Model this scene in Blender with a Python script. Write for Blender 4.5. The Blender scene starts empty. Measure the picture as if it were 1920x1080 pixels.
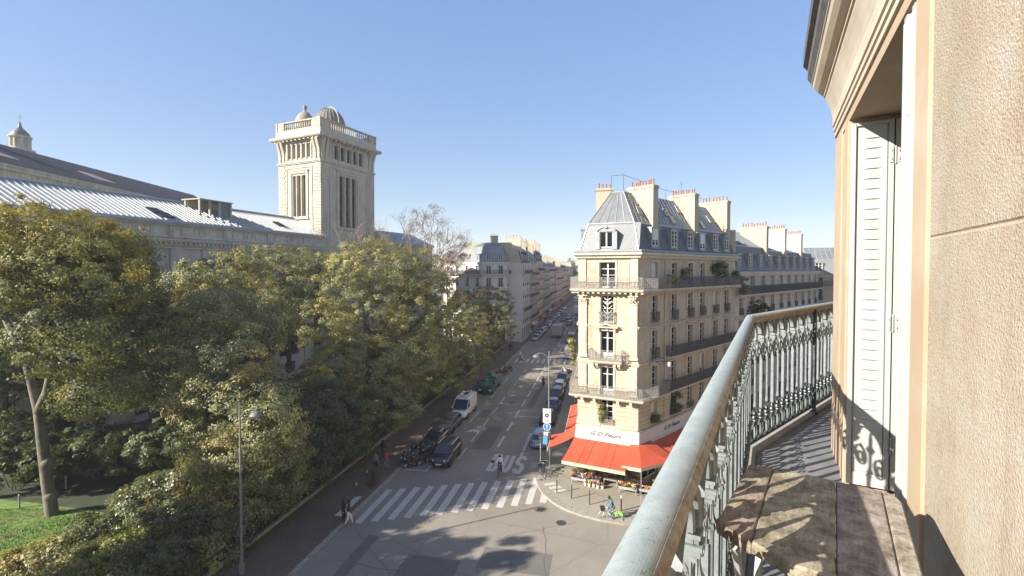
import bpy, bmesh, math, random
import numpy as np
from mathutils import Vector, Matrix
R = math.radians
sc = bpy.context.scene
COL = sc.collection

# ------------------------------------------------------------------ camera, sky, sun, exposure
EYE = 18.0
FPX = 880.0
cam = bpy.data.cameras.new('camera'); camo = bpy.data.objects.new('camera', cam); COL.objects.link(camo)
cam.sensor_width = 36; cam.lens = FPX/1920*36
camo.location = (0, 0, EYE); camo.rotation_euler = (R(90-1.3), 0, 0)
cam.shift_y = -15/1920
cam.clip_start = .05; cam.clip_end = 6000
sc.camera = camo

SUN_EL = 27.0
TO_SUN = Vector((-.912, -.410, 0)).normalized()      # horizontal direction towards the sun
wd = bpy.data.worlds.new('World'); sc.world = wd; wd.use_nodes = True
nt = wd.node_tree; nt.nodes.clear()
wo = nt.nodes.new('ShaderNodeOutputWorld'); bg = nt.nodes.new('ShaderNodeBackground'); sk = nt.nodes.new('ShaderNodeTexSky')
sk.sky_type = 'NISHITA'; sk.sun_disc = False; sk.sun_elevation = R(SUN_EL)
sk.sun_rotation = math.atan2(TO_SUN.x, TO_SUN.y)
sk.altitude = 50; sk.air_density = 1.0; sk.dust_density = .5; sk.ozone_density = 3.0
hs = nt.nodes.new('ShaderNodeHueSaturation'); hs.inputs['Saturation'].default_value = 2.0; hs.inputs['Value'].default_value = 1.08; hs.inputs['Hue'].default_value = .518
gm = nt.nodes.new('ShaderNodeGamma'); gm.inputs[1].default_value = .36
nt.links.new(sk.outputs[0], gm.inputs[0]); nt.links.new(gm.outputs[0], hs.inputs['Color']); nt.links.new(hs.outputs[0], bg.inputs[0])
bg.inputs[1].default_value = .15
nt.links.new(bg.outputs[0], wo.inputs[0])
sl = bpy.data.lights.new('sun', 'SUN'); slo = bpy.data.objects.new('sun', sl); COL.objects.link(slo)
sl.energy = 4.3; sl.angle = R(.5); sl.color = (1, .93, .82)
tos = Vector((TO_SUN.x*math.cos(R(SUN_EL)), TO_SUN.y*math.cos(R(SUN_EL)), math.sin(R(SUN_EL))))
slo.rotation_euler = tos.to_track_quat('Z', 'Y').to_euler(); slo.location = (-40, -20, 60)
sc.view_settings.view_transform = 'Standard'; sc.view_settings.look = 'None'
sc.view_settings.exposure = 1.65; sc.view_settings.gamma = 1.0; sc.view_settings.use_curve_mapping = False
sc.cycles.max_bounces = 8; sc.cycles.transparent_max_bounces = 12
sc.cycles.diffuse_bounces = 5; sc.cycles.glossy_bounces = 2

# ------------------------------------------------------------------ small helpers
def S(s, t, z=None):
    """street frame: s metres along the street, t metres to its right"""
    th = R(10.9); x = s*math.sin(th)+t*math.cos(th); y = s*math.cos(th)-t*math.sin(th)
    return (x, y) if z is None else (x, y, z)
def SD(ds, dt):
    return S(ds, dt)
STREET_RZ = -R(10.9)                                 # a thing whose +y runs along the street
def V2(a): return Vector((a[0], a[1]))
def K(o, kind=None, label=None, cat=None, group=None):
    if kind: o['kind'] = kind
    if label: o['label'] = label
    if cat: o['category'] = cat
    if group: o['group'] = group
    return o
def thing(name, label, cat, loc=(0, 0, 0), rz=0, group=None):
    o = bpy.data.objects.new(name, None); COL.objects.link(o)
    o.empty_display_size = .3
    o.location = loc; o.rotation_euler = (0, 0, rz)
    return K(o, None, label, cat, group)
def link(name, mesh, parent=None, loc=(0, 0, 0), rz=0, label=None):
    o = bpy.data.objects.new(name, mesh); COL.objects.link(o)
    if parent: o.parent = parent
    o.location = loc; o.rotation_euler = (0, 0, rz)
    if label: o['label'] = label
    return o
def copy_thing(o, parent=None, loc=None, rz=None, label=None):
    c = o.copy(); COL.objects.link(c); c.parent = parent
    if loc is not None: c.location = loc
    if rz is not None: c.rotation_euler = (0, 0, rz)
    if label: c['label'] = label
    for ch in list(o.children): copy_thing(ch, c)
    return c

class MB:
    def __init__(s): s.v = []; s.f = []; s.m = []
    def add(s, vs, fs, mi=0):
        b = len(s.v); s.v += [tuple(v) for v in vs]
        for f in fs: s.f.append(tuple(b+i for i in f)); s.m.append(mi)
    def quad(s, a, b, c, d, mi=0): s.add([a, b, c, d], [(0, 1, 2, 3)], mi)
    def poly(s, pts, mi=0): s.add(pts, [tuple(range(len(pts)))], mi)
    def box(s, x0, x1, y0, y1, z0, z1, mi=0):
        s.add([(x0,y0,z0),(x1,y0,z0),(x1,y1,z0),(x0,y1,z0),(x0,y0,z1),(x1,y0,z1),(x1,y1,z1),(x0,y1,z1)],
              [(3,2,1,0),(4,5,6,7),(0,1,5,4),(1,2,6,5),(2,3,7,6),(3,0,4,7)], mi)
    def fbox(s, F, u0, u1, n0, n1, z0, z1, mi=0):
        """box in a facade frame F = (origin, u, n)"""
        o, u, n = F
        def p(a, b, z): return (o[0]+u[0]*a+n[0]*b, o[1]+u[1]*a+n[1]*b, z)
        s.add([p(u0,n0,z0),p(u1,n0,z0),p(u1,n1,z0),p(u0,n1,z0),p(u0,n0,z1),p(u1,n0,z1),p(u1,n1,z1),p(u0,n1,z1)],
              [(0,1,2,3),(7,6,5,4),(4,5,1,0),(5,6,2,1),(6,7,3,2),(7,4,0,3)], mi)
    def fquad(s, F, u0, u1, n, z0, z1, mi=0):
        o, u, nn = F
        def p(a, z): return (o[0]+u[0]*a+nn[0]*n, o[1]+u[1]*a+nn[1]*n, z)
        s.quad(p(u1,z0), p(u0,z0), p(u0,z1), p(u1,z1), mi)
    def prism(s, pts, z0, z1, mi=0, bottom=True):
        n = len(pts)
        s.add([(p[0],p[1],z0) for p in pts]+[(p[0],p[1],z1) for p in pts],
              [tuple(range(n, 2*n))]+([tuple(range(n-1,-1,-1))] if bottom else [])+[(i,(i+1)%n,n+(i+1)%n,n+i) for i in range(n)], mi)
    def tube(s, pts, r, n=6, mi=0, cap=True):
        pts = [Vector(p) for p in pts]; k = len(pts)
        rs = r if isinstance(r, (list, tuple)) else [r]*k
        rings = []; prev = None
        for i, p in enumerate(pts):
            if i == 0: d = pts[1]-p
            elif i == k-1: d = p-pts[i-1]
            else: d = (pts[i+1]-p).normalized()+(p-pts[i-1]).normalized()
            if d.length < 1e-9: d = Vector((0,0,1))
            d.normalize()
            a = Vector((0,0,1)) if abs(d.z) < .9 else Vector((1,0,0))
            if prev is not None and abs(prev.dot(d)) < .95: x = (prev-d*prev.dot(d)).normalized()
            else: x = d.cross(a).normalized()
            prev = x; y = d.cross(x)
            rings.append([p+(x*math.cos(2*math.pi*j/n)+y*math.sin(2*math.pi*j/n))*rs[i] for j in range(n)])
        vs = [v for rg in rings for v in rg]; fs = []
        for i in range(k-1):
            for j in range(n): fs.append((i*n+j, i*n+(j+1)%n, (i+1)*n+(j+1)%n, (i+1)*n+j))
        if cap: fs.append(tuple(range(n-1,-1,-1))); fs.append(tuple((k-1)*n+j for j in range(n)))
        s.add(vs, fs, mi)
    def lathe(s, prof, n=12, c=(0,0,0), mi=0, cap=True):
        vs = []
        for r, z in prof:
            for j in range(n):
                a = 2*math.pi*j/n; vs.append((c[0]+r*math.cos(a), c[1]+r*math.sin(a), c[2]+z))
        fs = []
        for i in range(len(prof)-1):
            for j in range(n): fs.append((i*n+j, i*n+(j+1)%n, (i+1)*n+(j+1)%n, (i+1)*n+j))
        if cap:
            fs.append(tuple(range(n-1,-1,-1))); fs.append(tuple((len(prof)-1)*n+j for j in range(n)))
        s.add(vs, fs, mi)
    def loft(s, rings, mi=0, cap=True):
        n = len(rings[0]); vs = [v for r in rings for v in r]; fs = []
        for i in range(len(rings)-1):
            for j in range(n): fs.append((i*n+j, i*n+(j+1)%n, (i+1)*n+(j+1)%n, (i+1)*n+j))
        if cap: fs.append(tuple(range(n-1,-1,-1))); fs.append(tuple((len(rings)-1)*n+j for j in range(n)))
        s.add(vs, fs, mi)
    def mesh(s, name, mats, origin=(0,0,0), smooth=False, sharp=None):
        me = bpy.data.meshes.new(name)
        ox, oy, oz = origin
        me.from_pydata([(v[0]-ox, v[1]-oy, v[2]-oz) for v in s.v], [], s.f)
        if not isinstance(mats, (list, tuple)): mats = [mats]
        for m in mats: me.materials.append(m)
        if len(mats) > 1: me.polygons.foreach_set('material_index', s.m)
        if smooth:
            me.polygons.foreach_set('use_smooth', [True]*len(s.f))
            if sharp is not None:
                try: me.set_sharp_from_angle(angle=R(sharp))
                except Exception: pass
        me.update()
        return me
    def build(s, name, mats, parent=None, origin=None, smooth=False, sharp=None, label=None, kind=None):
        if origin is None: origin = tuple(parent.location) if parent else (0,0,0)
        o = link(name, s.mesh(name, mats, origin, smooth, sharp), parent, label=label)
        if kind: o['kind'] = kind
        return o

# ------------------------------------------------------------------ materials
MATS = {}
def new_mat(name):
    m = bpy.data.materials.new(name); m.use_nodes = True; MATS[name] = m
    t = m.node_tree; b = t.nodes['Principled BSDF']
    return m, t, b
def N(t, kind, **kw):
    n = t.nodes.new(kind)
    for k, v in kw.items():
        if k in n.inputs: n.inputs[k].default_value = v
        else: setattr(n, k, v)
    return n
def coords(t, world=True, scale=(1,1,1)):
    """object coordinates (world=False) or world position"""
    if world: c = N(t, 'ShaderNodeNewGeometry').outputs['Position']
    else: c = N(t, 'ShaderNodeTexCoord').outputs['Object']
    mp = N(t, 'ShaderNodeMapping'); mp.inputs['Scale'].default_value = scale
    t.links.new(c, mp.inputs[0]); return mp.outputs[0]
def ramp(t, fac, stops):
    r = N(t, 'ShaderNodeValToRGB'); t.links.new(fac, r.inputs[0])
    e = r.color_ramp.elements
    while len(e) < len(stops): e.new(.5)
    for i, (p, c) in enumerate(stops):
        e[i].position = p; e[i].color = (c[0], c[1], c[2], 1)
    return r.outputs[0]
def mixc(t, a, b, fac, mode='MIX'):
    m = N(t, 'ShaderNodeMix', data_type='RGBA', blend_type=mode)
    for sock, v in ((m.inputs[6], a), (m.inputs[7], b)):
        if isinstance(v, tuple): sock.default_value = (v[0], v[1], v[2], 1)
        else: t.links.new(v, sock)
    if isinstance(fac, (int, float)): m.inputs[0].default_value = fac
    else: t.links.new(fac, m.inputs[0])
    return m.outputs[2]
def noise(t, vec, scale, detail=4, rough=.55):
    n = N(t, 'ShaderNodeTexNoise'); n.inputs['Scale'].default_value = scale
    n.inputs['Detail'].default_value = detail; n.inputs['Roughness'].default_value = rough
    t.links.new(vec, n.inputs['Vector']); return n.outputs['Fac']
def bump(t, b, h, strength=.3, dist=.02):
    n = N(t, 'ShaderNodeBump'); n.inputs['Strength'].default_value = strength; n.inputs['Distance'].default_value = dist
    t.links.new(h, n.inputs['Height']); t.links.new(n.outputs[0], b.inputs['Normal'])
def mat(name, c1, c2=None, scale=3.0, rough=.8, metal=0, stretch=(1,1,1), world=True, bmp=0, bscale=None, bdist=.01, detail=5,
        c3=None, scale3=.4, spec=None, coat=0):
    """two or three tones broken up by noise, with optional fine relief"""
    m, t, b = new_mat(name)
    b.inputs['Roughness'].default_value = rough; b.inputs['Metallic'].default_value = metal
    if spec is not None: b.inputs['Specular IOR Level'].default_value = spec
    if coat: b.inputs['Coat Weight'].default_value = coat
    if c2 is None:
        b.inputs['Base Color'].default_value = (*c1, 1)
    else:
        vec = coords(t, world, stretch)
        col = ramp(t, noise(t, vec, scale, detail), [(.32, c1), (.68, c2)])
        if 'limestone' in name or 'stone' in name and 'tower' in name or 'university' in name:   # rain streaks and soot
            st = ramp(t, noise(t, coords(t, True, (1,1,.12)), 2.6, 6, .7), [(.50, (1,1,1)), (.72, (.70,.66,.60))]); col = mixc(t, col, st, .85, 'MULTIPLY')
            gr = ramp(t, noise(t, coords(t, True, (1,1,.8)), 7, 5, .7), [(.35, (.88,.87,.85)), (.6, (1.04,1.04,1.04))]); col = mixc(t, col, gr, 1, 'MULTIPLY')
        if c3: col = mixc(t, col, c3, ramp(t, noise(t, coords(t, world), scale3, 3), [(.52, (0,0,0)), (.72, (.8,.8,.8))]))
        t.links.new(col, b.inputs['Base Color'])
    if bmp:
        bump(t, b, noise(t, coords(t, world), bscale or scale*4, 5, .65), bmp, bdist)
    return m

# stone and walls
M_cream = mat('limestone_facade', (.399,.338,.239), (.477,.424,.326), 1.6, .85, bmp=.25, bscale=14, c3=(.323,.272,.203), scale3=.35, stretch=(1,1,.5))
M_trim = mat('limestone_trim', (.442,.384,.287), (.494,.453,.361), 3, .8, bmp=.2, bscale=20, c3=(.321,.282,.221), scale3=.8)
M_cream2 = mat('limestone_facade_older', (.428,.378,.316), (.513,.467,.405), 1.3, .85, bmp=.25, bscale=14, c3=(.341,.299,.256), scale3=.3)
M_cream3 = mat('render_facade_pink', (.474,.365,.291), (.546,.437,.346), 1.3, .85, bmp=.2, bscale=12, c3=(.382,.301,.246), scale3=.25)
M_white_wall = mat('render_facade_white', (.519,.497,.447), (.577,.556,.505), .8, .85, c3=(.432,.411,.361), scale3=.2)
M_univ = mat('university_stone', (.416,.386,.327), (.554,.515,.436), 1.1, .88, bmp=.3, bscale=10, c3=(.267,.248,.218), scale3=.5, stretch=(1,1,.35))
M_tower = mat('tower_stone', (.402,.357,.279), (.493,.450,.365), .9, .85, bmp=.3, bscale=9, c3=(.312,.278,.237), scale3=.4, stretch=(1,1,.4))
M_tower_d = mat('tower_stone_weathered', (.281,.248,.198), (.495,.446,.347), 1.2, .88, bmp=.3, bscale=9, stretch=(1,1,.3))
M_plaster = mat('smooth_render', (.349,.311,.223), (.378,.339,.247), .7, .8)
M_terra = mat('terracotta', (.304,.098,.046), (.357,.156,.081), 6, .8)
M_zinc = mat('zinc_roof', (.177,.185,.189), (.240,.245,.243), 1.4, .42, .35, bmp=.1, bscale=5, c3=(.146,.155,.165), scale3=.5)
M_zinc_l = mat('zinc_seam', (.332,.352,.348), (.399,.412,.400), 3, .4, .3)  # ribs kept paler than the roof: sunlight on them put into the colour
M_dome = mat('observatory_dome_lead', (.13,.12,.10), (.19,.18,.15), 3, .8, bmp=.2, bscale=8)
M_domerib = mat('observatory_dome_rib', (.24,.23,.20), (.30,.29,.25), 3, .7)
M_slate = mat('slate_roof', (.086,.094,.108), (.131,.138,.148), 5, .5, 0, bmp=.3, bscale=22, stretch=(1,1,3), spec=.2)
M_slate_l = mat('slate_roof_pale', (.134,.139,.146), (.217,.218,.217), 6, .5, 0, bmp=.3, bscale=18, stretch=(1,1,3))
M_slate_d = mat('slate_roof_dark', (.019,.024,.039), (.033,.041,.061), 3, .95, 0, spec=.08, bmp=.2, bscale=12)
M_rust = mat('skylight_red_frame', (.28,.10,.08), (.36,.2,.17), 6, .6)
M_copper = mat('lead_dome', (.088,.092,.084), (.139,.139,.122), 2.2, .5, .2, bmp=.2, bscale=8, c3=(.176,.168,.143), scale3=.6)
M_stone_dome = mat('stone_dome', (.203,.183,.142), (.284,.257,.203), 3, .85, bmp=.3, bscale=9)
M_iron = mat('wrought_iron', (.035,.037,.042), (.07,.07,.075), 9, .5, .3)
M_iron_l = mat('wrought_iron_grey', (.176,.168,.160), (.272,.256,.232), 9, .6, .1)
M_lead = mat('zinc_flashing', (.220,.240,.251), (.294,.312,.314), 2, .5, .3)
M_frame = mat('window_frame_white', (.518,.518,.491), (.559,.559,.532), 5, .5)
M_curtain = mat('net_curtain', (.450,.450,.435), (.570,.570,.555), 9, .9, stretch=(6,6,.4))
M_inside = mat('dark_room', (.035,.034,.032), (.07,.066,.06), .8, .95)
def glass_mat(name, tint=(.02,.025,.03), body=.35):
    m, t, b = new_mat(name)
    b.inputs['Base Color'].default_value = (*tint, 1); b.inputs['Roughness'].default_value = .04
    tr = N(t, 'ShaderNodeBsdfTransparent'); tr.inputs[0].default_value = (.75,.8,.8,1)
    mx = N(t, 'ShaderNodeMixShader'); out = t.nodes['Material Output']
    fr = N(t, 'ShaderNodeFresnel'); fr.inputs[0].default_value = 1.5
    ad = N(t, 'ShaderNodeMath', operation='ADD', use_clamp=True); ad.inputs[1].default_value = body
    t.links.new(fr.outputs[0], ad.inputs[0]); t.links.new(ad.outputs[0], mx.inputs[0])
    t.links.new(tr.outputs[0], mx.inputs[1]); t.links.new(b.outputs[0], mx.inputs[2]); t.links.new(mx.outputs[0], out.inputs[0])
    return m
M_glass = glass_mat('window_glass', body=.22)
M_carglass = mat('car_glass', (.018,.022,.028), None, rough=.05, spec=.8)
M_vanglass = mat('van_glass', (.02,.035,.09), None, rough=.05, spec=.8)
# ground
def asphalt(name, c1, c2, c3, patch=(.5,.7)):
    m, t, b = new_mat(name); b.inputs['Roughness'].default_value = .88; b.inputs['Specular IOR Level'].default_value = .3
    v = coords(t)
    big = ramp(t, noise(t, v, .16, 5, .6), [(.35, c1), (.65, c2)])
    fine = noise(t, v, 38, 3, .7)
    col = mixc(t, big, ramp(t, fine, [(.3, (.55,.55,.55)), (.7, (1.25,1.25,1.25))]), .7, 'MULTIPLY')
    vs = coords(t, True, (.25,.25,.25)); wv = N(t, 'ShaderNodeTexVoronoi', feature='DISTANCE_TO_EDGE'); wv.inputs['Scale'].default_value = .55
    t.links.new(mixc(t, vs, noise_col(t, v, .8), .12), wv.inputs['Vector'])
    col = mixc(t, c3, col, ramp(t, wv.outputs['Distance'], [(.0, (.35,.35,.35)), (.006, (1,1,1))]))
    st = ramp(t, noise(t, coords(t, True, (1,1,1)), 1.1, 4, .7), [(.58, (0,0,0)), (.75, (.45,.45,.45))])
    col = mixc(t, col, c3, st)
    t.links.new(col, b.inputs['Base Color']); bump(t, b, fine, .25, .006)
    return m
def noise_col(t, vec, scale):
    n = N(t, 'ShaderNodeTexNoise'); n.inputs['Scale'].default_value = scale; t.links.new(vec, n.inputs['Vector']); return n.outputs['Color']
M_road = asphalt('asphalt_road', (.211,.190,.155), (.272,.244,.201), (.149,.137,.116))
M_walk = asphalt('sidewalk_red_asphalt', (.118,.078,.060), (.167,.116,.092), (.076,.059,.048))
M_walk2 = asphalt('sidewalk_grey_asphalt', (.244,.220,.174), (.309,.277,.220), (.167,.148,.122))
M_kerb = mat('granite_kerb', (.220,.200,.170), (.320,.295,.255), 5, .8, bmp=.3, bscale=30)
M_city = mat('city_ground', (.10,.095,.085), (.15,.14,.12), .1, .9)
def paint_road():
    m, t, b = new_mat('road_paint'); b.inputs['Roughness'].default_value = .65
    v = coords(t); n = noise(t, v, 6, 6, .75)
    col = ramp(t, n, [(.30, (.19,.18,.16)), (.46, (.44,.42,.375)), (.75, (.54,.52,.465))])
    t.links.new(col, b.inputs['Base Color']); return m
M_paint = paint_road()
M_grass = mat('lawn', (.083,.154,.024), (.165,.259,.050), 2.0, .9, bmp=.5, bscale=30, c3=(.110,.083,.033), scale3=.5)
M_soil = mat('garden_soil', (.022,.032,.013), (.044,.058,.022), 1.2, .95, bmp=.4, bscale=12, c3=(.054,.046,.019), scale3=.7)
M_bark = mat('plane_bark', (.081,.071,.056), (.186,.167,.133), 2.6, .9, bmp=.8, bscale=7, stretch=(1,1,.5), bdist=.06, c3=(.16,.15,.12), scale3=1.6)
M_bark_d = mat('dark_bark', (.06,.05,.04), (.12,.10,.08), 3, .9, bmp=.5, bscale=9, stretch=(1,1,.3))
M_twig = mat('bare_twigs', (.172,.122,.094), (.260,.195,.157), 2, .9)
def leaf_mat(name, cols, patch=None, ps=.28, gloss=.42, translucent=.28, off=0.0, top=None):
    m, t, b = new_mat(name)
    g = N(t, 'ShaderNodeNewGeometry')
    col = ramp(t, g.outputs['Random Per Island'], [(i/(len(cols)-1), c) for i, c in enumerate(cols)])
    v = coords(t)
    if patch:
        fac = ramp(t, noise(t, v, ps, 3, .6), [(.50+off, (0,0,0)), (.60+off, (1,1,1))])
        if top:                                       # crown turned colour from the top down
            sz = N(t, 'ShaderNodeSeparateXYZ'); t.links.new(g.outputs['Position'], sz.inputs[0])
            mr = N(t, 'ShaderNodeMapRange'); mr.inputs[1].default_value = top[0]; mr.inputs[2].default_value = top[1]; t.links.new(sz.outputs[2], mr.inputs[0])
            ad = N(t, 'ShaderNodeMath', operation='MULTIPLY_ADD', use_clamp=True); t.links.new(mr.outputs[0], ad.inputs[0]); ad.inputs[1].default_value = .75; t.links.new(fac, ad.inputs[2])
            fac = ad.outputs[0]
        rnd = ramp(t, g.outputs['Random Per Island'], [(0, patch[0]), (1, patch[1])])
        # height also colours the top of an autumn crown
        col = mixc(t, col, rnd, fac)
    big = ramp(t, noise(t, v, .7, 3), [(.3, (.75,.75,.75)), (.7, (1.2,1.2,1.2))])
    col = mixc(t, col, big, 1.0, 'MULTIPLY')
    t.links.new(col, b.inputs['Base Color'])
    b.inputs['Roughness'].default_value = gloss; b.inputs['Specular IOR Level'].default_value = .32
    tr = N(t, 'ShaderNodeBsdfTranslucent'); t.links.new(mixc(t, col, (1.6,1.5,.5), .6, 'MULTIPLY'), tr.inputs[0])
    mx = N(t, 'ShaderNodeMixShader'); mx.inputs[0].default_value = translucent
    t.links.new(b.outputs[0], mx.inputs[1]); t.links.new(tr.outputs[0], mx.inputs[2]); t.links.new(mx.outputs[0], t.nodes['Material Output'].inputs[0])
    return m
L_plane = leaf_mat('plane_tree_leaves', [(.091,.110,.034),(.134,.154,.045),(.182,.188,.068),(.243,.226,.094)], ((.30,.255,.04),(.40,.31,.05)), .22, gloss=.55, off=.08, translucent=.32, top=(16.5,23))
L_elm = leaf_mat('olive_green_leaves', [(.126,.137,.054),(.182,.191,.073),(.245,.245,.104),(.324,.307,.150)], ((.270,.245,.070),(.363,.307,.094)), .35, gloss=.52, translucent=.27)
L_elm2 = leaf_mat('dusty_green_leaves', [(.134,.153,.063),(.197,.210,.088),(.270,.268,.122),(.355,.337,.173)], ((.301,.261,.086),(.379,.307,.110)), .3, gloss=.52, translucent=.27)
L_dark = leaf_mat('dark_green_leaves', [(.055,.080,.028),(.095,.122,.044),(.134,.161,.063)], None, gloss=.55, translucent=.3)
L_brown = leaf_mat('autumn_brown_leaves', [(.12,.085,.03),(.17,.12,.05),(.20,.13,.07),(.11,.11,.03)], ((.09,.11,.03),(.14,.14,.04)), .4)
L_lime = leaf_mat('yellow_green_leaves', [(.12,.15,.02),(.17,.20,.03),(.22,.22,.05)], ((.24,.17,.03),(.30,.22,.05)), .3)
L_shrub = leaf_mat('pale_shrub_leaves', [(.072,.096,.036),(.132,.156,.066),(.216,.228,.120),(.288,.288,.180)], ((.192,.156,.048),(.240,.180,.060)), .5, gloss=.32, off=.06)
L_litter = leaf_mat('fallen_leaves', [(.16,.09,.03),(.22,.13,.05),(.28,.19,.08)], None)
# vehicles, people, misc
def paint(name, c, rough=.28, metal=0): return mat(name, c, None, rough=rough, metal=metal, coat=.6)
P_black = paint('car_paint_black', (.010,.011,.013), .3)
P_char = paint('car_paint_charcoal', (.035,.037,.042))
P_navy = paint('car_paint_navy', (.02,.03,.06))
P_white = paint('car_paint_white', (.72,.72,.70))
P_silver = paint('car_paint_silver', (.42,.43,.44), .3, .3)
P_blue = paint('car_paint_pale_blue', (.17,.27,.40), .3)
P_red = paint('car_paint_red', (.35,.03,.02))
P_green = paint('truck_paint_green', (.02,.085,.07), .4)
P_beige = paint('truck_paint_beige', (.38,.37,.33), .5)
M_rubber = mat('tyre_rubber', (.02,.02,.02), None, rough=.85)
M_rim = mat('wheel_rim', (.35,.35,.36), None, rough=.35, metal=.6)
M_light = mat('headlight_lens', (.75,.77,.8), None, rough=.12, spec=.8)
M_tail = mat('tail_light_lens', (.45,.02,.015), None, rough=.2)
M_plate = mat('number_plate', (.75,.75,.72), None, rough=.4)
M_plastic = mat('black_plastic', (.025,.025,.027), None, rough=.55)
M_chrome = mat('bright_trim', (.75,.76,.78), None, rough=.2, metal=.9)
M_skin = mat('skin', (.50,.30,.21), None, rough=.6)
M_hair = mat('dark_hair', (.03,.02,.015), None, rough=.7)
def cloth(name, c): return mat(name, c, tuple(min(1, x*1.35+.01) for x in c), 14, .9, world=False)
C_black = cloth('black_cloth', (.015,.015,.018)); C_navy = cloth('navy_cloth', (.02,.03,.06)); C_white = cloth('white_cloth', (.65,.65,.62))
C_teal = cloth('teal_cloth', (.06,.13,.16)); C_jean = cloth('denim', (.09,.13,.20)); C_grey = cloth('grey_cloth', (.16,.16,.17)); C_red = cloth('red_cloth', (.4,.04,.05))
C_beige = cloth('beige_cloth', (.42,.35,.26)); M_shoe = mat('shoe_leather', (.03,.025,.02), None, rough=.6)
M_awn = mat('red_awning_cloth', (.39,.058,.021), (.43,.072,.030), 1.2, .8)
M_awn_d = mat('awning_lining', (.25,.03,.015), None, rough=.9)
M_val = mat('awning_valance', (.444,.396,.252), (.480,.438,.300), 6, .8)
M_sign = mat('shop_fascia_white', (.462,.462,.462), (.515,.515,.508), 2, .5)
M_letters = mat('dark_lettering', (.03,.035,.04), None, rough=.5)
M_signblue = mat('sign_blue', (.02,.16,.50), None, rough=.4)
M_signwhite = mat('sign_white', (.546,.546,.532), None, rough=.4)
M_grey_metal = mat('galvanised_metal', (.32,.33,.33), (.42,.43,.43), 7, .45, .4)
M_lamp = mat('street_lamp_paint', (.136,.136,.131), (.189,.189,.177), 5, .5, .2)
M_lens = mat('lamp_lens', (.7,.7,.66), None, rough=.3)
M_bike_g = paint('bicycle_green', (.25,.50,.10), .4)
M_bollard = mat('bollard_paint', (.035,.032,.030), (.06,.055,.05), 9, .5)

def make_haze():
    """thin even air over the whole place; its faces lie outside everything built"""
    mb = MB(); mb.box(-740, 740, -290, 1540, -1.1, 78)
    m = bpy.data.materials.new('thin_air'); m.use_nodes = True; t = m.node_tree; t.nodes.clear()
    o = t.nodes.new('ShaderNodeOutputMaterial'); v = t.nodes.new('ShaderNodeVolumePrincipled')
    v.inputs['Color'].default_value = (.93,.95,1,1); v.inputs['Density'].default_value = HAZE; v.inputs['Anisotropy'].default_value = .1
    t.links.new(v.outputs[0], o.inputs['Volume'])
    h = mb.build('haze', m); h['kind'] = 'stuff'; return h
HAZE = .0004
# ------------------------------------------------------------------ ground, road, pavements
g = MB(); g.quad((-700,-250,-.06),(700,-250,-.06),(700,1500,-.06),(-700,1500,-.06))
K(g.build('ground', M_city), 'structure')
make_haze()
TL, TR = -17.7, -5.1                      # kerb lines of the street
TF = -22.4                                # foot of the garden fence
g = MB(); g.quad((-70,-40,0),(140,-40,0),(140,430,0),(-70,430,0))
road = K(g.build('road', M_road), 'structure')

def flat_poly(mb, pts, z): mb.poly([(p[0],p[1],z) for p in pts])
# crossing stripes
def stripe_obj(name, pts, parent, z, m=None):
    mb = MB(); flat_poly(mb, pts, z); return mb.build(name, m or M_paint, parent)
for i in range(13):
    t = -17.25+i*1.045
    s0 = 30.2+(t+17.3)*.43; s1 = s0+5.2-.05*i
    stripe_obj('crossing_stripe', [S(s0,t),S(s0,t+.52),S(s1,t+.52),S(s1,t)], road, .004)
for i in range(11):
    t = -16.8+i*1.05
    s0 = 89.0+(t+17)*.02
    stripe_obj('crossing_stripe', [S(s0,t),S(s0,t+.55),S(s0+4.2,t+.55),S(s0+4.2,t)], road, .004)
# side-street crossing whose last stripes show beside the cyclist
for i in range(5):
    a = Vector((8.9,30.9))+Vector((.55,-.84))*i*1.0; d = Vector((.84,.55))
    b = a+d*2.6; w = Vector((.55,-.84))*.5
    stripe_obj('crossing_stripe', [a, a+w, b+w, b], road, .004)
# lane dashes
for k in range(64):
    s0 = 46.0+k*4.8
    if 88 < s0+1 < 94: continue
    stripe_obj('lane_dash', [S(s0,-10.45),S(s0,-10.2),S(s0+3.2,-10.2),S(s0+3.2,-10.45)], road, .004)
for k in range(64):
    s0 = 37.6+k*4.75
    if s0 < 38 : continue
    if 86 < s0+1 < 94 or s0 > 118 and s0 < 128: continue
    stripe_obj('lane_dash', [S(s0,-13.45),S(s0,-13.3),S(s0+2.9,-13.3),S(s0+2.9,-13.45)], road, .004)
for s0, s1 in ((53,57.5),(60.5,62),(63.5,70.5),(72,76)):
    stripe_obj('parking_line', [S(s0,-15.35),S(s0,-15.22),S(s1,-15.22),S(s1,-15.35)], road, .004)
stripe_obj('parking_line', [S(39.2,-17.5),S(39.2,-15.3),S(39.35,-15.3),S(39.35,-17.5)], road, .004)
stripe_obj('parking_line', [S(39.35,-15.45),S(39.35,-15.3),S(41.2,-15.3),S(41.2,-15.45)], road, .008)
for s0, s1 in ((43.8,45.2),(45.6,50.6)):
    stripe_obj('parking_line', [S(s0,-7.75),S(s0,-7.55 if s0<45 else -7.5),S(s1,-7.5),S(s1,-7.75)], road, .004)
stripe_obj('parking_line', [S(56.2,-10.0),S(56.2,-7.4),S(56.38,-7.4),S(56.38,-10.0)], road, .004)
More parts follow.
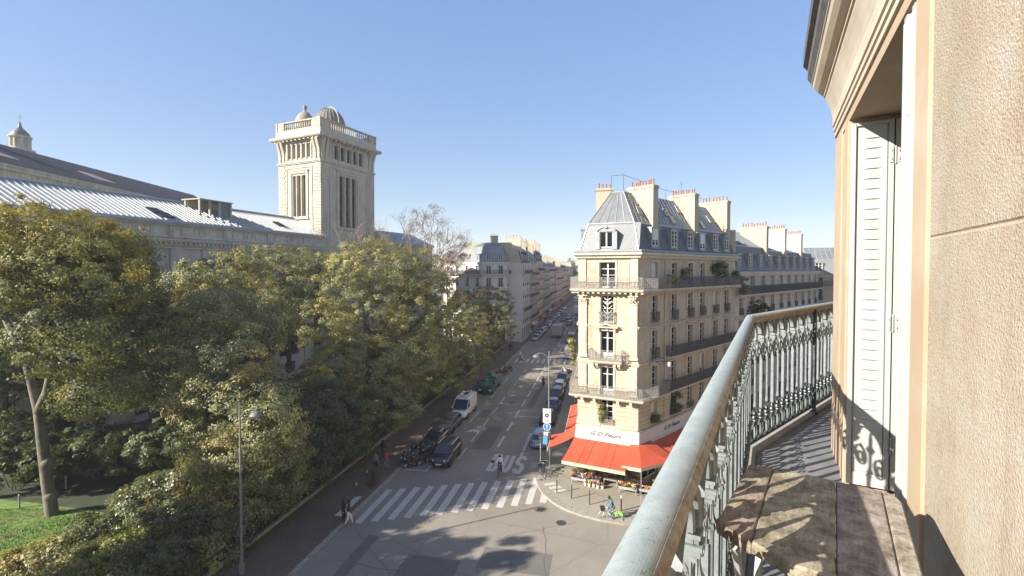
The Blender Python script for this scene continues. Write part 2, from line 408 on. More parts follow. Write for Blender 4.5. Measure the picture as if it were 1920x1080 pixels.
def text_mesh(txt, size, ext=0.0, shear=0.0, sx=1.0):
    cu = bpy.data.curves.new('t', 'FONT'); cu.body = txt; cu.size = size; cu.extrude = ext; cu.shear = shear
    cu.align_x = 'CENTER'; cu.resolution_u = 3
    o = bpy.data.objects.new('t', cu); COL.objects.link(o); bpy.context.view_layer.update()
    me = bpy.data.meshes.new_from_object(o.evaluated_get(bpy.context.evaluated_depsgraph_get()))
    bpy.data.objects.remove(o); return me
def road_text(txt, s, t, w, h):
    me = text_mesh(txt, 1.0); xs = [v.co.x for v in me.vertices]; ys = [v.co.y for v in me.vertices]
    kx = w/(max(xs)-min(xs)); ky = h/(max(ys)-min(ys)); cx = (max(xs)+min(xs))/2; y0 = min(ys)
    for v in me.vertices: v.co.x = (v.co.x-cx)*kx; v.co.y = (v.co.y-y0)*ky; v.co.z = .006
    me.materials.clear(); me.materials.append(M_paint)
    p = S(s, t); return link('bus_lettering', me, road, (p[0],p[1],0), STREET_RZ)
# bolder strokes: two slightly shifted copies merged by drawing the letters from bars
def bar_letters(word, s, t, w, h, bold):
    """letters built from flat strokes on a grid, as road markings are"""
    G = {'B': [((0,0),(0,1)),((0,1),(.75,1)),((.75,1),(.95,.88)),((.95,.88),(.95,.66)),((.95,.66),(.72,.54)),((0,.54),(.72,.54)),((.72,.54),(1,.4)),((1,.4),(1,.15)),((1,.15),(.78,0)),((.78,0),(0,0))],
         'U': [((0,1),(0,.2)),((0,.2),(.25,0)),((.25,0),(.75,0)),((.75,0),(1,.2)),((1,.2),(1,1))],
         'S': [((1,.85),(.75,1)),((.75,1),(.25,1)),((.25,1),(0,.82)),((0,.82),(0,.65)),((0,.65),(.25,.53)),((.25,.53),(.75,.48)),((.75,.48),(1,.34)),((1,.34),(1,.16)),((1,.16),(.75,0)),((.75,0),(.25,0)),((.25,0),(0,.16))]}
    lw = w/len(word); mb = MB()
    for i, ch in enumerate(word):
        x0 = -w/2+i*lw
        for j, (a, b) in enumerate(G[ch]):
            A = Vector((x0+bold/2+a[0]*(lw*.8-bold), a[1]*(h-bold*1.6)+bold*.8)); B = Vector((x0+bold/2+b[0]*(lw*.8-bold), b[1]*(h-bold*1.6)+bold*.8))
            d = (B-A).normalized(); q = Vector((-d.y, d.x)); wx = bold/2*(1+.55*abs(d.x))
            A2 = A-d*bold*.35; B2 = B+d*bold*.35; z = .004+.0006*(j % 5)+.0002*i
            mb.poly([(p.x,p.y,z) for p in (A2-q*wx, B2-q*wx, B2+q*wx, A2+q*wx)])
    p = S(s, t); return link('bus_lettering', mb.mesh('bus_lettering', M_paint), road, (p[0],p[1],0), STREET_RZ)
bar_letters('BUS', 40.3, -8.45, 3.5, 4.0, .36)
bar_letters('BUS', 108.5, -8.9, 3.0, 4.6, .34)
# bicycle logo lines and worn arrow past the far crossing
stripe_obj('lane_arrow', [S(103,-9.2),S(103,-9.0),S(106,-9.0),S(106,-9.2)], road, .004)
stripe_obj('lane_arrow', [S(106,-9.5),S(106,-8.7),S(107.2,-9.1)], road, .004)
# manhole covers
for s_, t_ in ((24.5,-9.0),(33.0,-2.8),(62.0,-12.0),(21.5,-4.5)):
    mb = MB(); p = S(s_, t_); mb.lathe([(.36,0),(.36,.006),(.30,.006),(.30,.003),(0.01,.003)], 20, (p[0],p[1],.001)); mb.build('manhole_cover', M_bollard, road)

M_patch = asphalt('asphalt_patch', (.131,.125,.112), (.163,.152,.135), (.100,.094,.085))
M_tar = mat('tar_seam', (.06,.058,.055), (.10,.095,.088), 9, .5)
for (s0, t0, s1, t1) in ((45,-12.9,52,-11.0),(22,-12,27.5,-8.5),(60,-9.6,74,-8.8),(18,-15.5,29,-14.7),(55,-14.9,58,-13.7),(27,-7.4,29.2,-3)):
    stripe_obj('road_patch', [S(s0,t0),S(s0,t1),S(s1,t1),S(s1,t0)], road, .0022, M_patch)
rg = random.Random(77); mb = MB()
def seam(a, b, w=.022, k=14, j=.12):
    a = V2(a); b = V2(b); d = (b-a).normalized(); q = Vector((-d.y, d.x)); pts = [a.lerp(b, i/k)+q*rg.uniform(-j, j) for i in range(k+1)]
    for p0, p1 in zip(pts[:-1], pts[1:]): mb.quad((*(p0-q*w),.0031),(*(p1-q*w),.0031),(*(p1+q*w),.0031),(*(p0+q*w),.0031))
seam(S(14,-11.6),S(29.5,-11.4)); seam(S(41,-11.8),S(86,-11.9),.02,30,.03); seam((-1,31),(4.5,33)); seam((1.5,22),(2.3,32.4)); seam(S(26,-16),S(25.4,-1),.03,16); seam((4.2,26),(9,31),.025); seam(S(61,-17),S(61,-8),.02); seam(S(29.2,-16.5),S(20,-6),.02)
mb.build('tar_seam', M_tar, road)
# garden side pavement, with separate granite kerb stones
g = MB(); g.prism([S(-30,TF-.05),S(-30,TL-.3),S(430,TL-.3),S(430,TF-.05)], -.05, .14)
walk = K(g.build('pavement', M_walk), 'structure')
ks = MB(); ks.box(-.15,.15,-.495,.495,-.05,.145); ksm = ks.mesh('kerb_stone', M_kerb)
for k in range(110):
    s_ = 4+k*1.0+.5; p = S(s_, TL-.15); link('kerb_stone', ksm, walk, (p[0],p[1],random.uniform(-.006,.004)), STREET_RZ)
g = MB(); g.prism([S(114,TL-.3),S(114,TL),S(430,TL),S(430,TL-.3)], -.05, .145); g.build('kerb', M_kerb, walk)
# white strip painted on the lowered pavement by the crossing
stripe_obj('painted_strip', [S(30.6,-19.0),S(30.6,-18.45),S(33.6,-18.45),S(33.6,-19.0)], walk, .144)

# pavement round the corner building
def arc_chain():
    pts = [S(430,TR), S(41.2,TR), (2.02,39.6), (2.15,38.3), (2.5,36.9), (3.1,35.7), (3.95,34.6), (5.0,33.8), (6.3,33.1), (7.9,32.6), (9.4,32.5), (11.0,33.1), (12.6,34.7), (14.6,36.9)]
    return pts
kc = arc_chain()
ur = Vector((.730,.683)); e1 = (14.6+ur.x*75, 36.9+ur.y*75)
pav = kc+[e1, (140,150), S(430,60)]
g = MB(); g.prism(pav, -.05, .14)
walk2 = K(g.build('pavement', M_walk2), 'structure')
# granite kerb stones along the curved corner and both streets
def resample(pts, step):
    out = []; carry = 0
    for a, b in zip(pts[:-1], pts[1:]):
        a = V2(a); b = V2(b); L = (b-a).length; d = (b-a)/L; x = carry
        while x < L: out.append(a+d*x); x += step
        carry = x-L
    return out
line = [S(100,TR), S(41.2,TR)]+kc[2:]+[e1]
rs = resample(line, 1.0)
for a, b in list(zip(rs[:-1], rs[1:]))[:118]:
    d = (b-a).normalized(); q = Vector((-d.y, d.x)); a2 = a+d*.008; b2 = b-d*.008
    mb = MB(); mb.prism([a2-q*.01, b2-q*.01, b2+q*.29, a2+q*.29][::1], -.05, .146); mb.build('kerb_stone', M_kerb, walk2)
# second row of pale stone behind the kerb on the curve
rs2 = resample(kc[1:], .7)
mb = MB()
for a, b in zip(rs2[:-1], rs2[1:]):
    d = (b-a).normalized(); q = Vector((-d.y, d.x)); a2 = a+d*.012; b2 = b-d*.012
    mb.prism([a2+q*.34, b2+q*.34, b2+q*.62, a2+q*.62], .10, .144)
K(mb.build('paving_setts', M_kerb, walk2), 'stuff')
# white tactile strips at the dropped kerb
for k in range(3):
    a = Vector((2.75,38.3))+Vector((.35,-.62))*k
    stripe_obj('painted_strip', [a, a+Vector((1.0,.3)), a+Vector((.85,.72)), a+Vector((-.12,.42))], walk2, .146)
# garden soil and lawn beyond the fence
gx = MB()
gv = []; nu, nv = 60, 90
rng = random.Random(4)
def gz(x, y):
    return .15+.35*math.sin(x*.13+1)*math.sin(y*.09)+.5*max(0, min(1, (-x-24)/8))+.12*math.sin(x*.7)*math.cos(y*.5)
def gardenz(s, t):
    x, y = S(s, t); e = max(0, min(1, (TF-.3-t)/3)); return .1+e*gz(x, y)
grid = [[(lambda s,t: S(s,t,gardenz(s,t)))(-30+i*3.0, TF-.25-j*.9) for j in range(70)] for i in range(60)]
vs = [p for row in grid for p in row]; fs = []; mi = []
mb = MB(); mb.add(vs, [])
for i in range(59):
    for j in range(69):
        mb.f.append((i*70+j, i*70+j+1, (i+1)*70+j+1, (i+1)*70+j))
        x, y, _ = grid[i][j]
        lawn = (x+34)**2/150+(y-24)**2/90 < 1 or ((x+27)**2+(y-37)**2 < 14)
        mb.m.append(1 if lawn else 0)
garden = K(mb.build('garden_ground', [M_soil, M_grass], smooth=True), 'structure')
# ------------------------------------------------------------------ facade machinery
def frame_of(a, b):
    a = V2(a); b = V2(b); u = (b-a).normalized(); n = Vector((u.y, -u.x)); return (a, u, n), (b-a).length
def rz_of(n): return math.atan2(-n.x, n.y)            # local +y points out of the wall
def wall_with_openings(mb, F, L, z0, z1, ops, depth=.28, mi=0, mi_in=1, inside=.9):
    us = sorted({0, L, *[max(0,o[0]-o[2]/2) for o in ops], *[min(L,o[0]+o[2]/2) for o in ops]})
    zs = sorted({z0, z1, *[o[1] for o in ops], *[o[1]+o[3] for o in ops]})
    zs = [z for z in zs if z0-1e-6 <= z <= z1+1e-6]
    for i in range(len(us)-1):
        run = None
        for j in range(len(zs)-1):
            uc = (us[i]+us[i+1])/2; zc = (zs[j]+zs[j+1])/2
            hole = any(abs(uc-o[0]) < o[2]/2 and o[1] < zc < o[1]+o[3] for o in ops)
            if hole:
                if run is not None: mb.fquad(F, us[i], us[i+1], 0, run, zs[j], mi); run = None
            elif run is None: run = zs[j]
        if run is not None: mb.fquad(F, us[i], us[i+1], 0, run, zs[-1], mi)
    o_, u, n = F
    def p(a, b, z): return (o_[0]+u[0]*a+n[0]*b, o_[1]+u[1]*a+n[1]*b, z)
    for o in ops:
        a, b = o[0]-o[2]/2, o[0]+o[2]/2; c, d = o[1], o[1]+o[3]
        mb.quad(p(a,0,c),p(a,-depth,c),p(a,-depth,d),p(a,0,d), mi); mb.quad(p(b,-depth,c),p(b,0,c),p(b,0,d),p(b,-depth,d), mi)
        mb.quad(p(a,0,d),p(a,-depth,d),p(b,-depth,d),p(b,0,d), mi); mb.quad(p(a,-depth,c),p(a,0,c),p(b,0,c),p(b,-depth,c), mi)
        e = inside
        for q in ((p(a,-depth,c),p(a,-e,c),p(a,-e,d),p(a,-depth,d)),(p(b,-e,c),p(b,-depth,c),p(b,-depth,d),p(b,-e,d)),
                  (p(a,-depth,d),p(a,-e,d),p(b,-e,d),p(b,-depth,d)),(p(a,-e,c),p(a,-depth,c),p(b,-depth,c),p(b,-e,c)),(p(a,-e,c),p(b,-e,c),p(b,-e,d),p(a,-e,d))):
            mb.quad(*q, mi_in)
WCACHE = {}
def window_meshes(w, h, style):
    k = (round(w,2), round(h,2), style)
    if k in WCACHE: return WCACHE[k]
    f = MB(); y0, y1 = -.26, -.19
    fw = .07
    f.box(-w/2, -w/2+fw, y0, y1, 0, h); f.box(w/2-fw, w/2, y0, y1, 0, h)
    f.box(-w/2+fw, w/2-fw, y0, y1, h-fw, h); f.box(-w/2+fw, w/2-fw, y0, y1, 0, fw*1.6)
    f.box(-.055, .055, y0, y1+.012, fw*1.6, h-fw)
    if style != 'plain' and h > 1.5:
        z = h*.74; f.box(-w/2+fw, -.055, y0, y1+.006, z-.03, z+.03); f.box(.055, w/2-fw, y0, y1+.006, z-.03, z+.03)
    if style == 'bars' and h > 1.5:
        for z in (h*.26, h*.5):
            f.box(-w/2+fw, -.055, y0+.02, y1, z-.018, z+.018); f.box(.055, w/2-fw, y0+.02, y1, z-.018, z+.018)
    if style == 'door':
        f.box(-w/2+fw, -.055, y0+.01, y1, fw*1.6, h*.22); f.box(.055, w/2-fw, y0+.01, y1, fw*1.6, h*.22)
    g = MB(); g.box(-w/2+fw, w/2-fw, -.232, -.222, fw, h-fw)
    c = MB()
    def drape(x0, x1):
        n = 8; pts = [(x0+(x1-x0)*i/n, -.36+.025*(-1)**i) for i in range(n+1)]
        for a, b in zip(pts[:-1], pts[1:]): c.quad((a[0],a[1],.05),(b[0],b[1],.05),(b[0],b[1],h-.05),(a[0],a[1],h-.05))
    drape(-w/2+.03, -w*.12); drape(w*.14, w/2-.03)
    sh = MB(); sh.box(-w/2+fw, w/2-fw, -.185, -.165, h*.35, h-fw)
    r = (f.mesh('window_frame', M_frame), g.mesh('pane', M_glass), c.mesh('curtain', M_curtain), sh.mesh('blind', M_frame))
    WCACHE[k] = r; return r
def add_window(parent, F, uc, zb, w, h, style='bars', curtain=.5, blind=0, rng=random, back=0.0, name='window'):
    o, u, n = F; P = V2(o)+V2(u)*uc-V2(n)*back; L = parent.location
    f, g, c, b = window_meshes(w, h, style)
    wo_ = link(name, f, parent, (P.x-L.x, P.y-L.y, zb-L.z), rz_of(n))
    link('pane', g, wo_)
    if rng.random() < curtain: link('curtain', c, wo_)
    if rng.random() < blind: link('blind', b, wo_)
    return wo_
def along(pts):
    out = []; L = 0
    for a, b in zip(pts[:-1], pts[1:]): out.append((V2(a), V2(b), (V2(b)-V2(a)).length))
    return out
def iron_rail(mb, pts, z, h, step=.115, rings=True, r=.011, top=.022, dense=False, spiral=0):
    """wrought-iron balcony front: bars, scroll rings and handrail along a ground-plan polyline"""
    for a, b, L in along(pts):
        d = (b-a)/L; n = max(1, int(L/step))
        A = Vector((a.x,a.y,0)); B = Vector((b.x,b.y,0)); D = Vector((d.x,d.y,0)); Q = Vector((d.y,-d.x,0))
        def bx(c0, c1, hw, z0, z1):
            mb.add([c0-Q*hw+Vector((0,0,z0)), c1-Q*hw+Vector((0,0,z0)), c1+Q*hw+Vector((0,0,z0)), c0+Q*hw+Vector((0,0,z0)),
                    c0-Q*hw+Vector((0,0,z1)), c1-Q*hw+Vector((0,0,z1)), c1+Q*hw+Vector((0,0,z1)), c0+Q*hw+Vector((0,0,z1))],
                   [(3,2,1,0),(4,5,6,7),(0,1,5,4),(1,2,6,5),(2,3,7,6),(3,0,4,7)])
        bx(A, B, top, z+h-.035, z+h); bx(A, B, .015, z+.08, z+.105); bx(A, B, .012, z+h-.20, z+h-.18)
        for i in range(n+1):
            c = A+D*(L*i/n); bx(c-D*r, c+D*r, r, z, z+h-.035)
        if rings:
            m = max(1, int(L/.34))
            for i in range(m):
                c = A+D*(L*(i+.5)/m)
                for zz, rr in ((z+.33, .13), (z+.60, .12), (z+h-.108, .06)):
                    k = 8
                    for j in range(k):
                        a0 = 2*math.pi*j/k; a1 = 2*math.pi*(j+1)/k
                        p0 = c+D*rr*math.cos(a0)+Vector((0,0,zz+rr*math.sin(a0))); p1 = c+D*rr*math.cos(a1)+Vector((0,0,zz+rr*math.sin(a1)))
                        q0 = c+D*(rr-.028)*math.cos(a0)+Vector((0,0,zz+(rr-.028)*math.sin(a0))); q1 = c+D*(rr-.028)*math.cos(a1)+Vector((0,0,zz+(rr-.028)*math.sin(a1)))
                        mb.quad(p0+Q*.012, p1+Q*.012, q1+Q*.012, q0+Q*.012)
def offset_chain(ch, d):
    """open chain moved inwards (left of travel) by d, mitred"""
    P = [V2(p) for p in ch]; out = []
    for i in range(len(P)):
        if i == 0: u = (P[1]-P[0]).normalized(); m = Vector((-u.y, u.x)); out.append(P[0]+m*d)
        elif i == len(P)-1: u = (P[-1]-P[-2]).normalized(); m = Vector((-u.y, u.x)); out.append(P[-1]+m*d)
        else:
            u1 = (P[i]-P[i-1]).normalized(); u2 = (P[i+1]-P[i]).normalized()
            m1 = Vector((-u1.y, u1.x)); m2 = Vector((-u2.y, u2.x)); out.append(P[i]+(m1+m2)/(1+m1.dot(m2))*d)
    return out
def ring_wall(mb, ch, prof, mi=0, caps=False):
    """sweep a profile [(outward offset, z)] along an open chain with mitres"""
    rows = [[(p.x, p.y, z) for p in offset_chain(ch, -o)] for o, z in prof]
    n = len(ch)
    for a, b in zip(rows[:-1], rows[1:]):
        for i in range(n-1): mb.quad(a[i], a[i+1], b[i+1], b[i], mi)
    if caps:
        for i in (0, n-1): mb.poly([r[i] for r in rows], mi)
POT = None
def pot_mesh():
    global POT
    if POT is None:
        mb = MB(); mb.lathe([(.13,0),(.12,.08),(.095,.12),(.09,.48),(.115,.5),(.115,.55),(.07,.56)], 8); POT = mb.mesh('chimney_pot', M_terra, smooth=False)
    return POT
def chimney(parent, F, uc, th, n0, n1, z0, z1, mat_=None, pots=8, rng=random, rows=1):
    """stack standing across the roof: th thick along the facade, from n0 to n1 behind it"""
    mb = MB(); mb.fbox(F, uc-th/2, uc+th/2, -n1, -n0, z0, z1)
    mb.fbox(F, uc-th/2-.07, uc+th/2+.07, -n1-.07, -n0+.07, z1, z1+.14); mb.fbox(F, uc-th/2-.02, uc+th/2+.02, -n1-.02, -n0+.02, z1+.14, z1+.24)
    c = mb.build('chimney', mat_ or M_plaster, parent)
    o, u, n = F; L = parent.location
    for i in range(pots):
        a = n0+.25+(n1-n0-.5)*i/max(1,pots-1); P = V2(o)+V2(u)*(uc+rng.uniform(-.12,.12))-V2(n)*a
        p = link('chimney_pot', pot_mesh(), c, (P.x-L.x, P.y-L.y, z1+.22)); k = rng.uniform(.85,1.25); p.scale = (.85,.85,k*.85)
    return c
def dormer(parent, F, uc, zb, w, h, inset, back, style='bars', rng=random, mats=None, curtain=.5, arched=False, blind=0):
    """window standing out of the lower roof slope"""
    mb = MB(); fl = .13
    mb.fbox(F, uc-w/2-fl, uc-w/2, -back, -inset, zb-.06, zb+h); mb.fbox(F, uc+w/2, uc+w/2+fl, -back, -inset, zb-.06, zb+h)
    mb.fbox(F, uc-w/2-fl-.06, uc+w/2+fl+.06, -back-.25, -inset+.08, zb+h, zb+h+.10)
    mb.fbox(F, uc-w/2-fl-.02, uc+w/2+fl+.02, -back, -inset+.05, zb-.16, zb-.06)
    mb.fquad(F, uc-w/2, uc+w/2, -inset-.75, zb-.05, zb+h, 1)
    if arched:
        o, u, n = F; k = 10
        for lay, (r0, r1, nn) in enumerate(((w/2+.02, w/2+.24, -inset+.12), (w/2+.24, w/2+.36, -inset+.2))):
            for j in range(k):
                a0 = math.pi*(.12+.76*j/k); a1 = math.pi*(.12+.76*(j+1)/k)
                def pt(r, a, q): 
                    P = V2(o)+V2(u)*(uc+r*math.cos(a))+V2(n)*q; return (P.x, P.y, zb+h-.12+r*math.sin(a)*.62)
                mb.quad(pt(r0,a0,nn),pt(r1,a0,nn),pt(r1,a1,nn),pt(r0,a1,nn)); mb.quad(pt(r1,a0,nn),pt(r1,a0,-back),pt(r1,a1,-back),pt(r1,a1,nn)); mb.quad(pt(r0,a0,nn),pt(r0,a1,nn),pt(r0,a1,-back),pt(r0,a0,-back))
        def tp(r, a): P = V2(o)+V2(u)*(uc+r*math.cos(a))+V2(n)*(-inset+.10); return (P.x, P.y, zb+h-.12+r*math.sin(a)*.62)
        rr = w/2+.03; mb.poly([tp(rr, math.pi*(.12+.76*j/k)) for j in range(k+1)])
        mb.fbox(F, uc-.10, uc+.10, -inset, -inset+.25, zb+h+.30, zb+h+.50)
        mb.fbox(F, uc-w/2-.36, uc-w/2, -inset+.001, -inset+.12, zb-.1, zb+h+.02); mb.fbox(F, uc+w/2, uc+w/2+.36, -inset+.001, -inset+.12, zb-.1, zb+h+.02)
    d = mb.build('dormer', [mats or M_lead, M_inside], parent)
    o, u, n = F; P = V2(o)+V2(u)*uc-V2(n)*(inset-.16); L = parent.location
    f, g, c, b = window_meshes(w, h, style)
    link('window_frame', f, d, (P.x-L.x, P.y-L.y, zb-L.z), rz_of(n)); link('pane', g, d, (P.x-L.x, P.y-L.y, zb-L.z), rz_of(n))
    if rng.random() < curtain: link('curtain', c, d, (P.x-L.x, P.y-L.y, zb-L.z), rz_of(n))
    if rng.random() < blind: link('blind', b, d, (P.x-L.x, P.y-L.y, zb-L.z), rz_of(n))
    return d
def surround(mb, F, uc, zb, w, h, t=.16, pr=.05, key=False, hood=False):
    mb.fbox(F, uc-w/2-t, uc-w/2, .002, pr, zb, zb+h); mb.fbox(F, uc+w/2, uc+w/2+t, .002, pr, zb, zb+h)
    mb.fbox(F, uc-w/2-t, uc+w/2+t, .002, pr+.01, zb+h, zb+h+t)
    if hood: mb.fbox(F, uc-w/2-t-.12, uc+w/2+t+.12, .002, .24, zb+h+t+.10, zb+h+t+.22)
    if key: mb.fbox(F, uc-.13, uc+.13, .002, pr+.07, zb+h+.02, zb+h+t+.08)
def bands(mb, F, L, z, h=.22, pr=.10):
    mb.fbox(F, -pr, L+pr, .002, pr, z, z+h*.6); mb.fbox(F, -pr-.06, L+pr+.06, .002, pr+.06, z+h*.6, z+h)
def rustic(mb, F, L, z0, z1, ops, ch=.36, pr=.035, gap=.035):
    """proud ashlar courses between the openings"""
    z = z0
    while z < z1-.1:
        zt = min(z+ch-gap, z1); segs = [(0, L)]
        for o in ops:
            if o[1] < zt and o[1]+o[3] > z:
                a, b = o[0]-o[2]/2-.01, o[0]+o[2]/2+.01; ns = []
                for s0, s1 in segs:
                    if b <= s0 or a >= s1: ns.append((s0, s1)); continue
                    if a > s0: ns.append((s0, a))
                    if b < s1: ns.append((b, s1))
                segs = ns
        for s0, s1 in segs:
            if s1-s0 > .06: mb.fbox(F, s0, s1, .002, pr, z, zt)
        z += ch
def simple_block(name, label, chain, D, floors, cols, zc, roof, wallm, roofm, seed=0, group='apartment buildings along the far street', balc=(4,), chim=(), topm=None,
                 iron=None, shop=True, surrounds=True, dorm=True, ww=1.1, style='bars', skip_edges=(), rail_all=True):
    """a terrace house: chain of front corners, outward is right of travel"""
    rng = random.Random(seed); b = thing(name, label, 'building', (chain[0][0], chain[0][1], 0), 0, group)
    inner = offset_chain(chain, D)
    W = MB(); T = MB(); I = MB(); wins = []
    for e, (a, c) in enumerate(zip(chain[:-1], chain[1:])):
        F, L = frame_of(a, c); n = cols[e]; ops = []
        if n:
            for fi, (zb, h) in enumerate(floors):
                for i in range(n):
                    uc = L*(i+.5)/n; w = ww
                    if fi == 0 and shop: w = L/n*.74
                    ops.append((uc, zb, w, h)); wins.append((F, uc, zb, w, h, fi))
        wall_with_openings(W, F, L, 0, zc, ops)
        if surrounds:
            for (uc, zb, w, h) in ops:
                if zb > 3.5 or not shop: surround(T, F, uc, zb, w, h)
        for fi, (zb, h) in enumerate(floors[1:], 1):
            bands(T, F, L, zb-.42, .2, .07)
            if fi in balc:
                T.fbox(F, -.5 if 0 < e else 0, L+.02, .003, .75, zb-.2, zb-.05)
                P0 = V2(a)+F[2]*.7; P1 = V2(c)+F[2]*.7; iron_rail(I, [P0, P1], zb-.05, .95, step=.16, rings=False, r=.02)
            elif rail_all:
                for (uc, z2, w, h2) in ops:
                    if abs(z2-zb) < .01: q0 = V2(a)+F[1]*(uc-w/2)+F[2]*.12; q1 = V2(a)+F[1]*(uc+w/2)+F[2]*.12; iron_rail(I, [q0, q1], zb, .75, step=.16, rings=False, r=.018)
        T.fbox(F, -.25, L+.25, .003, .35, zc-.25, zc); T.fbox(F, -.15, L+.15, .003, .22, zc-.5, zc-.25)
    # side and back walls
    pts = [V2(p) for p in chain]; loop = [inner[0], pts[0]], [pts[-1], inner[-1]], [inner[-1], inner[0]]
    for a, c in loop: W.quad((c.x,c.y,0),(a.x,a.y,0),(a.x,a.y,zc),(c.x,c.y,zc))
    W.build('wall', [wallm, M_inside], b); T.build('cornice_and_trim', wallm if wallm is not M_cream else M_trim, b)
    if I.v: I.build('balcony_railing', iron or M_iron, b)
    for F, uc, zb, w, h, fi in wins: add_window(b, F, uc, zb, w, h, style if fi else 'plain', .55 if fi else 0, 0, rng)
    # mansard: two slopes then a flat
    (d0, z0), (d1, z1), (d2, z2) = roof
    Rm = MB(); ring_wall(Rm, chain, [(-d0, zc), (-d1, z1)]); rf = Rm.build('lower_roof', roofm, b)
    Rt = MB(); ring_wall(Rt, chain, [(-d1, z1), (-d2, z2)])
    top = offset_chain(chain, d2); ib = inner
    Rt.poly([(p.x,p.y,z2) for p in top]+[(p.x,p.y,z2) for p in ib[::-1]])
    Rt.poly([(p.x,p.y,zc) for p in offset_chain(chain, -.3)]+[(p.x,p.y,zc) for p in ib[::-1]])
    # gable infill at both ends and the back
    for idx in (0, -1):
        a = [offset_chain(chain, d)[idx] for d in (d0, d1, d2)]; q = ib[idx]
        Rt.poly([(a[0].x,a[0].y,zc),(a[1].x,a[1].y,z1),(a[2].x,a[2].y,z2),(q.x,q.y,z2),(q.x,q.y,zc)], 1)
    Rt.quad((ib[0].x,ib[0].y,zc),(ib[-1].x,ib[-1].y,zc),(ib[-1].x,ib[-1].y,z2),(ib[0].x,ib[0].y,z2), 1)
    Rt.build('upper_roof', [topm or M_zinc, M_plaster], b)
    SR = MB()
    for e, (a, c) in enumerate(zip(chain[:-1], chain[1:])):
        F, L = frame_of(a, c); o1 = offset_chain(chain, d1); o2 = offset_chain(chain, d2)
        k = int(L/.75)
        for i in range(1, k):
            f = i/k; p = o1[e].lerp(o1[e+1], f); q = o2[e].lerp(o2[e+1], f); SR.tube([(p.x,p.y,z1+.03),(q.x,q.y,z2+.03)], .035, 4)
        SR.tube([(o1[e].x,o1[e].y,z1),(o1[e+1].x,o1[e+1].y,z1)], .09, 5)
        if cols[e] and dorm:
            for i in range(cols[e]): dormer(b, F, L*(i+.5)/cols[e], zc+.35, 1.0, min(1.6, z1-zc-.6), .25, 1.2, rng=rng)
    SR.build('roof_seams', M_zinc_l, b)
    F, L = frame_of(chain[-2], chain[-1])
    for (uc, n0, n1, zt, pots, m) in chim: chimney(b, F, uc, .75, n0, n1, zc+.3, zt, m, pots, rng)
    return b
# ------------------------------------------------------------------ the corner building with the flower shop
B1 = Vector((10.3, 38.1)); ul = Vector((-.904,.427)); B0 = B1+ul*5.07; ur = Vector((.730,.683)).normalized()
us = V2(S(1,0))
BR = B1+ur*19.3; BL = B0+us*17.0
CH = [BL, B0, B1, BR]
rng = random.Random(11)
cb = thing('corner_building', 'cream stone corner apartment building with red shop awnings and zinc mansard roof', 'building', (B1.x, B1.y, 0))
ZC = 19.30
FLO = [(5.0,2.0),(7.5,2.3),(10.5,2.3),(13.5,2.35),(16.45,2.25)]
W = MB(); T = MB(); wins = []
FC, LC = frame_of(B0, B1); FR, LR = frame_of(B1, BR); FL, LL = frame_of(BL, B0)
# chamfer: one window per storey
uc = LC*.49
opsC = [(uc, 5.05, 1.05, 1.95),(uc, 7.45, 1.1, 2.35),(uc, 10.5, 1.1, 2.35),(uc, 13.55, 1.1, 2.3),(uc, 16.45, 1.35, 2.15)]
RW = [2.4,5.7,8.8,11.3,14.3,17.0]
opsR = [(u_, 5.0, 1.0, 2.0) for u_ in RW]+[(u_, z, 1.05, h) for z, h in ((7.5,2.3),(10.5,2.3),(13.55,2.25),(16.5,2.1)) for u_ in RW]
LW = [2.5,5.5,8.5,11.5,14.6]
opsL = [(u_, z, 1.05, h) for z, h in ((5.0,2.0),(7.5,2.3),(10.5,2.3),(13.55,2.25),(16.5,2.1)) for u_ in LW]
# shop openings on the ground floor
shopC = [(LC/2, .35, LC-1.0, 2.7)]; shopR = [(1.9+3.2*i, .35, 2.6, 2.7) for i in range(5)]; shopL = [(2.2+3.2*i, .35, 2.6, 2.7) for i in range(4)]
for F, L, ops in ((FC,LC,opsC+shopC),(FR,LR,opsR+shopR),(FL,LL,opsL+shopL)):
    wall_with_openings(W, F, L, 0, ZC, ops)
inn = [BL+Vector((us.y,-us.x))*.01, BR]
W.quad((BR.x,BR.y,0),(BL.x,BL.y,0),(BL.x,BL.y,ZC+3),(BR.x,BR.y,ZC+3))
W.build('wall', [M_cream, M_inside], cb)
# coursed ashlar on the first floor, finer joints above
Rm = MB()
for F, L, ops in ((FC,LC,opsC),(FR,LR,opsR),(FL,LL,opsL)): rustic(Rm, F, L, 4.75, 7.1, ops, .36, .05, .03)
K(Rm.build('ashlar_course', M_cream, cb), 'stuff')
Rm = MB()
for F, L, ops, a, b in ((FC,LC,opsC,.75,LC-.75),(FR,LR,opsR,.1,LR-.1),(FL,LL,opsL,.1,LL-.1)):
    z = 7.5
    while z < 19.0:                                        # thin ashlar faces with open joints, from storey to storey
        zt = z+.48
        segs = [(a, b)]
        for o in ops:
            if o[1]-.1 < zt and o[1]+o[3]+.2 > z:
                x0, x1 = o[0]-o[2]/2-.17, o[0]+o[2]/2+.17; ns = []
                for s0, s1 in segs:
                    if x1 <= s0 or x0 >= s1: ns.append((s0,s1)); continue
                    if x0 > s0: ns.append((s0,x0))
                    if x1 < s1: ns.append((x1,s1))
                segs = ns
        for s0, s1 in segs:
            x = s0-rng.uniform(0,.9)
            while x < s1:
                y0, y1 = max(x, s0), min(x+1.15, s1)
                if y1-y0 > .1: Rm.fbox(F, y0+.006, y1-.006, .002, .012+rng.uniform(0,.006), z+.006, zt-.006)
                x += 1.15
        z += .49
K(Rm.build('ashlar_face', M_cream, cb), 'stuff')
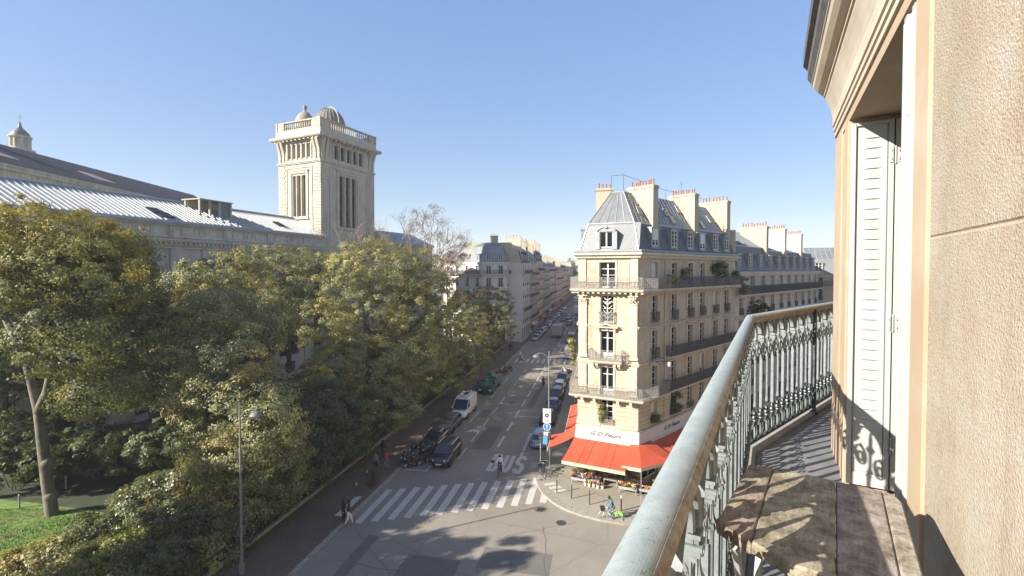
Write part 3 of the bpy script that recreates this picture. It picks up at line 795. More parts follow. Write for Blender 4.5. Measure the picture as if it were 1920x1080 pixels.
# trim
for F, L, ops in ((FC,LC,opsC),(FR,LR,opsR),(FL,LL,opsL)):
    for (c, z, w, h) in ops:
        if z > 7: surround(T, F, c, z, w, h, .17, .06, key=(z < 12), hood=(abs(z-10.5) < .2 and F is not FC))
    for z in (10.18, 13.25): bands(T, F, L, z-.12, .18, .06)
    bands(T, F, L, 4.50, .22, .10)
    T.fbox(F, -.1, L+.1, .003, .22, 18.95, 19.15)
prof = [(.0,18.9),(.25,18.95),(.25,19.1),(.45,19.2),(.45,19.38),(.30,19.40)]
ring_wall(T, CH, prof)
# pilasters with carved capitals on the chamfer, second to fourth floors
for c in (.42, LC-.42):
    for z0, z1 in ((7.5,10.0),(10.55,15.1)):
        T.fbox(FC, c-.34, c+.34, .02, .14, z0, z1); T.fbox(FC, c-.40, c+.40, .02, .19, z0, z0+.25)
        T.fbox(FC, c-.24, c+.24, .14, .16, z0+.5, z1-.35)
    T.fbox(FC, c-.42, c+.42, .02, .30, 15.75, 15.95); T.fbox(FC, c-.36, c+.36, .02, .20, 15.1, 15.2)
    o, u, n = FC
    for q in range(26):                                    # acanthus leaves of the capital
        a = c+rng.uniform(-.33,.33); z = rng.uniform(15.2,15.72); P = V2(o)+V2(u)*a+V2(n)*(.16+.12*(z-15.2))
        T.lathe([(.02,-.09),(.075,-.02),(.07,.05),(.02,.09)], 5, (P.x,P.y,z))
for c in (.36, LC-.36):
    T.fbox(FC, c-.30, c+.30, .02, .09, 16.6, 18.9)
# wall panels each side of the fifth floor window
for c in (1.15, LC-1.15):
    for x0, x1, z0, z1 in ((c-.36,c+.36,18.55,18.6),(c-.36,c+.36,16.8,16.85),(c-.36,c-.32,16.85,18.55),(c+.32,c+.36,16.85,18.55)):
        T.fbox(FC, x0, x1, .02, .04, z0, z1)
# pediment over the third floor window
o, u, n = FC
T.fbox(FC, uc-.95, uc+.95, .06, .36, 13.12, 13.24)
for s_ in (-1, 1):
    P = [(uc+s_*1.0, 13.24),(uc, 13.52),(uc, 13.40),(uc+s_*.72,13.24)]
    for q0, q1 in ((.05,.40),):
        ring = lambda q: [(o[0]+u[0]*a+n[0]*q, o[1]+u[1]*a+n[1]*q, z) for a, z in P]
        T.loft([ring(q0), ring(q1)])
T.fbox(FC, uc-.75, uc-.6, .06, .26, 12.85, 13.12); T.fbox(FC, uc+.6, uc+.75, .06, .26, 12.85, 13.12)
for F, L, ops in ((FR,LR,opsR),):
    for c in (RW[0],):
        T.fbox(F, c-.8, c+.8, .06, .3, 10.02, 10.12)
        for s_ in (-1,1):
            P = [(c+s_*.85,10.12),(c,10.36),(c,10.28),(c+s_*.6,10.12)]; o2,u2,n2 = F
            ring = lambda q: [(o2[0]+u2[0]*a+n2[0]*q, o2[1]+u2[1]*a+n2[1]*q, z) for a, z in P]
            T.loft([ring(.05), ring(.33)])
# dentils under the fifth floor balcony and the cornice
for F, L, a0 in ((FC,LC,-.35),(FR,LR,.0),(FL,LL,0)):
    k = int((L+.7)/.42)
    for i in range(k+1):
        c = a0+(L+.35-a0)*i/k; T.fbox(F, c-.10, c+.10, .01, .55, 15.98, 16.14)
T.build('stone_trim', M_trim, cb)
# balcony slabs
def slab(chain, out, z0, z1, name='balcony_slab', brackets=()):
    mb = MB(); ring_wall(mb, chain, [(.0,z0),(out-.08,z0),(out-.08,z0+.06),(out,z0+.08),(out,z1),(0,z1)], caps=True)
    for F, c in brackets: mb.fbox(F, c-.11, c+.11, .01, out*.8, z0-.22, z0-.001); mb.fbox(F, c-.11, c+.11, .01, out*.45, z0-.42, z0-.22)
    return mb.build(name, M_trim, cb)
def sub(F, a, b): return [V2(F[0])+V2(F[1])*a, V2(F[0])+V2(F[1])*b]
s5 = slab([BL+us*-.0, B0, B1, BR-ur*.15], .72, 16.14, 16.36)
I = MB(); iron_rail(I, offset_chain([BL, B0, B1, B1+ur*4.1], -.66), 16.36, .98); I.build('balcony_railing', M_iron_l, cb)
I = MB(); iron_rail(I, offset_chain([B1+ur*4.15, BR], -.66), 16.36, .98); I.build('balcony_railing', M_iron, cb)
slab([BL, B0, B1, B1+ur*3.95], .78, 7.22, 7.42, brackets=[(FC,.5),(FC,1.55),(FC,LC-1.55),(FC,LC-.5),(FR,.5),(FR,1.6),(FR,3.3),(FL,LL-.6),(FL,LL-3)])
I = MB(); iron_rail(I, offset_chain([BL, B0, B1, B1+ur*3.9], -.72), 7.42, .95); iron_rail(I, [B1+ur*3.9+FR[2]*.0, B1+ur*3.9+FR[2]*.72], 7.42, .95)
I.build('balcony_railing', M_iron_l, cb)
slab([V2(FC[0])+V2(FC[1])*(uc-1.35), V2(FC[0])+V2(FC[1])*(uc+1.35)], .72, 10.20, 10.42, brackets=[(FC,uc-1.1),(FC,uc-.75),(FC,uc+.75),(FC,uc+1.1)])
I = MB(); q = offset_chain([V2(FC[0])+V2(FC[1])*(uc-1.3), V2(FC[0])+V2(FC[1])*(uc+1.3)], -.66)
iron_rail(I, [V2(FC[0])+V2(FC[1])*(uc-1.3), q[0]+V2(FC[1])*(-.08)+FC[2]*.1, q[1]+V2(FC[1])*.08+FC[2]*.1, V2(FC[0])+V2(FC[1])*(uc+1.3)], 10.42, .92); I.build('balcony_railing', M_iron_l, cb)
for z in (7.22, 10.22):
    a = B1+ur*4.25; slab([a, BR-ur*.2], .62, z, z+.18)
    I = MB(); iron_rail(I, [a, a+FR[2]*.57, BR-ur*.2+FR[2]*.57], z+.18, .95, rings=True, r=.014); I.build('balcony_railing', M_iron, cb)
# window guards
def guard(F, c, z, w, m, h=.9):
    I = MB(); iron_rail(I, [V2(F[0])+V2(F[1])*(c-w/2)+F[2]*.02, V2(F[0])+V2(F[1])*(c-w/2)+F[2]*.2, V2(F[0])+V2(F[1])*(c+w/2)+F[2]*.2, V2(F[0])+V2(F[1])*(c+w/2)+F[2]*.02], z, h); I.build('window_guard', m, cb)
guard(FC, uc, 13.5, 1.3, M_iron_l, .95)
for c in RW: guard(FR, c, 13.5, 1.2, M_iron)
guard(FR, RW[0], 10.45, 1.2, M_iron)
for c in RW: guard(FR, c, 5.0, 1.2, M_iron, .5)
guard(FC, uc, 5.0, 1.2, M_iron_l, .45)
for (c, z, w, h), cur, st in zip(opsC, (0,1,.0,0,1), ('bars','door','door','bars','bars')): add_window(cb, FC, c, z, w, h, st, cur, 0, rng)
for (c, z, w, h) in opsR: add_window(cb, FR, c, z, w, h, 'bars', .8, .18, rng)
for (c, z, w, h) in opsL: add_window(cb, FL, c, z, w, h, 'bars', .5, 0, rng)
for F, ops in ((FC,shopC),(FR,shopR),(FL,shopL)):
    for (c, z, w, h) in ops: add_window(cb, F, c, z, w, h, 'plain', 0, 0, rng, name='shop_window')
# ornate white iron screen in the fourth floor window
mb = MB()
for sx in (-1,1):
    for k in range(5):
        z = .35+k*.38
        mb.tube([(0,-.16,z),(sx*.2,-.16,z+.10),(sx*.40,-.16,z+.34)], [.035,.05,.015], 4)
mb.tube([(0,-.16,.1),(0,-.16,2.2)], .05, 5)
P = V2(FC[0])+V2(FC[1])*uc; link('window_ornament', mb.mesh('window_ornament', M_frame), cb, (P.x-B1.x,P.y-B1.y,13.55), rz_of(FC[2]))
# mansard
D0, Z0_, D1, Z1_, D2, Z2_ = -.12, 19.62, .80, 21.9, 2.75, 24.8
mb = MB(); ring_wall(mb, CH, [(.36,19.385),(.42,19.50),(.36,19.60),(.10,19.64)]); mb.build('zinc_gutter', M_lead, cb)
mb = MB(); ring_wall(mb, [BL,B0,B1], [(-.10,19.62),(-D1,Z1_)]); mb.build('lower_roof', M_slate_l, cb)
mb = MB()
a0 = offset_chain(CH, .10); a1 = offset_chain(CH, D1); a2 = offset_chain(CH, D2)
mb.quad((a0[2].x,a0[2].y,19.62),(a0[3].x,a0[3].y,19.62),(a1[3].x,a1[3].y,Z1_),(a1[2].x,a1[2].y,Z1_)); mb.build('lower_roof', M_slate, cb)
mb = MB(); ring_wall(mb, CH, [(-D1,Z1_),(-D2,Z2_)]); mb.poly([(p.x,p.y,Z2_) for p in a2])
q = a1[3]; mb.poly([(BR.x,BR.y,19.3),(a1[3].x,a1[3].y,Z1_),(a2[3].x,a2[3].y,Z2_),(a2[0].x,a2[0].y,Z2_),(a1[0].x,a1[0].y,Z1_),(BL.x,BL.y,19.3)])
mb.build('upper_roof', M_zinc, cb)
mb = MB()
for e in range(3):
    L = (a1[e+1]-a1[e]).length; k = max(3, int(L/(.62 if e else .7)))
    if e == 1: k = 5
    for i in range(0 if e else 1, k+1):
        f = i/k; p = a1[e].lerp(a1[e+1], f); r_ = a2[e].lerp(a2[e+1], f)
        mb.tube([(p.x,p.y,Z1_+.03),(r_.x,r_.y,Z2_+.03)], .038 if e != 2 else .045, 4)
    mb.tube([(a1[e].x,a1[e].y,Z1_-.02),(a1[e+1].x,a1[e+1].y,Z1_-.02)], .10, 6)
    mb.tube([(a2[e].x,a2[e].y,Z2_+.02),(a2[e+1].x,a2[e+1].y,Z2_+.02)], .05, 5)
for i in (1,2):
    p, q_ = a0[i], a1[i]; mb.tube([(p.x,p.y,19.65),(q_.x,q_.y,Z1_)], .07, 6)
mb.build('roof_seams', M_zinc_l, cb)
dm = dormer(cb, FC, LC*.47, 19.78, 1.1, 1.35, .05, 1.0, rng=rng, mats=M_lead, curtain=1, arched=True)
for i, c in enumerate(RW): dormer(cb, FR, c+.35, 19.95, 1.0, 1.55, .12, .95, rng=rng, mats=M_lead, curtain=.4, blind=1 if i in (0,3) else 0)
for c in LW: dormer(cb, FL, c, 19.95, 1.0, 1.55, .12, .95, rng=rng, mats=M_lead)
# roof lights on the upper slope
def on_slope(e, f, g_):
    p = a1[e].lerp(a1[e+1], f); q = a2[e].lerp(a2[e+1], f); r_ = p.lerp(q, g_); return Vector((r_.x, r_.y, Z1_+(Z2_-Z1_)*g_))
for f, g_ in ((.075,.42),(.10,.75),(.34,.5),(.37,.25),(.66,.45),(.70,.22),(.85,.5),(.5,.7)):
    a = on_slope(2, f-.016, g_-.13); b = on_slope(2, f+.016, g_-.13); c = on_slope(2, f+.016, g_+.13); d = on_slope(2, f-.016, g_+.13)
    nrm = (b-a).cross(d-a).normalized()
    if nrm.z < 0: nrm = -nrm
    mb = MB()
    for k, (s0, off) in enumerate(((0,.10),)):
        mb.loft([[v-nrm*.02 for v in (a,b,c,d)], [v+nrm*off for v in (a,b,c,d)]])
    r_ = mb.build('roof_light', M_zinc_l, cb)
    m = (a+b+c+d)/4; mb = MB(); mb.poly([m+(v-m)*.82+nrm*.106 for v in (a,b,c,d)]); mb.build('pane', M_carglass, r_, origin=(B1.x,B1.y,0))
# chimneys: three tall stacks on the long side, one behind the hip
chimney(cb, FR, 3.5, .85, .55, 3.1, 20.5, 25.1, None, 9, rng)
chimney(cb, FR, 11.2, .85, .55, 3.3, 20.5, 25.2, None, 9, rng)
chimney(cb, FR, 18.4, .85, .40, 3.5, 20.0, 25.2, None, 8, rng)
chimney(cb, FL, LL-4.3, .85, 1.4, 2.9, 20.5, 25.3, None, 4, rng)
mb = MB()                                                  # downpipe and safety line, aerials
P = V2(FR[0])+V2(FR[1])*4.1+V2(FR[2])*.1
mb.tube([(P.x,P.y,4.8),(P.x,P.y,16.1)], .06, 6); mb.tube([(P.x,P.y,16.4),(P.x,P.y,19.0)], .05, 6)
mb.build('downpipe', M_trim, cb)
mb = MB()
o1 = a2[2]; o0 = a2[1]
for p in (o0, o1): mb.tube([(p.x,p.y,Z2_),(p.x,p.y,Z2_+1.5)], .025, 4)
mb.tube([(o0.x,o0.y,Z2_+1.5),(o1.x,o1.y,Z2_+1.5),(o1.x+ur.x*3,o1.y+ur.y*3,Z2_+1.3)], .018, 4)
for k in range(9):
    p = a2[2].lerp(a2[3], .25+k*.085); mb.tube([(p.x,p.y,Z2_),(p.x,p.y,Z2_+1.0)], .02, 4)
p = a2[2].lerp(a2[3], .25); q = a2[2].lerp(a2[3], .93); mb.tube([(p.x,p.y,Z2_+1.0),(q.x,q.y,Z2_+1.0)], .016, 4)
p = a2[2].lerp(a2[3], .6); mb.tube([(p.x,p.y,Z2_),(p.x,p.y,Z2_+2.2)], .02, 4)
for k in range(2): mb.tube([(p.x-.3,p.y-.1,Z2_+1.9+k*.2),(p.x+.3,p.y+.1,Z2_+1.9+k*.2)], .01, 4)
mb.build('roof_guard_rail', M_iron, cb)
# shop fascia
mb = MB()
for F, L, a, b in ((FC,LC,-.12,LC+.12),(FR,LR,-.12,LR),(FL,LL,0,LL+.12)): mb.fbox(F, a, b, .05, .20, 3.62, 4.62); mb.fbox(F, a, b, .05, .30, 3.50, 3.62)
fa = mb.build('shop_fascia', M_sign, cb)
def wall_text(txt, F, c, z, size, n_off, parent, m, shear=.35, sx=1.25):
    me = text_mesh(txt, size, .008, shear); me.materials.clear(); me.materials.append(m)
    for v in me.vertices: v.co.x *= -sx
    o, u, n = F; P = V2(o)+V2(u)*c+V2(n)*n_off; L = parent.location if parent.location.length > .01 else parent.parent.location
    ob = link('lettering', me, parent, (P.x-L.x, P.y-L.y, z-L.z), rz_of(n))
    for v in me.vertices: x, y, zz = v.co; v.co = (x, zz, y)
    return ob
for dx in (0, .02): wall_text('G D Fleurs', FC, LC*.47, 3.98+dx*.5, .46, .215+dx*.2, fa, M_letters, .55)
for dx in (0, .02): wall_text('G D Fleurs', FR, 5.2, 3.98+dx*.5, .50, .215+dx*.2, fa, M_letters)
wall_text('FLEURISTE', FL, LL-4.5, 4.0, .4, .215, fa, M_letters)
# awnings: sloping cloth, stiff valance, arms
def awning(F, a0, a1_, zt, proj, zb, n0=.22, b0=None, b1=None, name='awning', folds=0):
    o, u, n = F
    b0 = a0 if b0 is None else b0; b1 = a1_ if b1 is None else b1
    def p(a, q, z): return Vector((o[0]+u[0]*a+n[0]*q, o[1]+u[1]*a+n[1]*q, z))
    mb = MB(); k = 8; kk = 4
    rows = []
    for j in range(kk+1):
        f = j/kk; sag = -.11*math.sin(math.pi*f)
        rows.append([p((a0+(a1_-a0)*i/k)*(1-f)+(b0+(b1-b0)*i/k)*f, n0+(proj-n0)*f, zt+(zb-zt)*f+sag+.012*math.cos(i*math.pi)*f) for i in range(k+1)])
    for j in range(kk):
        for i in range(k):
            mb.quad(rows[j][i],rows[j+1][i],rows[j+1][i+1],rows[j][i+1])
            d = Vector((0,0,-.015)); mb.quad(rows[j][i]+d,rows[j][i+1]+d,rows[j+1][i+1]+d,rows[j+1][i]+d, 1)
    aw = mb.build(name, [M_awn, M_awn_d], cb)
    mb = MB()
    for q in range(1, 5):                                  # sewn seams between the widths of cloth
        i = min(k, round(q*k/5)); mb.tube([tuple(rows[j][i]+Vector((0,0,.008))) for j in range(kk+1)], .016, 4)
    mb.build('seam', M_awn, aw, origin=(B1.x,B1.y,0)); mb = MB()
    A = p(b0,proj,zb); B = p(b1,proj,zb); mb.add([A,B,B+Vector((0,0,-.26)),A+Vector((0,0,-.26)),A+Vector((n[0]*.05,n[1]*.05,.01)),B+Vector((n[0]*.05,n[1]*.05,.01)),B+Vector((n[0]*.05,n[1]*.05,-.26)),A+Vector((n[0]*.05,n[1]*.05,-.26))],
        [(0,1,2,3),(7,6,5,4),(4,5,1,0),(3,2,6,7),(0,3,7,4),(1,5,6,2)])
    mb.build('valance', M_val, aw, origin=(B1.x,B1.y,0))
    mb = MB()
    for c0, c1 in ((a0+.3,b0+.3),(a1_-.3,b1-.3)):
        mb.tube([p(c0,.1,zt-.5), p((c0+c1)/2+.1,proj*.5,(zt+zb)/2-.35), p(c1,proj-.05,zb-.06)], .03, 5)
    mb.build('awning_arm', M_grey_metal, aw, origin=(B1.x,B1.y,0))
    return aw
awning(FC, -.25, LC-.35, 3.58, 3.25, 2.62, b0=-.35, b1=LC-.35)
# fan-shaped awning turning the corner
o, u, n = FC
P0 = V2(B1); fan = []
def pc(F, a, q, z): o, u, n = F; return Vector((o[0]+u[0]*a+n[0]*q, o[1]+u[1]*a+n[1]*q, z))
e0 = pc(FC, LC-.7, 2.75, 2.85); e1_ = pc(FC, LC+.75, 2.70, 2.85); e2_ = pc(FR, .7, 2.5, 2.85); e3_ = pc(FR, 1.7, 2.3, 2.85)
top = [pc(FC, LC-.55, .23, 3.68), pc(FC, LC+.1, .24, 3.72), pc(FR, .1, .24, 3.72), pc(FR, 1.5, .23, 3.68)]
mb = MB(); bot = [e0,e1_,e2_,e3_]
for i in range(3):
    k = 4
    for j in range(k):
        def L_(a, b, f): return a.lerp(b, f)
        a = L_(top[i],top[i+1],j/k); b = L_(top[i],top[i+1],(j+1)/k); c = L_(bot[i],bot[i+1],(j+1)/k); d = L_(bot[i],bot[i+1],j/k)
        mb.quad(a, d, c, b); dd = Vector((0,0,-.015)); mb.quad(a+dd, b+dd, c+dd, d+dd, 1)
aw = mb.build('awning', [M_awn, M_awn_d], cb)
mb = MB()
for a, b in zip(bot[:1], bot[1:2]):
    mb.quad(a,b,b+Vector((0,0,-.26)),a+Vector((0,0,-.26))); q = Vector((n[0]*.05,n[1]*.05,0)); mb.quad(b+q,a+q,a+q+Vector((0,0,-.26)),b+q+Vector((0,0,-.26))); mb.quad(a+Vector((0,0,.003)),a+q+Vector((0,0,.003)),b+q+Vector((0,0,.003)),b+Vector((0,0,.003)))
for a, b in zip(bot[1:-1], bot[2:]): mb.quad(a,b,b+Vector((0,0,-.24)),a+Vector((0,0,-.24)))
mb.build('valance', M_val, aw, origin=(B1.x,B1.y,0))
mb = MB(); mb.tube([e1_, e1_+Vector((0,0,-2.7))], .03, 6); mb.build('awning_arm', M_grey_metal, aw, origin=(B1.x,B1.y,0))
awning(FR, 1.75, 5.4, 3.56, 1.75, 2.9); awning(FR, 5.5, 9.4, 3.56, 1.75, 2.9); awning(FR, 9.5, 13.5, 3.56, 1.75, 2.9)
awning(FL, LL-2.2, LL-.1, 3.58, 2.5, 2.75, b0=LL-2.2, b1=LL+1.0); awning(FL, LL-6.4, LL-2.4, 3.6, 1.3, 3.05); awning(FL, LL-11, LL-6.8, 3.6, 1.3, 3.05)
# street lamp bracketed off the long facade
mb = MB(); a = pc(FR, 2.95, .05, 10.2); b = pc(FR, 3.1, 1.0, 10.15)
mb.tube([a,b], .035, 6); mb.tube([a+Vector((0,0,.4)), b], .02, 5)
lb = thing('wall_lamp', 'round white lamp on a bracket fixed to the shaded side of the corner building', 'lamp', tuple(a))
mb.build('bracket', M_iron, lb)
mb = MB(); mb.lathe([(.06,.15),(.17,.1),(.2,-.05),(.16,-.22),(.05,-.28)], 10, tuple(b+Vector((0,0,-.1)))); mb.build('globe', M_lens, lb)
# ------------------------------------------------------------------ side street terrace behind the corner building
g_side = 'apartment buildings in the side street'
R1a = BR+ur*.02; R1b = B1+ur*32.6; R2b = B1+ur*51.0
fl1 = [(.4,2.9),(4.4,2.0),(7.2,2.2),(10.1,2.2),(12.9,1.9),(15.25,2.0)]
r1 = simple_block('apartment_building', 'shaded stone apartment building with dark slate mansard and ivy, next along from the corner building', [R1a,R1b], 11, fl1, [4], 17.75,
    ((.15,18.0),(1.0,20.7),(4.2,22.9)), M_cream2, M_slate, 3, g_side, balc=(2,5), chim=[(11.2,.5,3.7,23.2,9,M_plaster),(1.0,2.5,4.5,22.8,4,M_plaster)], topm=M_slate)
r2 = simple_block('apartment_building', 'farther stone apartment building with narrow dormers and two brick-coloured chimney stacks', [R1b+ur*.02,R2b], 11, fl1, [6], 17.75,
    ((.15,18.0),(1.0,20.4),(4.0,21.7)), M_cream2, M_slate, 4, g_side, balc=(2,5), chim=[(4.8,.5,3.0,23.3,8,M_cream3),(12.3,.6,2.6,23.0,6,M_cream3)], topm=M_zinc)
# pale building closing the side street
e = Vector((.93,-.36)).normalized()
p0 = Vector((.630*78, 78)); p1 = p0+e*16
r3 = simple_block('apartment_building', 'sunlit cream building with curved zinc roof closing the end of the side street', [p0,p1], 12, fl1, [5], 17.1,
    ((.2,17.3),(.7,19.5),(3.6,21.7)), M_cream, M_slate_l, 5, g_side, balc=(5,), chim=[(9,1,3,22.8,5,M_cream3)])
p0 = Vector((.56*92, 96)); p1 = p0+e*11
# ------------------------------------------------------------------ left side of the far street
def stp(s, t): return V2(S(s, t))
fl = [(.4,3.0),(4.6,2.0),(7.6,2.2),(10.7,2.2),(13.8,2.2),(16.9,2.0)]
cl = [stp(118,-43), stp(113,-27.0), stp(116.5,-23.4), stp(126,-23.3)]
cl[0] = V2(((832-960)/880*124, 124)); cl[1] = V2(((905-960)/880*112, 112)); cl[2] = V2(((950-960)/880*112.5, 112.5)); cl[3] = V2(((958-960)/880*121, 121))
simple_block('apartment_building', 'white corner apartment building with grey zinc mansard behind the park trees', cl, 12, fl, [4,2,2], 19.7, ((.15,20.0),(1.1,23.4),(3.0,24.6)),
    M_white_wall, M_zinc, 6, 'apartment buildings along the far street', balc=(2,5), chim=[(2.5,2.5,4.4,26.0,3,M_plaster)], ww=1.15)
LABS = ['narrow white building whose blank sunlit side wall faces the park','cream building with dark full-width balconies beside the blank side wall',
 'pink rendered building with a steep dark mansard in the far street','plain pinkish building with wide cornice in the far street','brownish stone terrace house midway along the far street',
 'pale terrace house with low roof farther along the far street','pink terrace house near the far end of the street','small cream building closing the row at the far end','last grey house before the yellow tree']
sp = [(113.2,126,-19.3,19.6,24.6,M_white_wall,M_slate_d),(126.05,143,-19.7,19.4,24.2,M_cream2,M_slate),(143.05,160,-20.0,20.6,25.4,M_cream3,M_slate_d),(160.05,184,-20.3,18.6,21.6,M_plaster,M_zinc),
      (184.05,212,-21,18.8,22,M_cream2,M_slate),(212.05,245,-20.6,17.4,20.4,M_cream3,M_zinc),(245.05,285,-21,18.4,21.4,M_cream3,M_slate_d),(285.05,330,-21,18,21,M_cream,M_slate),(330.05,390,-21,18,21,M_cream2,M_zinc)]
for i, (s0, s1, t, zc, zt, wm, rm) in enumerate(sp):
    a, b = stp(s0, t), stp(s1, t)
    # outward must face the street (to the right of travel)
    n = max(4, int((s1-s0)/3.1)) if i < 5 else max(5, int((s1-s0)/4.4))
    chs = [(2.0,.6,4.5,zt+1.2,5,M_plaster if i % 2 else M_cream3),((s1-s0)-.6,1,5,zt+1.0,6,M_plaster)]
    if i > 5: chs = chs[:1]
    dz = (0,-.45,.55,-.2,.3,-.5,.1,-.3,0)[i]; flv = [fl[0]]+[(z_+dz*(k_+1)/4, h_) for k_, (z_, h_) in enumerate(fl[1:])]; flv = flv[:6] if i < 7 else flv[:5]
    simple_block('apartment_building', LABS[i], [a, b], 14, flv, [n], zc, ((.15,zc+.3),(1.0,zc+(zt-zc)*.62),(3.6,zt)), wm, rm, 20+i,
        balc=((2,5),(1,3,4,5),(5,),(2,),(2,5),(4,),(2,5),(5,),())[i], chim=chs, surrounds=i < 4, dorm=i < 6, ww=1.15)
# shop awnings under the left row, red and dark
for k, (s_, w, m, lab) in enumerate(((150,7,M_awn,'red cafe awning over the far left pavement'),(129,8,M_val,'pale awning above the first shop past the park'),(172,9,P_char,'dark shop awning beyond the red cafe awning'),(196,8,M_awn_d,'deep red awning far along the left pavement'),(232,9,M_awn,'small bright red awning near the far end of the street'))):
    t0 = -20.75; mb = MB()
    a = S(s_,t0,3.4); b = S(s_+w,t0,3.4); c = S(s_+w,t0+2.2,2.6); d = S(s_,t0+2.2,2.6)
    mb.quad(a,b,c,d); mb.quad(d,c,S(s_+w,t0+2.2,2.25),S(s_,t0+2.2,2.25)); mb.poly([a,d,S(s_,t0,2.6)])
    o = mb.build('shop_awning', m); o.location = (0,0,0); K(o, None, lab, 'awning', 'awnings in the far street')
# right side of the far street, mostly hidden behind the corner building
for i, (s0, s1, lab) in enumerate(((-1,0,''),)): pass
rr = [(61,84,M_cream,M_slate,'cream building on the main street directly behind the corner building'),(84.1,110,M_cream2,M_slate,'older stone building behind the corner building on the main street'),
      (110.1,150,M_cream3,M_slate_d,'pinkish building half hidden far down the right pavement'),(150.1,220,M_cream2,M_slate,'long stone block far down the right pavement'),(220.1,320,M_cream,M_zinc,'farthest block on the right pavement')]
for i, (s0, s1, wm, rm, lab) in enumerate(rr):
    a, b = stp(s1, -2.0), stp(s0, -2.0)
    n = max(4, int((s1-s0)/4.4))
    simple_block('apartment_building', lab, [a, b], 9, fl[:5], [n], 18.6, ((.15,18.9),(1.0,21.0),(3.2,22.6)), wm, rm, 40+i, balc=(2,), surrounds=False, dorm=False)
# building that closes the vista, with a tower-like chimney
p = stp(400,-16)
simple_block('apartment_building', 'tiny pale building closing the vista at the end of the street', [stp(398,-20), stp(398,-3)], 14, fl[:5], [4], 19, ((.2,19.3),(1,22),(3,24)), M_cream, M_zinc, 60, surrounds=False, balc=(), chim=[(8,1,5,29,3,M_cream)], dorm=False)
simple_block('apartment_building', 'pale rooftops beyond the end of the street', [V2((12,460)), V2((120,452))], 20, fl[:5], [10], 17.5, ((.2,18),(1,20),(3,21.5)), M_white_wall, M_zinc, 61, surrounds=False, balc=(), dorm=False)
# ------------------------------------------------------------------ university wing, tower, hall with the dark roof, far dome
WO = Vector((-44.7,49.3)); wdir = Vector((math.sin(R(17.9)), math.cos(R(17.9))))
A0 = WO-wdir*9; FW, LWg = frame_of(A0, WO+wdir*36.2)    # outward = right of travel = towards the street
OFF = 9
uv = thing('university_wing', 'long pale stone university wing with arcade and ribbed zinc roof behind the trees', 'building', (WO.x, WO.y, 0))
W = MB(); T = MB()
zg = 24.0
arcs = [OFF+5.6+7.5*i for i in range(-1, 5)]
ops = [(c, 4.0, 4.4, 13.2) for c in arcs]+[(c, 1.0, 2.2, 2.0) for c in arcs]
wall_with_openings(W, FW, LWg, 0, zg-.3, ops, depth=.7, inside=2.2)
W.build('wall', [M_univ, M_inside], uv)
# arch heads: fill the corners above the spring line and ring them with mouldings
o, u, n = FW
def pw(a, q, z): return (o[0]+u[0]*a+n[0]*q, o[1]+u[1]*a+n[1]*q, z)
for c in arcs:
    zs = 17.2; r = 2.2; k = 14
    # glazed lunette above the rectangular opening
    for (r0, r1, q0, q1) in ((2.2,2.5,.003,.10),(2.5,2.95,.003,.18),(2.95,3.1,.003,.28)):
        for j in range(k):
            a0 = math.pi*j/k; a1 = math.pi*(j+1)/k
            A = pw(c+r0*math.cos(a0),q1,zs+r0*math.sin(a0)); B = pw(c+r1*math.cos(a0),q1,zs+r1*math.sin(a0)); C = pw(c+r1*math.cos(a1),q1,zs+r1*math.sin(a1)); D = pw(c+r0*math.cos(a1),q1,zs+r0*math.sin(a1))
            T.quad(A,B,C,D); T.quad(B,pw(c+r1*math.cos(a0),0,zs+r1*math.sin(a0)),pw(c+r1*math.cos(a1),0,zs+r1*math.sin(a1)),C)
            T.quad(A,D,pw(c+r0*math.cos(a1),0,zs+r0*math.sin(a1)),pw(c+r0*math.cos(a0),0,zs+r0*math.sin(a0)))
    T.fbox(FW, c-.28, c+.28, .003, .42, zs+2.3, zs+3.25)
    T.fbox(FW, c-3.1, c-2.2, .003, .22, 8.0, zs); T.fbox(FW, c+2.2, c+3.1, .003, .22, 8.0, zs)
    T.fbox(FW, c-3.2, c-2.15, .003, .32, zs-.35, zs-.001); T.fbox(FW, c+2.15, c+3.2, .003, .32, zs-.35, zs-.001)
L_ = MB()
for c in arcs:
    k = 14; cen = pw(c, .02, 17.2)
    for j in range(k):
        a0 = math.pi*j/k; a1 = math.pi*(j+1)/k
        L_.poly([cen, pw(c+2.2*math.cos(a0),.02,17.2+2.2*math.sin(a0)), pw(c+2.2*math.cos(a1),.02,17.2+2.2*math.sin(a1))])
L_.build('lunette_glass', M_carglass, uv)
for c in arcs:
    mb = MB(); 
    for dx in (-1.45,0,1.45): mb.fbox(FW, c+dx-.06, c+dx+.06, -.6, -.5, 4.0, 17.2); mb.fbox(FW, c+dx-.05, c+dx+.05, .025, .06, 17.2, 17.2+math.sqrt(2.2**2-dx*dx)-.03)
    for z in (6.5,9,11.5,14): mb.fbox(FW, c-2.2, c+2.2, -.58, -.52, z-.05, z+.05)
    mb.fbox(FW, c-2.2, c+2.2, -.6, .06, 17.05, 17.19)
    w_ = mb.build('window_frame', M_bark_d, uv)
    gmb = MB(); gmb.fbox(FW, c-2.18, c+2.18, -.57, -.55, 4.02, 17.03); gmb.build('pane', M_carglass, w_, origin=tuple(uv.location))
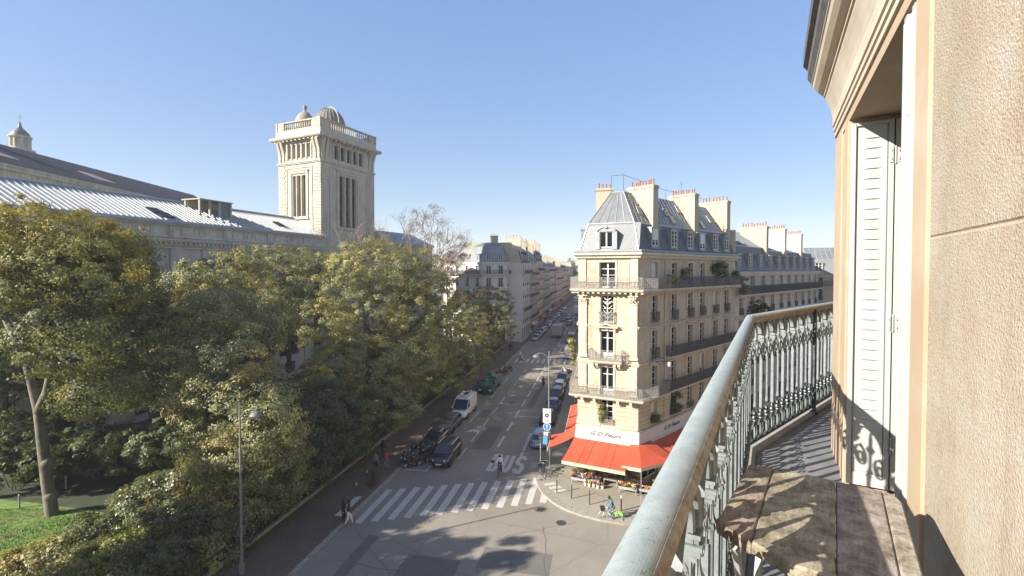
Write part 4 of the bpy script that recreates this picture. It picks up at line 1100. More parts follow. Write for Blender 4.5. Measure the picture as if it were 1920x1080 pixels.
# piers between arches with sunk panels
for c in [a+3.75 for a in arcs]:
    T.fbox(FW, c-.62, c+.62, .003, .30, 1, 20.3); T.fbox(FW, c-.42, c+.42, .30, .34, 17.3, 19.9)
    T.fbox(FW, c-.72, c+.72, .003, .42, 20.3, 20.55)
    # attic: square block between long panels
    T.fbox(FW, c-.62, c+.62, .003, .14, 22.15, 23.45); T.fbox(FW, c-.34, c+.34, .14, .22, 22.5, 23.2)
for c in arcs:
    for s_ in (-1, 1):
        x0, x1 = sorted((c+s_*.95, c+s_*2.95))
        for q in ((x0,x1,22.3,22.38),(x0,x1,23.2,23.28),(x0,x0+.08,22.38,23.2),(x1-.08,x1,22.38,23.2)): T.fbox(FW, q[0],q[1],.003,.07,q[2],q[3])
    P = pw(c, .02, 22.8)
    k = 14
    for r0, r1, q1 in ((.42,.56,.12),):
        for j in range(k):
            a0 = 2*math.pi*j/k; a1 = 2*math.pi*(j+1)/k
            T.quad(pw(c+r0*math.cos(a0),q1,22.8+r0*math.sin(a0)),pw(c+r1*math.cos(a0),q1,22.8+r1*math.sin(a0)),pw(c+r1*math.cos(a1),q1,22.8+r1*math.sin(a1)),pw(c+r0*math.cos(a1),q1,22.8+r0*math.sin(a1)))
            T.quad(pw(c+r1*math.cos(a0),q1,22.8+r1*math.sin(a0)),pw(c+r1*math.cos(a0),0,22.8+r1*math.sin(a0)),pw(c+r1*math.cos(a1),0,22.8+r1*math.sin(a1)),pw(c+r1*math.cos(a1),q1,22.8+r1*math.sin(a1)))
T.fbox(FW, -.1, LWg+.1, .003, .35, 23.45, 23.62); T.fbox(FW, -.1, LWg+.1, .003, .25, 21.95, 22.12)
# main cornice with dentils
for z0, z1, q in ((21.55,21.72,.75),(21.38,21.55,.62),(20.95,21.05,.30),(20.6,20.72,.36)): T.fbox(FW, -.2, LWg+.2, .003, q, z0, z1)
k = int(LWg/.62)
for i in range(k): T.fbox(FW, i*.62+.1, i*.62+.42, .30, .52, 21.1, 21.37)
T.fbox(FW, -.1, LWg+.1, .003, .30, 21.05, 21.38)
T.build('cornice_and_mouldings', M_univ, uv)
Gt = MB(); Gt.fbox(FW, -.3, LWg+.2, -.2, .55, zg-.36, zg-.02); Gt.build('zinc_gutter', mat('gutter_blue_grey', (.20,.23,.28), (.28,.31,.36), 3, .5, .3), uv)
# zinc roof: shallow slope rising away from the street, ribbed
RW_, RZ = 6.6, 27.3
Rf = MB(); Rf.quad(pw(-.2,.3,zg), pw(LWg,.3,zg), pw(LWg,-RW_,RZ), pw(-.2,-RW_,RZ)); Rf.quad(pw(-.2,-RW_,RZ), pw(LWg,-RW_,RZ), pw(LWg,-RW_-3,RZ+.2), pw(-.2,-RW_-3,RZ+.2))
Rf.quad(pw(LWg,0,0),pw(LWg,-9,0),pw(LWg,-9,RZ),pw(LWg,0,zg)); Rf.build('zinc_roof', mat('wing_zinc_roof', (.28,.285,.285), (.36,.365,.36), 1.2, .45, .25), uv)
SR = MB()
k = int(LWg/.62)
for i in range(k+1):
    a = i*.62; SR.add([pw(a-.045,.28,zg),pw(a+.045,.28,zg),pw(a+.045,-RW_,RZ),pw(a-.045,-RW_,RZ),pw(a-.045,.28,zg+.12),pw(a+.045,.28,zg+.12),pw(a+.045,-RW_,RZ+.12),pw(a-.045,-RW_,RZ+.12)],
        [(4,5,6,7),(0,1,5,4),(1,2,6,5),(3,0,4,7)])
SR.tube([pw(0,-RW_,RZ+.08),pw(LWg,-RW_,RZ+.08)], .14, 6)
SR.build('roof_seams', M_zinc_l, uv)
# skylights lying on the zinc slope and the glazed lantern box near its end
def wing_pt(a, g_): return Vector(pw(a, .3-(RW_+.3)*g_, zg+(RZ-zg)*g_))
for a, g_, w, h in ((OFF+8.6,.35,1.3,.10),(OFF+9.0,.18,1.5,.10),(OFF+28.5,.4,1.2,.10)):
    P = [wing_pt(a-w/2,g_-h), wing_pt(a+w/2,g_-h), wing_pt(a+w/2,g_+h), wing_pt(a-w/2,g_+h)]
    up = Vector((0,0,.22)); mb = MB(); mb.loft([P, [p+up for p in P]]); s_ = mb.build('roof_light', M_slate_d, uv)
cc = OFF+17.6
mb = MB()
def lb(a0,a1,q0,q1,z0,z1): mb.fbox(FW,a0,a1,q0,q1,z0,z1)
for a in (cc-2.5, cc-1.0, cc+.5, cc+2.3):
    lb(a-.12,a+.12,-3.0,-2.76,25.2,27.6); lb(a-.12,a+.12,-5.6,-5.36,26.5,27.6)
lb(cc-2.7,cc+2.5,-6.0,-2.6,27.6,27.75); lb(cc-2.5,cc+2.3,-5.4,-5.2,26.3,27.6)
lb(cc-2.6,cc+2.4,-3.05,-2.7,25.15,25.4)
mb.build('roof_lantern', M_plaster, uv)
mb = MB(); lb(cc+.65,cc+2.15,-2.98,-2.9,25.4,27.6); mb.build('pane', M_carglass, uv)
# raised masonry and second roof between wing and hall
mb = MB()
mb.add([pw(0,-RW_-.2,RZ),pw(OFF+6,-RW_-.2,RZ),pw(OFF+6,-RW_-.2,RZ+.15),pw(0,-RW_-.2,RZ+.25)], [(0,1,2,3)])
mb.fbox(FW, 0, OFF+4.5, -RW_-3.2, -RW_-2.8, RZ-2, RZ+.35)
mb.build('parapet_wall', M_tower_d, uv)

# hall with the large dark roof: long side on the line x = -58 .. -61
hall = thing('university_hall', 'big hall under a dark slate roof with red skylights behind the zinc-roofed wing', 'building', (-60, 60, 0))
E1 = Vector((-60.6,91))*1.35; E0 = Vector((-57.4,50.5))*1.35; FH, LH = frame_of(E0, E1); HO = 22.6
o2, u2, n2 = FH
def ph(a, q, z): return (o2[0]+u2[0]*a+n2[0]*q, o2[1]+u2[1]*a+n2[1]*q, z)
ze, zr, dr = 34.2, 42.6, 20.9
mb = MB(); mb.quad(ph(0,.2,ze),ph(LH,.2,ze),ph(LH+35,-dr,zr),ph(0,-dr,zr)); mb.quad(ph(0,-dr,zr),ph(LH+35,-dr,zr),ph(LH+35,-2*dr,ze),ph(0,-2*dr,ze))
mb.poly([ph(LH,.2,ze),ph(LH+37,-5.4,ze-3.1),ph(LH+35,-dr,zr)])
mb.build('slate_roof', M_slate_d, hall)
mb = MB(); mb.quad(ph(0,0,0),ph(LH,0,0),ph(LH,0,ze),ph(0,0,ze)); mb.quad(ph(LH,0,0),ph(LH+35,-5.4,0),ph(LH+35,-5.4,ze-2.7),ph(LH,0,ze)); mb.quad(ph(LH+35,-5.4,0),ph(LH+35,-dr*2,0),ph(LH+35,-dr*2,ze),ph(LH+35,-5.4,ze-2.7))
mb.fbox(FH, 0, LH, .003, .30, ze-.9, ze-.3); mb.fbox(FH, 0, LH, .003, .45, ze-.3, ze-.02); mb.fbox(FH, 0, LH, .003, .2, ze-3.2, ze-2.9)
mb.build('wall', M_tower_d, hall)
def hp(a, g_): return Vector(ph(a, .2-(dr+.2)*g_, ze+(zr-ze)*g_))
for a, g_, w in ((3.4,.52,5.2),(11.5,.42,4.6),(33,.40,4.0)):
    P = [hp(a-w/2,g_-.11),hp(a+w/2,g_-.11),hp(a+w/2,g_+.11),hp(a-w/2,g_+.11)]; up = Vector((0,0,.08))
    mb = MB(); mb.loft([P,[p+up for p in P]]); r_ = mb.build('roof_light', M_tower_d, hall)
    c_ = sum(P, Vector())/4; 
    for j in range(3):
        f0, f1 = -.42+j*.29, -.42+j*.29+.24; ex = P[1]-P[0]; ey = P[3]-P[0]
        q_ = [c_+ex*f0-ey*.38, c_+ex*f1-ey*.38, c_+ex*f1+ey*.38, c_+ex*f0+ey*.38]; mb = MB(); mb.poly([p+up+Vector((0,0,.006)) for p in q_]); mb.build('pane', M_rust, r_, origin=tuple(hall.location))
mb = MB(); P = hp(14, .99); mb.box(P.x-3.2,P.x+1.2,P.y+2,P.y+6,P.z-.5,P.z+.9); mb.box(P.x-3.5,P.x+1.5,P.y+1.8,P.y+6.2,P.z+.9,P.z+1.1); mb.tube([(P.x-1,P.y+4,P.z+1),(P.x-1,P.y+4,P.z+3)], .06, 5)
mb.build('roof_vent', M_zinc_l, hall)

# chapel dome seen over the hall roof
dx, dy = -1.041*132, 132
ch = thing('chapel_dome', 'distant grey dome with a small columned lantern above the dark hall roof', 'dome', (dx, dy, 0))
mb = MB(); mb.lathe([(11.5,20),(11.5,38),(12.2,38.2),(12.2,39),(10.4,39.2),(10.2,41),(9.2,44.5),(7.2,47.6),(4.6,49.8),(2.9,50.7)], 32, (dx,dy,0)); mb.build('dome', M_copper, ch, smooth=True, sharp=35)
mb = MB(); mb.lathe([(2.9,50.6),(3.1,50.8),(3.1,51.4),(2.2,51.5),(2.2,52.0)], 16, (dx,dy,0))
for j in range(8):
    a = 2*math.pi*j/8+.2; mb.box(dx+1.95*math.cos(a)-.22,dx+1.95*math.cos(a)+.22,dy+1.95*math.sin(a)-.22,dy+1.95*math.sin(a)+.22,52,54.6)
mb.lathe([(1.35,52),(1.35,54.6)], 8, (dx,dy,0)); mb.lathe([(2.3,54.6),(2.5,54.8),(2.5,55.1),(2.0,55.2)], 16, (dx,dy,0))
mb.build('lantern', M_tower, ch)
mb = MB(); mb.lathe([(2.1,55.2),(1.9,56.0),(1.1,56.9),(.5,57.6),(.25,58.6),(.3,58.9),(.05,59.2)], 16, (dx,dy,0)); mb.tube([(dx,dy,59),(dx,dy,61.4)], .09, 5); mb.tube([(dx-.6,dy,60.5),(dx+.6,dy,60.5)], .08, 5)
mb.build('cupola', M_copper, ch, smooth=True, sharp=40)

# ------------------------------------------------------------------ observatory tower
TC = Vector((-33.75,83.2)); tl = Vector((-.909,.416)); trd = Vector((.416,.909))
TWL, TWR = 10.4, 13.7
C0 = TC+tl*TWL; C1 = TC; C2 = TC+trd*TWR; C3 = C0+trd*TWR
tw = thing('observatory_tower', 'tall square cream stone tower with balustrade and two small domes', 'tower', (TC.x, TC.y, 0))
TCH = [C3, C0, C1, C2]
FTl, _ = frame_of(C0, C1); FTr, _ = frame_of(C1, C2); FTb, _ = frame_of(C2, C3); FTe, _ = frame_of(C3, C0)
W = MB(); T = MB(); Q = MB()
def lights(c, w, zb, zt, k=3):
    return [(c+(i-(k-1)/2)*w*1.55, zb, w, zt-zb) for i in range(k)]
wl = lights(5.1, .78, 27.6, 35.0); wr = lights(6.5, 1.02, 25.9, 35.3)
fz = lambda L: [(L/2+(i-2)*L*.115, 38.1, L*.068, 2.5) for i in range(5)]
for F, L, ops in ((FTl,TWL,wl+fz(TWL)),(FTr,TWR,wr+fz(TWR)),(FTb,TWL,[]),(FTe,TWR,[])):
    wall_with_openings(W, F, L, 0, 42, ops, depth=.55, inside=1.6)
W.build('wall', [M_tower, M_inside], tw)
for F, L, ops in ((FTl,TWL,wl),(FTr,TWR,wr)):
    # rusticated corner courses
    for a, b in ((-.06,1.75),(L-1.75,L+.06)):
        z = 10
        i = 0
        while z < 37:
            e = .28 if i % 2 else 0
            x0, x1 = (a, b-e) if a < 1 else (a+e, b)
            Q.fbox(F, x0, x1, .002, .09, z, z+.42); z += .50; i += 1
    # big framed panel round the three lights
    c = sum(o[0] for o in ops)/3; w = ops[0][2]; zb, zt = ops[0][1], ops[0][1]+ops[0][3]; hw = w*2.35
    T.fbox(F, c-hw-.45, c-hw, .003, .16, zb-.3, zt+.35); T.fbox(F, c+hw, c+hw+.45, .003, .16, zb-.3, zt+.35)
    T.fbox(F, c-hw-.45, c+hw+.45, .003, .20, zt+.35, zt+.75); T.fbox(F, c-hw-.6, c+hw+.6, .003, .30, zt+.75, zt+.92)
    T.fbox(F, c-hw-.55, c+hw+.55, .003, .26, zb-.55, zb-.3)
    for i in range(2):
        m = (ops[i][0]+ops[i+1][0])/2; T.fbox(F, m-.10, m+.10, .003, .12, zb, zt)
    # outer sunk panel edge
    T.fbox(F, 1.95, 2.12, .003, .10, 20, 36.3); T.fbox(F, L-2.12, L-1.95, .003, .10, 20, 36.3); T.fbox(F, 1.95, L-1.95, .003, .12, 36.3, 36.5)
    # mouldings below the frieze
    T.fbox(F, -.14, L+.14, .003, .18, 37.05, 37.25); T.fbox(F, -.22, L+.22, .003, .30, 37.25, 37.5)
    # frieze piers
    for i in range(6):
        a = L/2+(i-2.5)*L*.115; T.fbox(F, a-.16, a+.16, .003, .16, 37.9, 40.9)
    T.fbox(F, 1.9, L-1.9, .003, .20, 40.9, 41.1)
    # scrolled consoles in pairs at the corners
    o_, u_, n_ = F
    for a in (.35, 1.25, L-1.25, L-.35):
        prof = [(.10,37.5),(.20,38.0),(.17,38.7),(.28,39.5),(.55,40.3),(.75,41.0),(.75,41.35),(0,41.35),(0,37.5)]
        rg = lambda aa: [(o_[0]+u_[0]*aa+n_[0]*q, o_[1]+u_[1]*aa+n_[1]*q, z) for q, z in prof]
        T.loft([rg(a-.26), rg(a+.26)])
    # modillions
    k = int(L/.95)
    for i in range(k+1):
        a = L*i/k; T.fbox(F, a-.18, a+.18, .003, .85, 41.1, 41.38)
ring = [C3, C0, C1, C2, C3]
def closed_ring(mb, prof, mi=0):
    P = [V2(p) for p in (C0,C1,C2,C3)]; cen = sum(P, Vector((0,0)))/4
    rows = []
    for q, z in prof:
        ch_ = offset_chain([C3,C0,C1,C2,C3,C0], -q)[1:5]; rows.append([(p.x,p.y,z) for p in ch_])
    for a, b in zip(rows[:-1], rows[1:]):
        for i in range(4): mb.quad(a[i],a[(i+1)%4],b[(i+1)%4],b[i],mi)
    return rows
rows = closed_ring(T, [(0,41.38),(1.0,41.4),(1.15,41.6),(1.15,41.95),(.8,42.05),(.35,42.15),(.35,43.2),(.30,43.2),(-.1,43.2)])
T.poly(rows[-1])
T.build('mouldings', M_tower, tw); Q.build('quoin_course', M_tower, tw)['kind'] = 'stuff'
# balustrade
bal = MB()
P4 = offset_chain([C3,C0,C1,C2,C3,C0], -.22)[1:5]
for i in range(4):
    a, b = P4[i], P4[(i+1)%4]; L = (b-a).length; d = (b-a)/L; F = ((a.x,a.y), d, Vector((d.y,-d.x)))
    for x0, x1 in ((-.2,1.9),(L-1.9,L+.2)): bal.fbox(F, x0, x1, -.35, .12, 43.2, 44.55)
    bal.fbox(F, 1.9, L-1.9, -.28, .06, 43.2, 43.35); bal.fbox(F, -.25, L+.25, -.38, .16, 44.55, 44.78)
balo = bal.build('parapet', M_tower_d, tw)
bm_ = MB(); bm_.lathe([(.12,0),(.12,.06),(.07,.14),(.15,.45),(.09,.85),(.07,1.0),(.12,1.1),(.12,1.2)], 8); bmesh_ = bm_.mesh('baluster', M_tower)
for i in range(4):
    a, b = P4[i], P4[(i+1)%4]; L = (b-a).length; d = (b-a)/L; k = int((L-3.8)/.52)
    for j in range(k):
        p = a+d*(1.9+(L-3.8)*(j+.5)/k)-Vector((d.y,-d.x))*.1; link('baluster', bmesh_, balo, (p.x-TC.x,p.y-TC.y,43.35))
# windows: dark glazing
for F, ops in ((FTl,wl+fz(TWL)),(FTr,wr+fz(TWR))):
    for (c, z, w, h) in ops:
        mb = MB(); mb.fbox(F, c-w/2, c+w/2, -.50, -.46, z, z+h); wo_ = mb.build('window', M_carglass, tw)
        if h > 4:
            mb = MB()
            for k in range(1,9): mb.fbox(F, c-w/2, c+w/2, -.455, -.40, z+h*k/9-.05, z+h*k/9+.05)
            mb.fbox(F, c-.05, c+.05, -.455, -.42, z, z+h); mb.build('glazing_bars', M_bark_d, wo_, origin=tuple(tw.location))
# domes
cx, cy = (TC+tl*TWL*.50+trd*TWR*.52)
mb = MB(); mb.lathe([(2.95,43.2),(2.95,45.4),(3.05,45.5)], 28, (cx,cy,0)); 
prof = [(3.0*math.cos(a), 45.4+3.8*math.sin(a)) for a in [math.pi/2*i/12 for i in range(12)]]+[(.05,49.3)]
dm = MB(); dm.lathe([(2.95,43.2),(2.95,45.3),(3.1,45.4)]+prof, 28, (cx,cy,0))
do = dm.build('observatory_dome', M_dome, tw, smooth=True, sharp=40)
rb = MB()
for j in range(28):
    a = 2*math.pi*j/28; rb.tube([(cx+r*math.cos(a),cy+r*math.sin(a),z) for r, z in prof[:-2]], .07, 4)
rb.tube([(cx+3.08*math.cos(t_)*math.cos(.35)+.0,cy-.3+3.08*math.cos(t_)*math.sin(-.9),45.4+3.88*math.sin(t_)) for t_ in [math.pi*.02+math.pi*.6*i/14 for i in range(15)]], .13, 5)
rb.build('dome_rib', M_domerib, do, origin=tuple(tw.location))
sx, sy = (TC+tl*TWL*.84+trd*TWR*.33)
sd = MB(); sd.lathe([(1.95,43.2),(1.95,44.6),(2.15,44.7),(2.15,44.9),(1.9,45.0),(1.88,45.8),(1.68,46.7),(1.25,47.5),(.7,48.1),(.34,48.3),(.24,48.6),(.38,48.9),(.40,49.2),(.25,49.5),(.1,49.6)], 20, (sx,sy,0))
sd.build('small_dome', M_stone_dome, tw, smooth=True, sharp=35)
# low extension right of the tower with a sloping ledge
mb = MB(); F = FTr
ext = thing('university_annex', 'low stone annex with sloping coping at the foot of the observatory tower', 'building', (C2.x, C2.y, 0))
mb.fbox(F, 1.0, TWR+16, .01, 3.2, 0, 17.5)
o_, u_, n_ = F
def pt_(a,q,z): return (o_[0]+u_[0]*a+n_[0]*q, o_[1]+u_[1]*a+n_[1]*q, z)
mb.add([pt_(1,.01,17.5),pt_(TWR,.01,17.5),pt_(TWR,.01,22.0),pt_(1,3.2,17.5),pt_(TWR,3.2,17.5),pt_(TWR,3.2,22.0)], [(0,1,2),(3,5,4),(0,2,5,3),(1,4,5,2)])
mb.fbox(F, TWR+.01, TWR+16, -8, 3.2, 17.5, 23.0)
mb.build('wall', M_tower_d, ext)
mb = MB(); mb.fbox(F, TWR, TWR+16.3, -8.3, 3.6, 23.0, 23.4); mb.loft([[pt_(TWR,3.5,23.4),pt_(TWR+16.3,3.5,23.4),pt_(TWR+16.3,-8,23.4),pt_(TWR,-8,23.4)],[pt_(TWR+2,-1.8,26.2),pt_(TWR+14,-1.8,26.2),pt_(TWR+14,-2.6,26.2),pt_(TWR+2,-2.6,26.2)]])
mb.build('roof', M_zinc, ext)
# ------------------------------------------------------------------ trees and shrubs
def W2(px, py, d):                                        # a point d metres in front, from where it shows in the photograph
    return Vector(((px-960)/880*d, d, 18+(505-py)/880*d))
def crown_mesh(name, lobes, n, size, seed, material, origin, clump=.55, inner=.12, flat=.0):
    rg = np.random.RandomState(seed)
    lob = np.array([[*l[:3], l[3], l[4], l[5]] for l in lobes], float)
    area = (lob[:,3]*lob[:,5]+lob[:,3]*lob[:,4]); area /= area.sum()
    # clumps of leaves spread over every lobe
    nc = max(20, int(n/95)); li = rg.choice(len(lob), nc, p=area)
    d = rg.normal(size=(nc,3)); d /= np.linalg.norm(d,axis=1,keepdims=True)
    rr = np.where(rg.rand(nc) < inner, rg.uniform(.3,.75,nc), rg.uniform(.80,1.08,nc))
    rr *= 1+.12*np.sin(d[:,0]*7+li)*np.cos(d[:,2]*6+li*2)
    cc = lob[li,:3]+d*lob[li,3:6]*rr[:,None]
    cr = clump*rg.uniform(.6,1.6,nc)
    k = rg.choice(nc, n); off = rg.normal(size=(n,3)); off /= np.linalg.norm(off,axis=1,keepdims=True)
    off *= (rg.rand(n)**.45)[:,None]*cr[k][:,None]; off[:,2] *= .62
    c = cc[k]+off
    c[:,2] = np.maximum(c[:,2], .25)
    nr = off/(np.linalg.norm(off,axis=1,keepdims=True)+1e-6)*.9+d[k]*1.35+np.array([0,0,.30])+rg.normal(size=(n,3))*.5
    nr /= np.linalg.norm(nr,axis=1,keepdims=True)
    t = rg.normal(size=(n,3)); t -= nr*np.sum(t*nr,axis=1,keepdims=True); t /= np.linalg.norm(t,axis=1,keepdims=True); b = np.cross(nr,t)
    s = size*rg.uniform(.6,1.35,n)[:,None]
    v = np.empty((n,4,3)); o = np.array(origin)
    v[:,0] = c-t*s*.62; v[:,1] = c-b*s*.38-nr*s*.06; v[:,2] = c+t*s*.62; v[:,3] = c+b*s*.38-nr*s*.06
    v = (v-o).reshape(-1,3).astype(np.float32)
    me = bpy.data.meshes.new(name); me.vertices.add(n*4); me.vertices.foreach_set('co', v.ravel())
    me.loops.add(n*4); me.loops.foreach_set('vertex_index', np.arange(n*4, dtype=np.int32))
    me.polygons.add(n); me.polygons.foreach_set('loop_start', np.arange(0,n*4,4, dtype=np.int32)); me.polygons.foreach_set('loop_total', np.full(n,4,np.int32))
    me.update(calc_edges=True); me.materials.append(material); return me
def lobe(px, py, d, rx, rz, ry=None):
    p = W2(px, py, d); return (p.x, p.y, p.z, rx/880*d, (ry or rx)/880*d, rz/880*d)
def tree(name, label, cat, base, lobes, n, size, mat_, seed, trunk_r=.3, bark=None, group=None, trunk_pts=None, limbs=7, clump=.55, inner=.12):
    base = Vector(base); t = thing(name, label, cat, tuple(base), 0, group)
    rg = random.Random(seed); mb = MB()
    tops = sorted(lobes, key=lambda l: -l[2]); cz = sum(l[2] for l in lobes)/len(lobes)
    cx = sum(l[0] for l in lobes)/len(lobes); cy = sum(l[1] for l in lobes)/len(lobes)
    if trunk_pts is None:
        top = Vector((cx, cy, max(cz, base.z+2))); trunk_pts = [base-Vector((0,0,.3)), base+Vector((0,0,.4)), base.lerp(top, .35)+Vector((rg.uniform(-.3,.3),rg.uniform(-.3,.3),0)), base.lerp(top,.7), top]
        rs = [trunk_r*1.5, trunk_r*1.05, trunk_r*.85, trunk_r*.6, trunk_r*.3]
    else:
        k = len(trunk_pts); rs = [trunk_r*1.45]+[trunk_r*(1.05-.75*i/(k-1)) for i in range(1,k)]
    mb.tube(trunk_pts, rs, 10)
    lf = trunk_pts[-3] if len(trunk_pts) > 4 else trunk_pts[-2]
    if name == 'plane_tree':                                # knots on the bole and the big fork under the crown
        for px, py, r_ in ((82,872,.455),(87,935,.455)):
            p = W2(px, py, 32.7); mb.lathe([(.05,-.45),(r_*.8,-.2),(r_,.0),(r_*.85,.22),(.05,.5)], 10, tuple(p))
        mb.tube([W2(67,775,32.7), W2(84,735,32.5), W2(92,690,32.4), W2(110,630,32)], [.34,.27,.2,.12], 8)
        mb.tube([W2(50,700,32.7), W2(30,650,33), W2(5,600,33)], [.22,.17,.1], 8)
    for i, l in enumerate(lobes[:limbs*2]):
        st = Vector(trunk_pts[-1]).lerp(Vector(lf), rg.random()); e = Vector(l[:3]); m = st.lerp(e, .5)+Vector((rg.uniform(-.5,.5),rg.uniform(-.5,.5),-.4))
        mb.tube([st, m, e, e+Vector((rg.uniform(-1,1),rg.uniform(-1,1),1))*min(l[3],2)*.4], [trunk_r*.38, trunk_r*.26, trunk_r*.12, .02], 6)
        for q in range(4):
            f = e+Vector((rg.uniform(-1,1)*l[3],rg.uniform(-1,1)*l[4],rg.uniform(-.6,.9)*l[5]))*.8; mb.tube([m.lerp(e, rg.random()), f], [trunk_r*.10,.015], 4)
    mb.build('trunk', bark or M_bark, t, smooth=True)
    link('crown', crown_mesh('crown', lobes, n, size, seed, mat_, base, clump, inner), t)
    return t
Lb = lobe
G_T = 'trees of the park beside the street'
tree('plane_tree', 'tall plane tree with pale trunk and yellowing crown on the grass at the left', 'tree', (-32.3,32.7,.5),
     [Lb(60,440,33,105,62),Lb(165,462,34,85,52),(lobe(235,470,35,48,48)),Lb(-50,470,33,100,90),Lb(120,520,31,120,70),Lb(215,550,34,85,70),Lb(10,540,32.5,70,50),Lb(130,640,30,85,65),Lb(230,640,33,70,60),
      Lb(195,730,31,75,45),Lb(270,720,34,50,55),Lb(280,600,36,40,60)],
     140000, .135, L_plane, 1, .42, group=G_T, trunk_pts=[W2(90,1000,32.7),W2(88,975,32.7),W2(76,870,32.7),W2(66,770,32.7),W2(48,690,32.7),W2(40,600,32.8),W2(48,500,33)])
tree('park_tree', 'broad olive-green tree whose pale sunlit side hangs over the lamp post by the pavement', 'tree', (-21.3,34.0,.3),
     [Lb(400,590,37,70,45),Lb(355,665,35,55,50),Lb(445,670,34.5,70,60),Lb(500,600,38,48,60),Lb(440,770,33,95,75),Lb(375,740,33.5,55,60),Lb(400,850,32.5,60,60),Lb(480,850,32.5,80,75),Lb(505,740,35,35,60),Lb(450,920,32,75,35),Lb(345,610,37,45,40),Lb(530,900,33.5,45,50),Lb(440,860,30.5,70,55),Lb(500,800,31.5,60,60)],
     130000, .12, L_elm2, 2, .35, bark=M_bark_d, group=G_T)
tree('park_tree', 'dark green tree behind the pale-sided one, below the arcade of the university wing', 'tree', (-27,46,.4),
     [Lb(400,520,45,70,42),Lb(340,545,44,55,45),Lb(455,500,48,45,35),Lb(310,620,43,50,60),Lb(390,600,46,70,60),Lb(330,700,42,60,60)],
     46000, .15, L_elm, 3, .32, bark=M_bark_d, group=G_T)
tree('park_tree', 'rounded olive tree standing in front of the tower foot', 'tree', (-25.5,54,.4),
     [Lb(530,500,55,62,42),Lb(480,530,53,50,45),Lb(575,545,54,50,50),Lb(520,590,50,75,60),Lb(600,500,58,25,30)],
     44000, .15, L_elm, 4, .32, bark=M_bark_d, group=G_T)
tree('park_tree', 'largest olive-green tree in the middle of the park, with the bare tree rising behind it', 'tree', (-17.9,49.5,.3),
     [Lb(700,500,53,80,50),Lb(650,545,50,48,42),Lb(775,515,54,55,50),Lb(615,610,46,52,55),Lb(690,600,49,70,60),Lb(780,600,53,65,55),Lb(625,700,43.5,58,62),Lb(700,690,46,60,60),Lb(770,690,49,55,60),Lb(825,560,56,40,42),Lb(735,765,45,55,40),Lb(650,780,42,45,40)],
     160000, .13, L_elm, 5, .42, bark=M_bark_d, group=G_T)
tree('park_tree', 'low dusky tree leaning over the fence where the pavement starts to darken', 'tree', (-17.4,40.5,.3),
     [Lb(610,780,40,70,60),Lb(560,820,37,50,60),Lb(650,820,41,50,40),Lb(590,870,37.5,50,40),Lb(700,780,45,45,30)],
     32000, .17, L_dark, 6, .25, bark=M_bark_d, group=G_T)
tree('park_tree', 'dense shaded tree overhanging the pavement beside the white van', 'tree', (-12.2,64,.3),
     [Lb(840,620,63,65,60),Lb(800,680,58,60,60),Lb(870,650,68,55,60),Lb(850,700,64,50,45),Lb(780,640,57,45,45),Lb(885,610,72,32,32)],
     56000, .15, L_elm, 7, .32, bark=M_bark_d, group=G_T)
tree('park_tree', 'rust-brown autumn tree in front of the white corner building', 'tree', (-8.4,84,.3),
     [Lb(885,562,86,36,24),Lb(870,590,84,35,40),Lb(905,600,85,35,40),Lb(900,650,80,35,35),Lb(925,650,86,20,25)],
     24000, .2, L_brown, 8, .25, bark=M_bark_d, group=G_T)
tree('park_tree', 'green tree at the far corner of the park, last before the far zebra crossing', 'tree', (-4.4,98,.3),
     [Lb(930,570,99,30,35),Lb(940,610,97,30,35),Lb(925,620,95,25,35),Lb(915,560,101,25,25)],
     20000, .2, L_elm, 9, .22, bark=M_bark_d, group=G_T)
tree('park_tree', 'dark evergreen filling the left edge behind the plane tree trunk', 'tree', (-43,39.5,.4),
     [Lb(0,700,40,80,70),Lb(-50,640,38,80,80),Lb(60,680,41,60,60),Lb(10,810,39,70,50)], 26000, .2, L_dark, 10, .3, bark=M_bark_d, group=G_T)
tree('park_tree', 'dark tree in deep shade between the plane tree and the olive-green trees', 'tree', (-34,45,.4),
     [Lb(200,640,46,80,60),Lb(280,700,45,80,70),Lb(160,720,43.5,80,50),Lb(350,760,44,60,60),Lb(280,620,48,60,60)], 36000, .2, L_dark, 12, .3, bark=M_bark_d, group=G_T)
# trees of the park left of the picture whose shade falls on the road
for (x, y, z, r, sd, lab) in ((-28.0,17.2,10.8,4.9,31,'park tree left of the picture whose shadow lies on the road'),(-35.5,13,12,5,32,'park tree just outside the picture on the near lawn'),(-34.0,22.0,9.5,4.2,33,'park tree at the near edge of the lawn, outside the picture'),(-30.2,20.2,7.0,3.0,34,'small park tree just left of the picture beside the fence')):
    rg = random.Random(sd)
    tree('park_tree', lab, 'tree', (x,y,.3), [(x+rg.uniform(-1,1)*r*.6,y+rg.uniform(-1,1)*r*.6,z+rg.uniform(-.6,.7)*r,r*.65,r*.65,r*.5) for _ in range(8)], 28000, .34, L_elm, sd, .3, bark=M_bark_d, group=G_T)
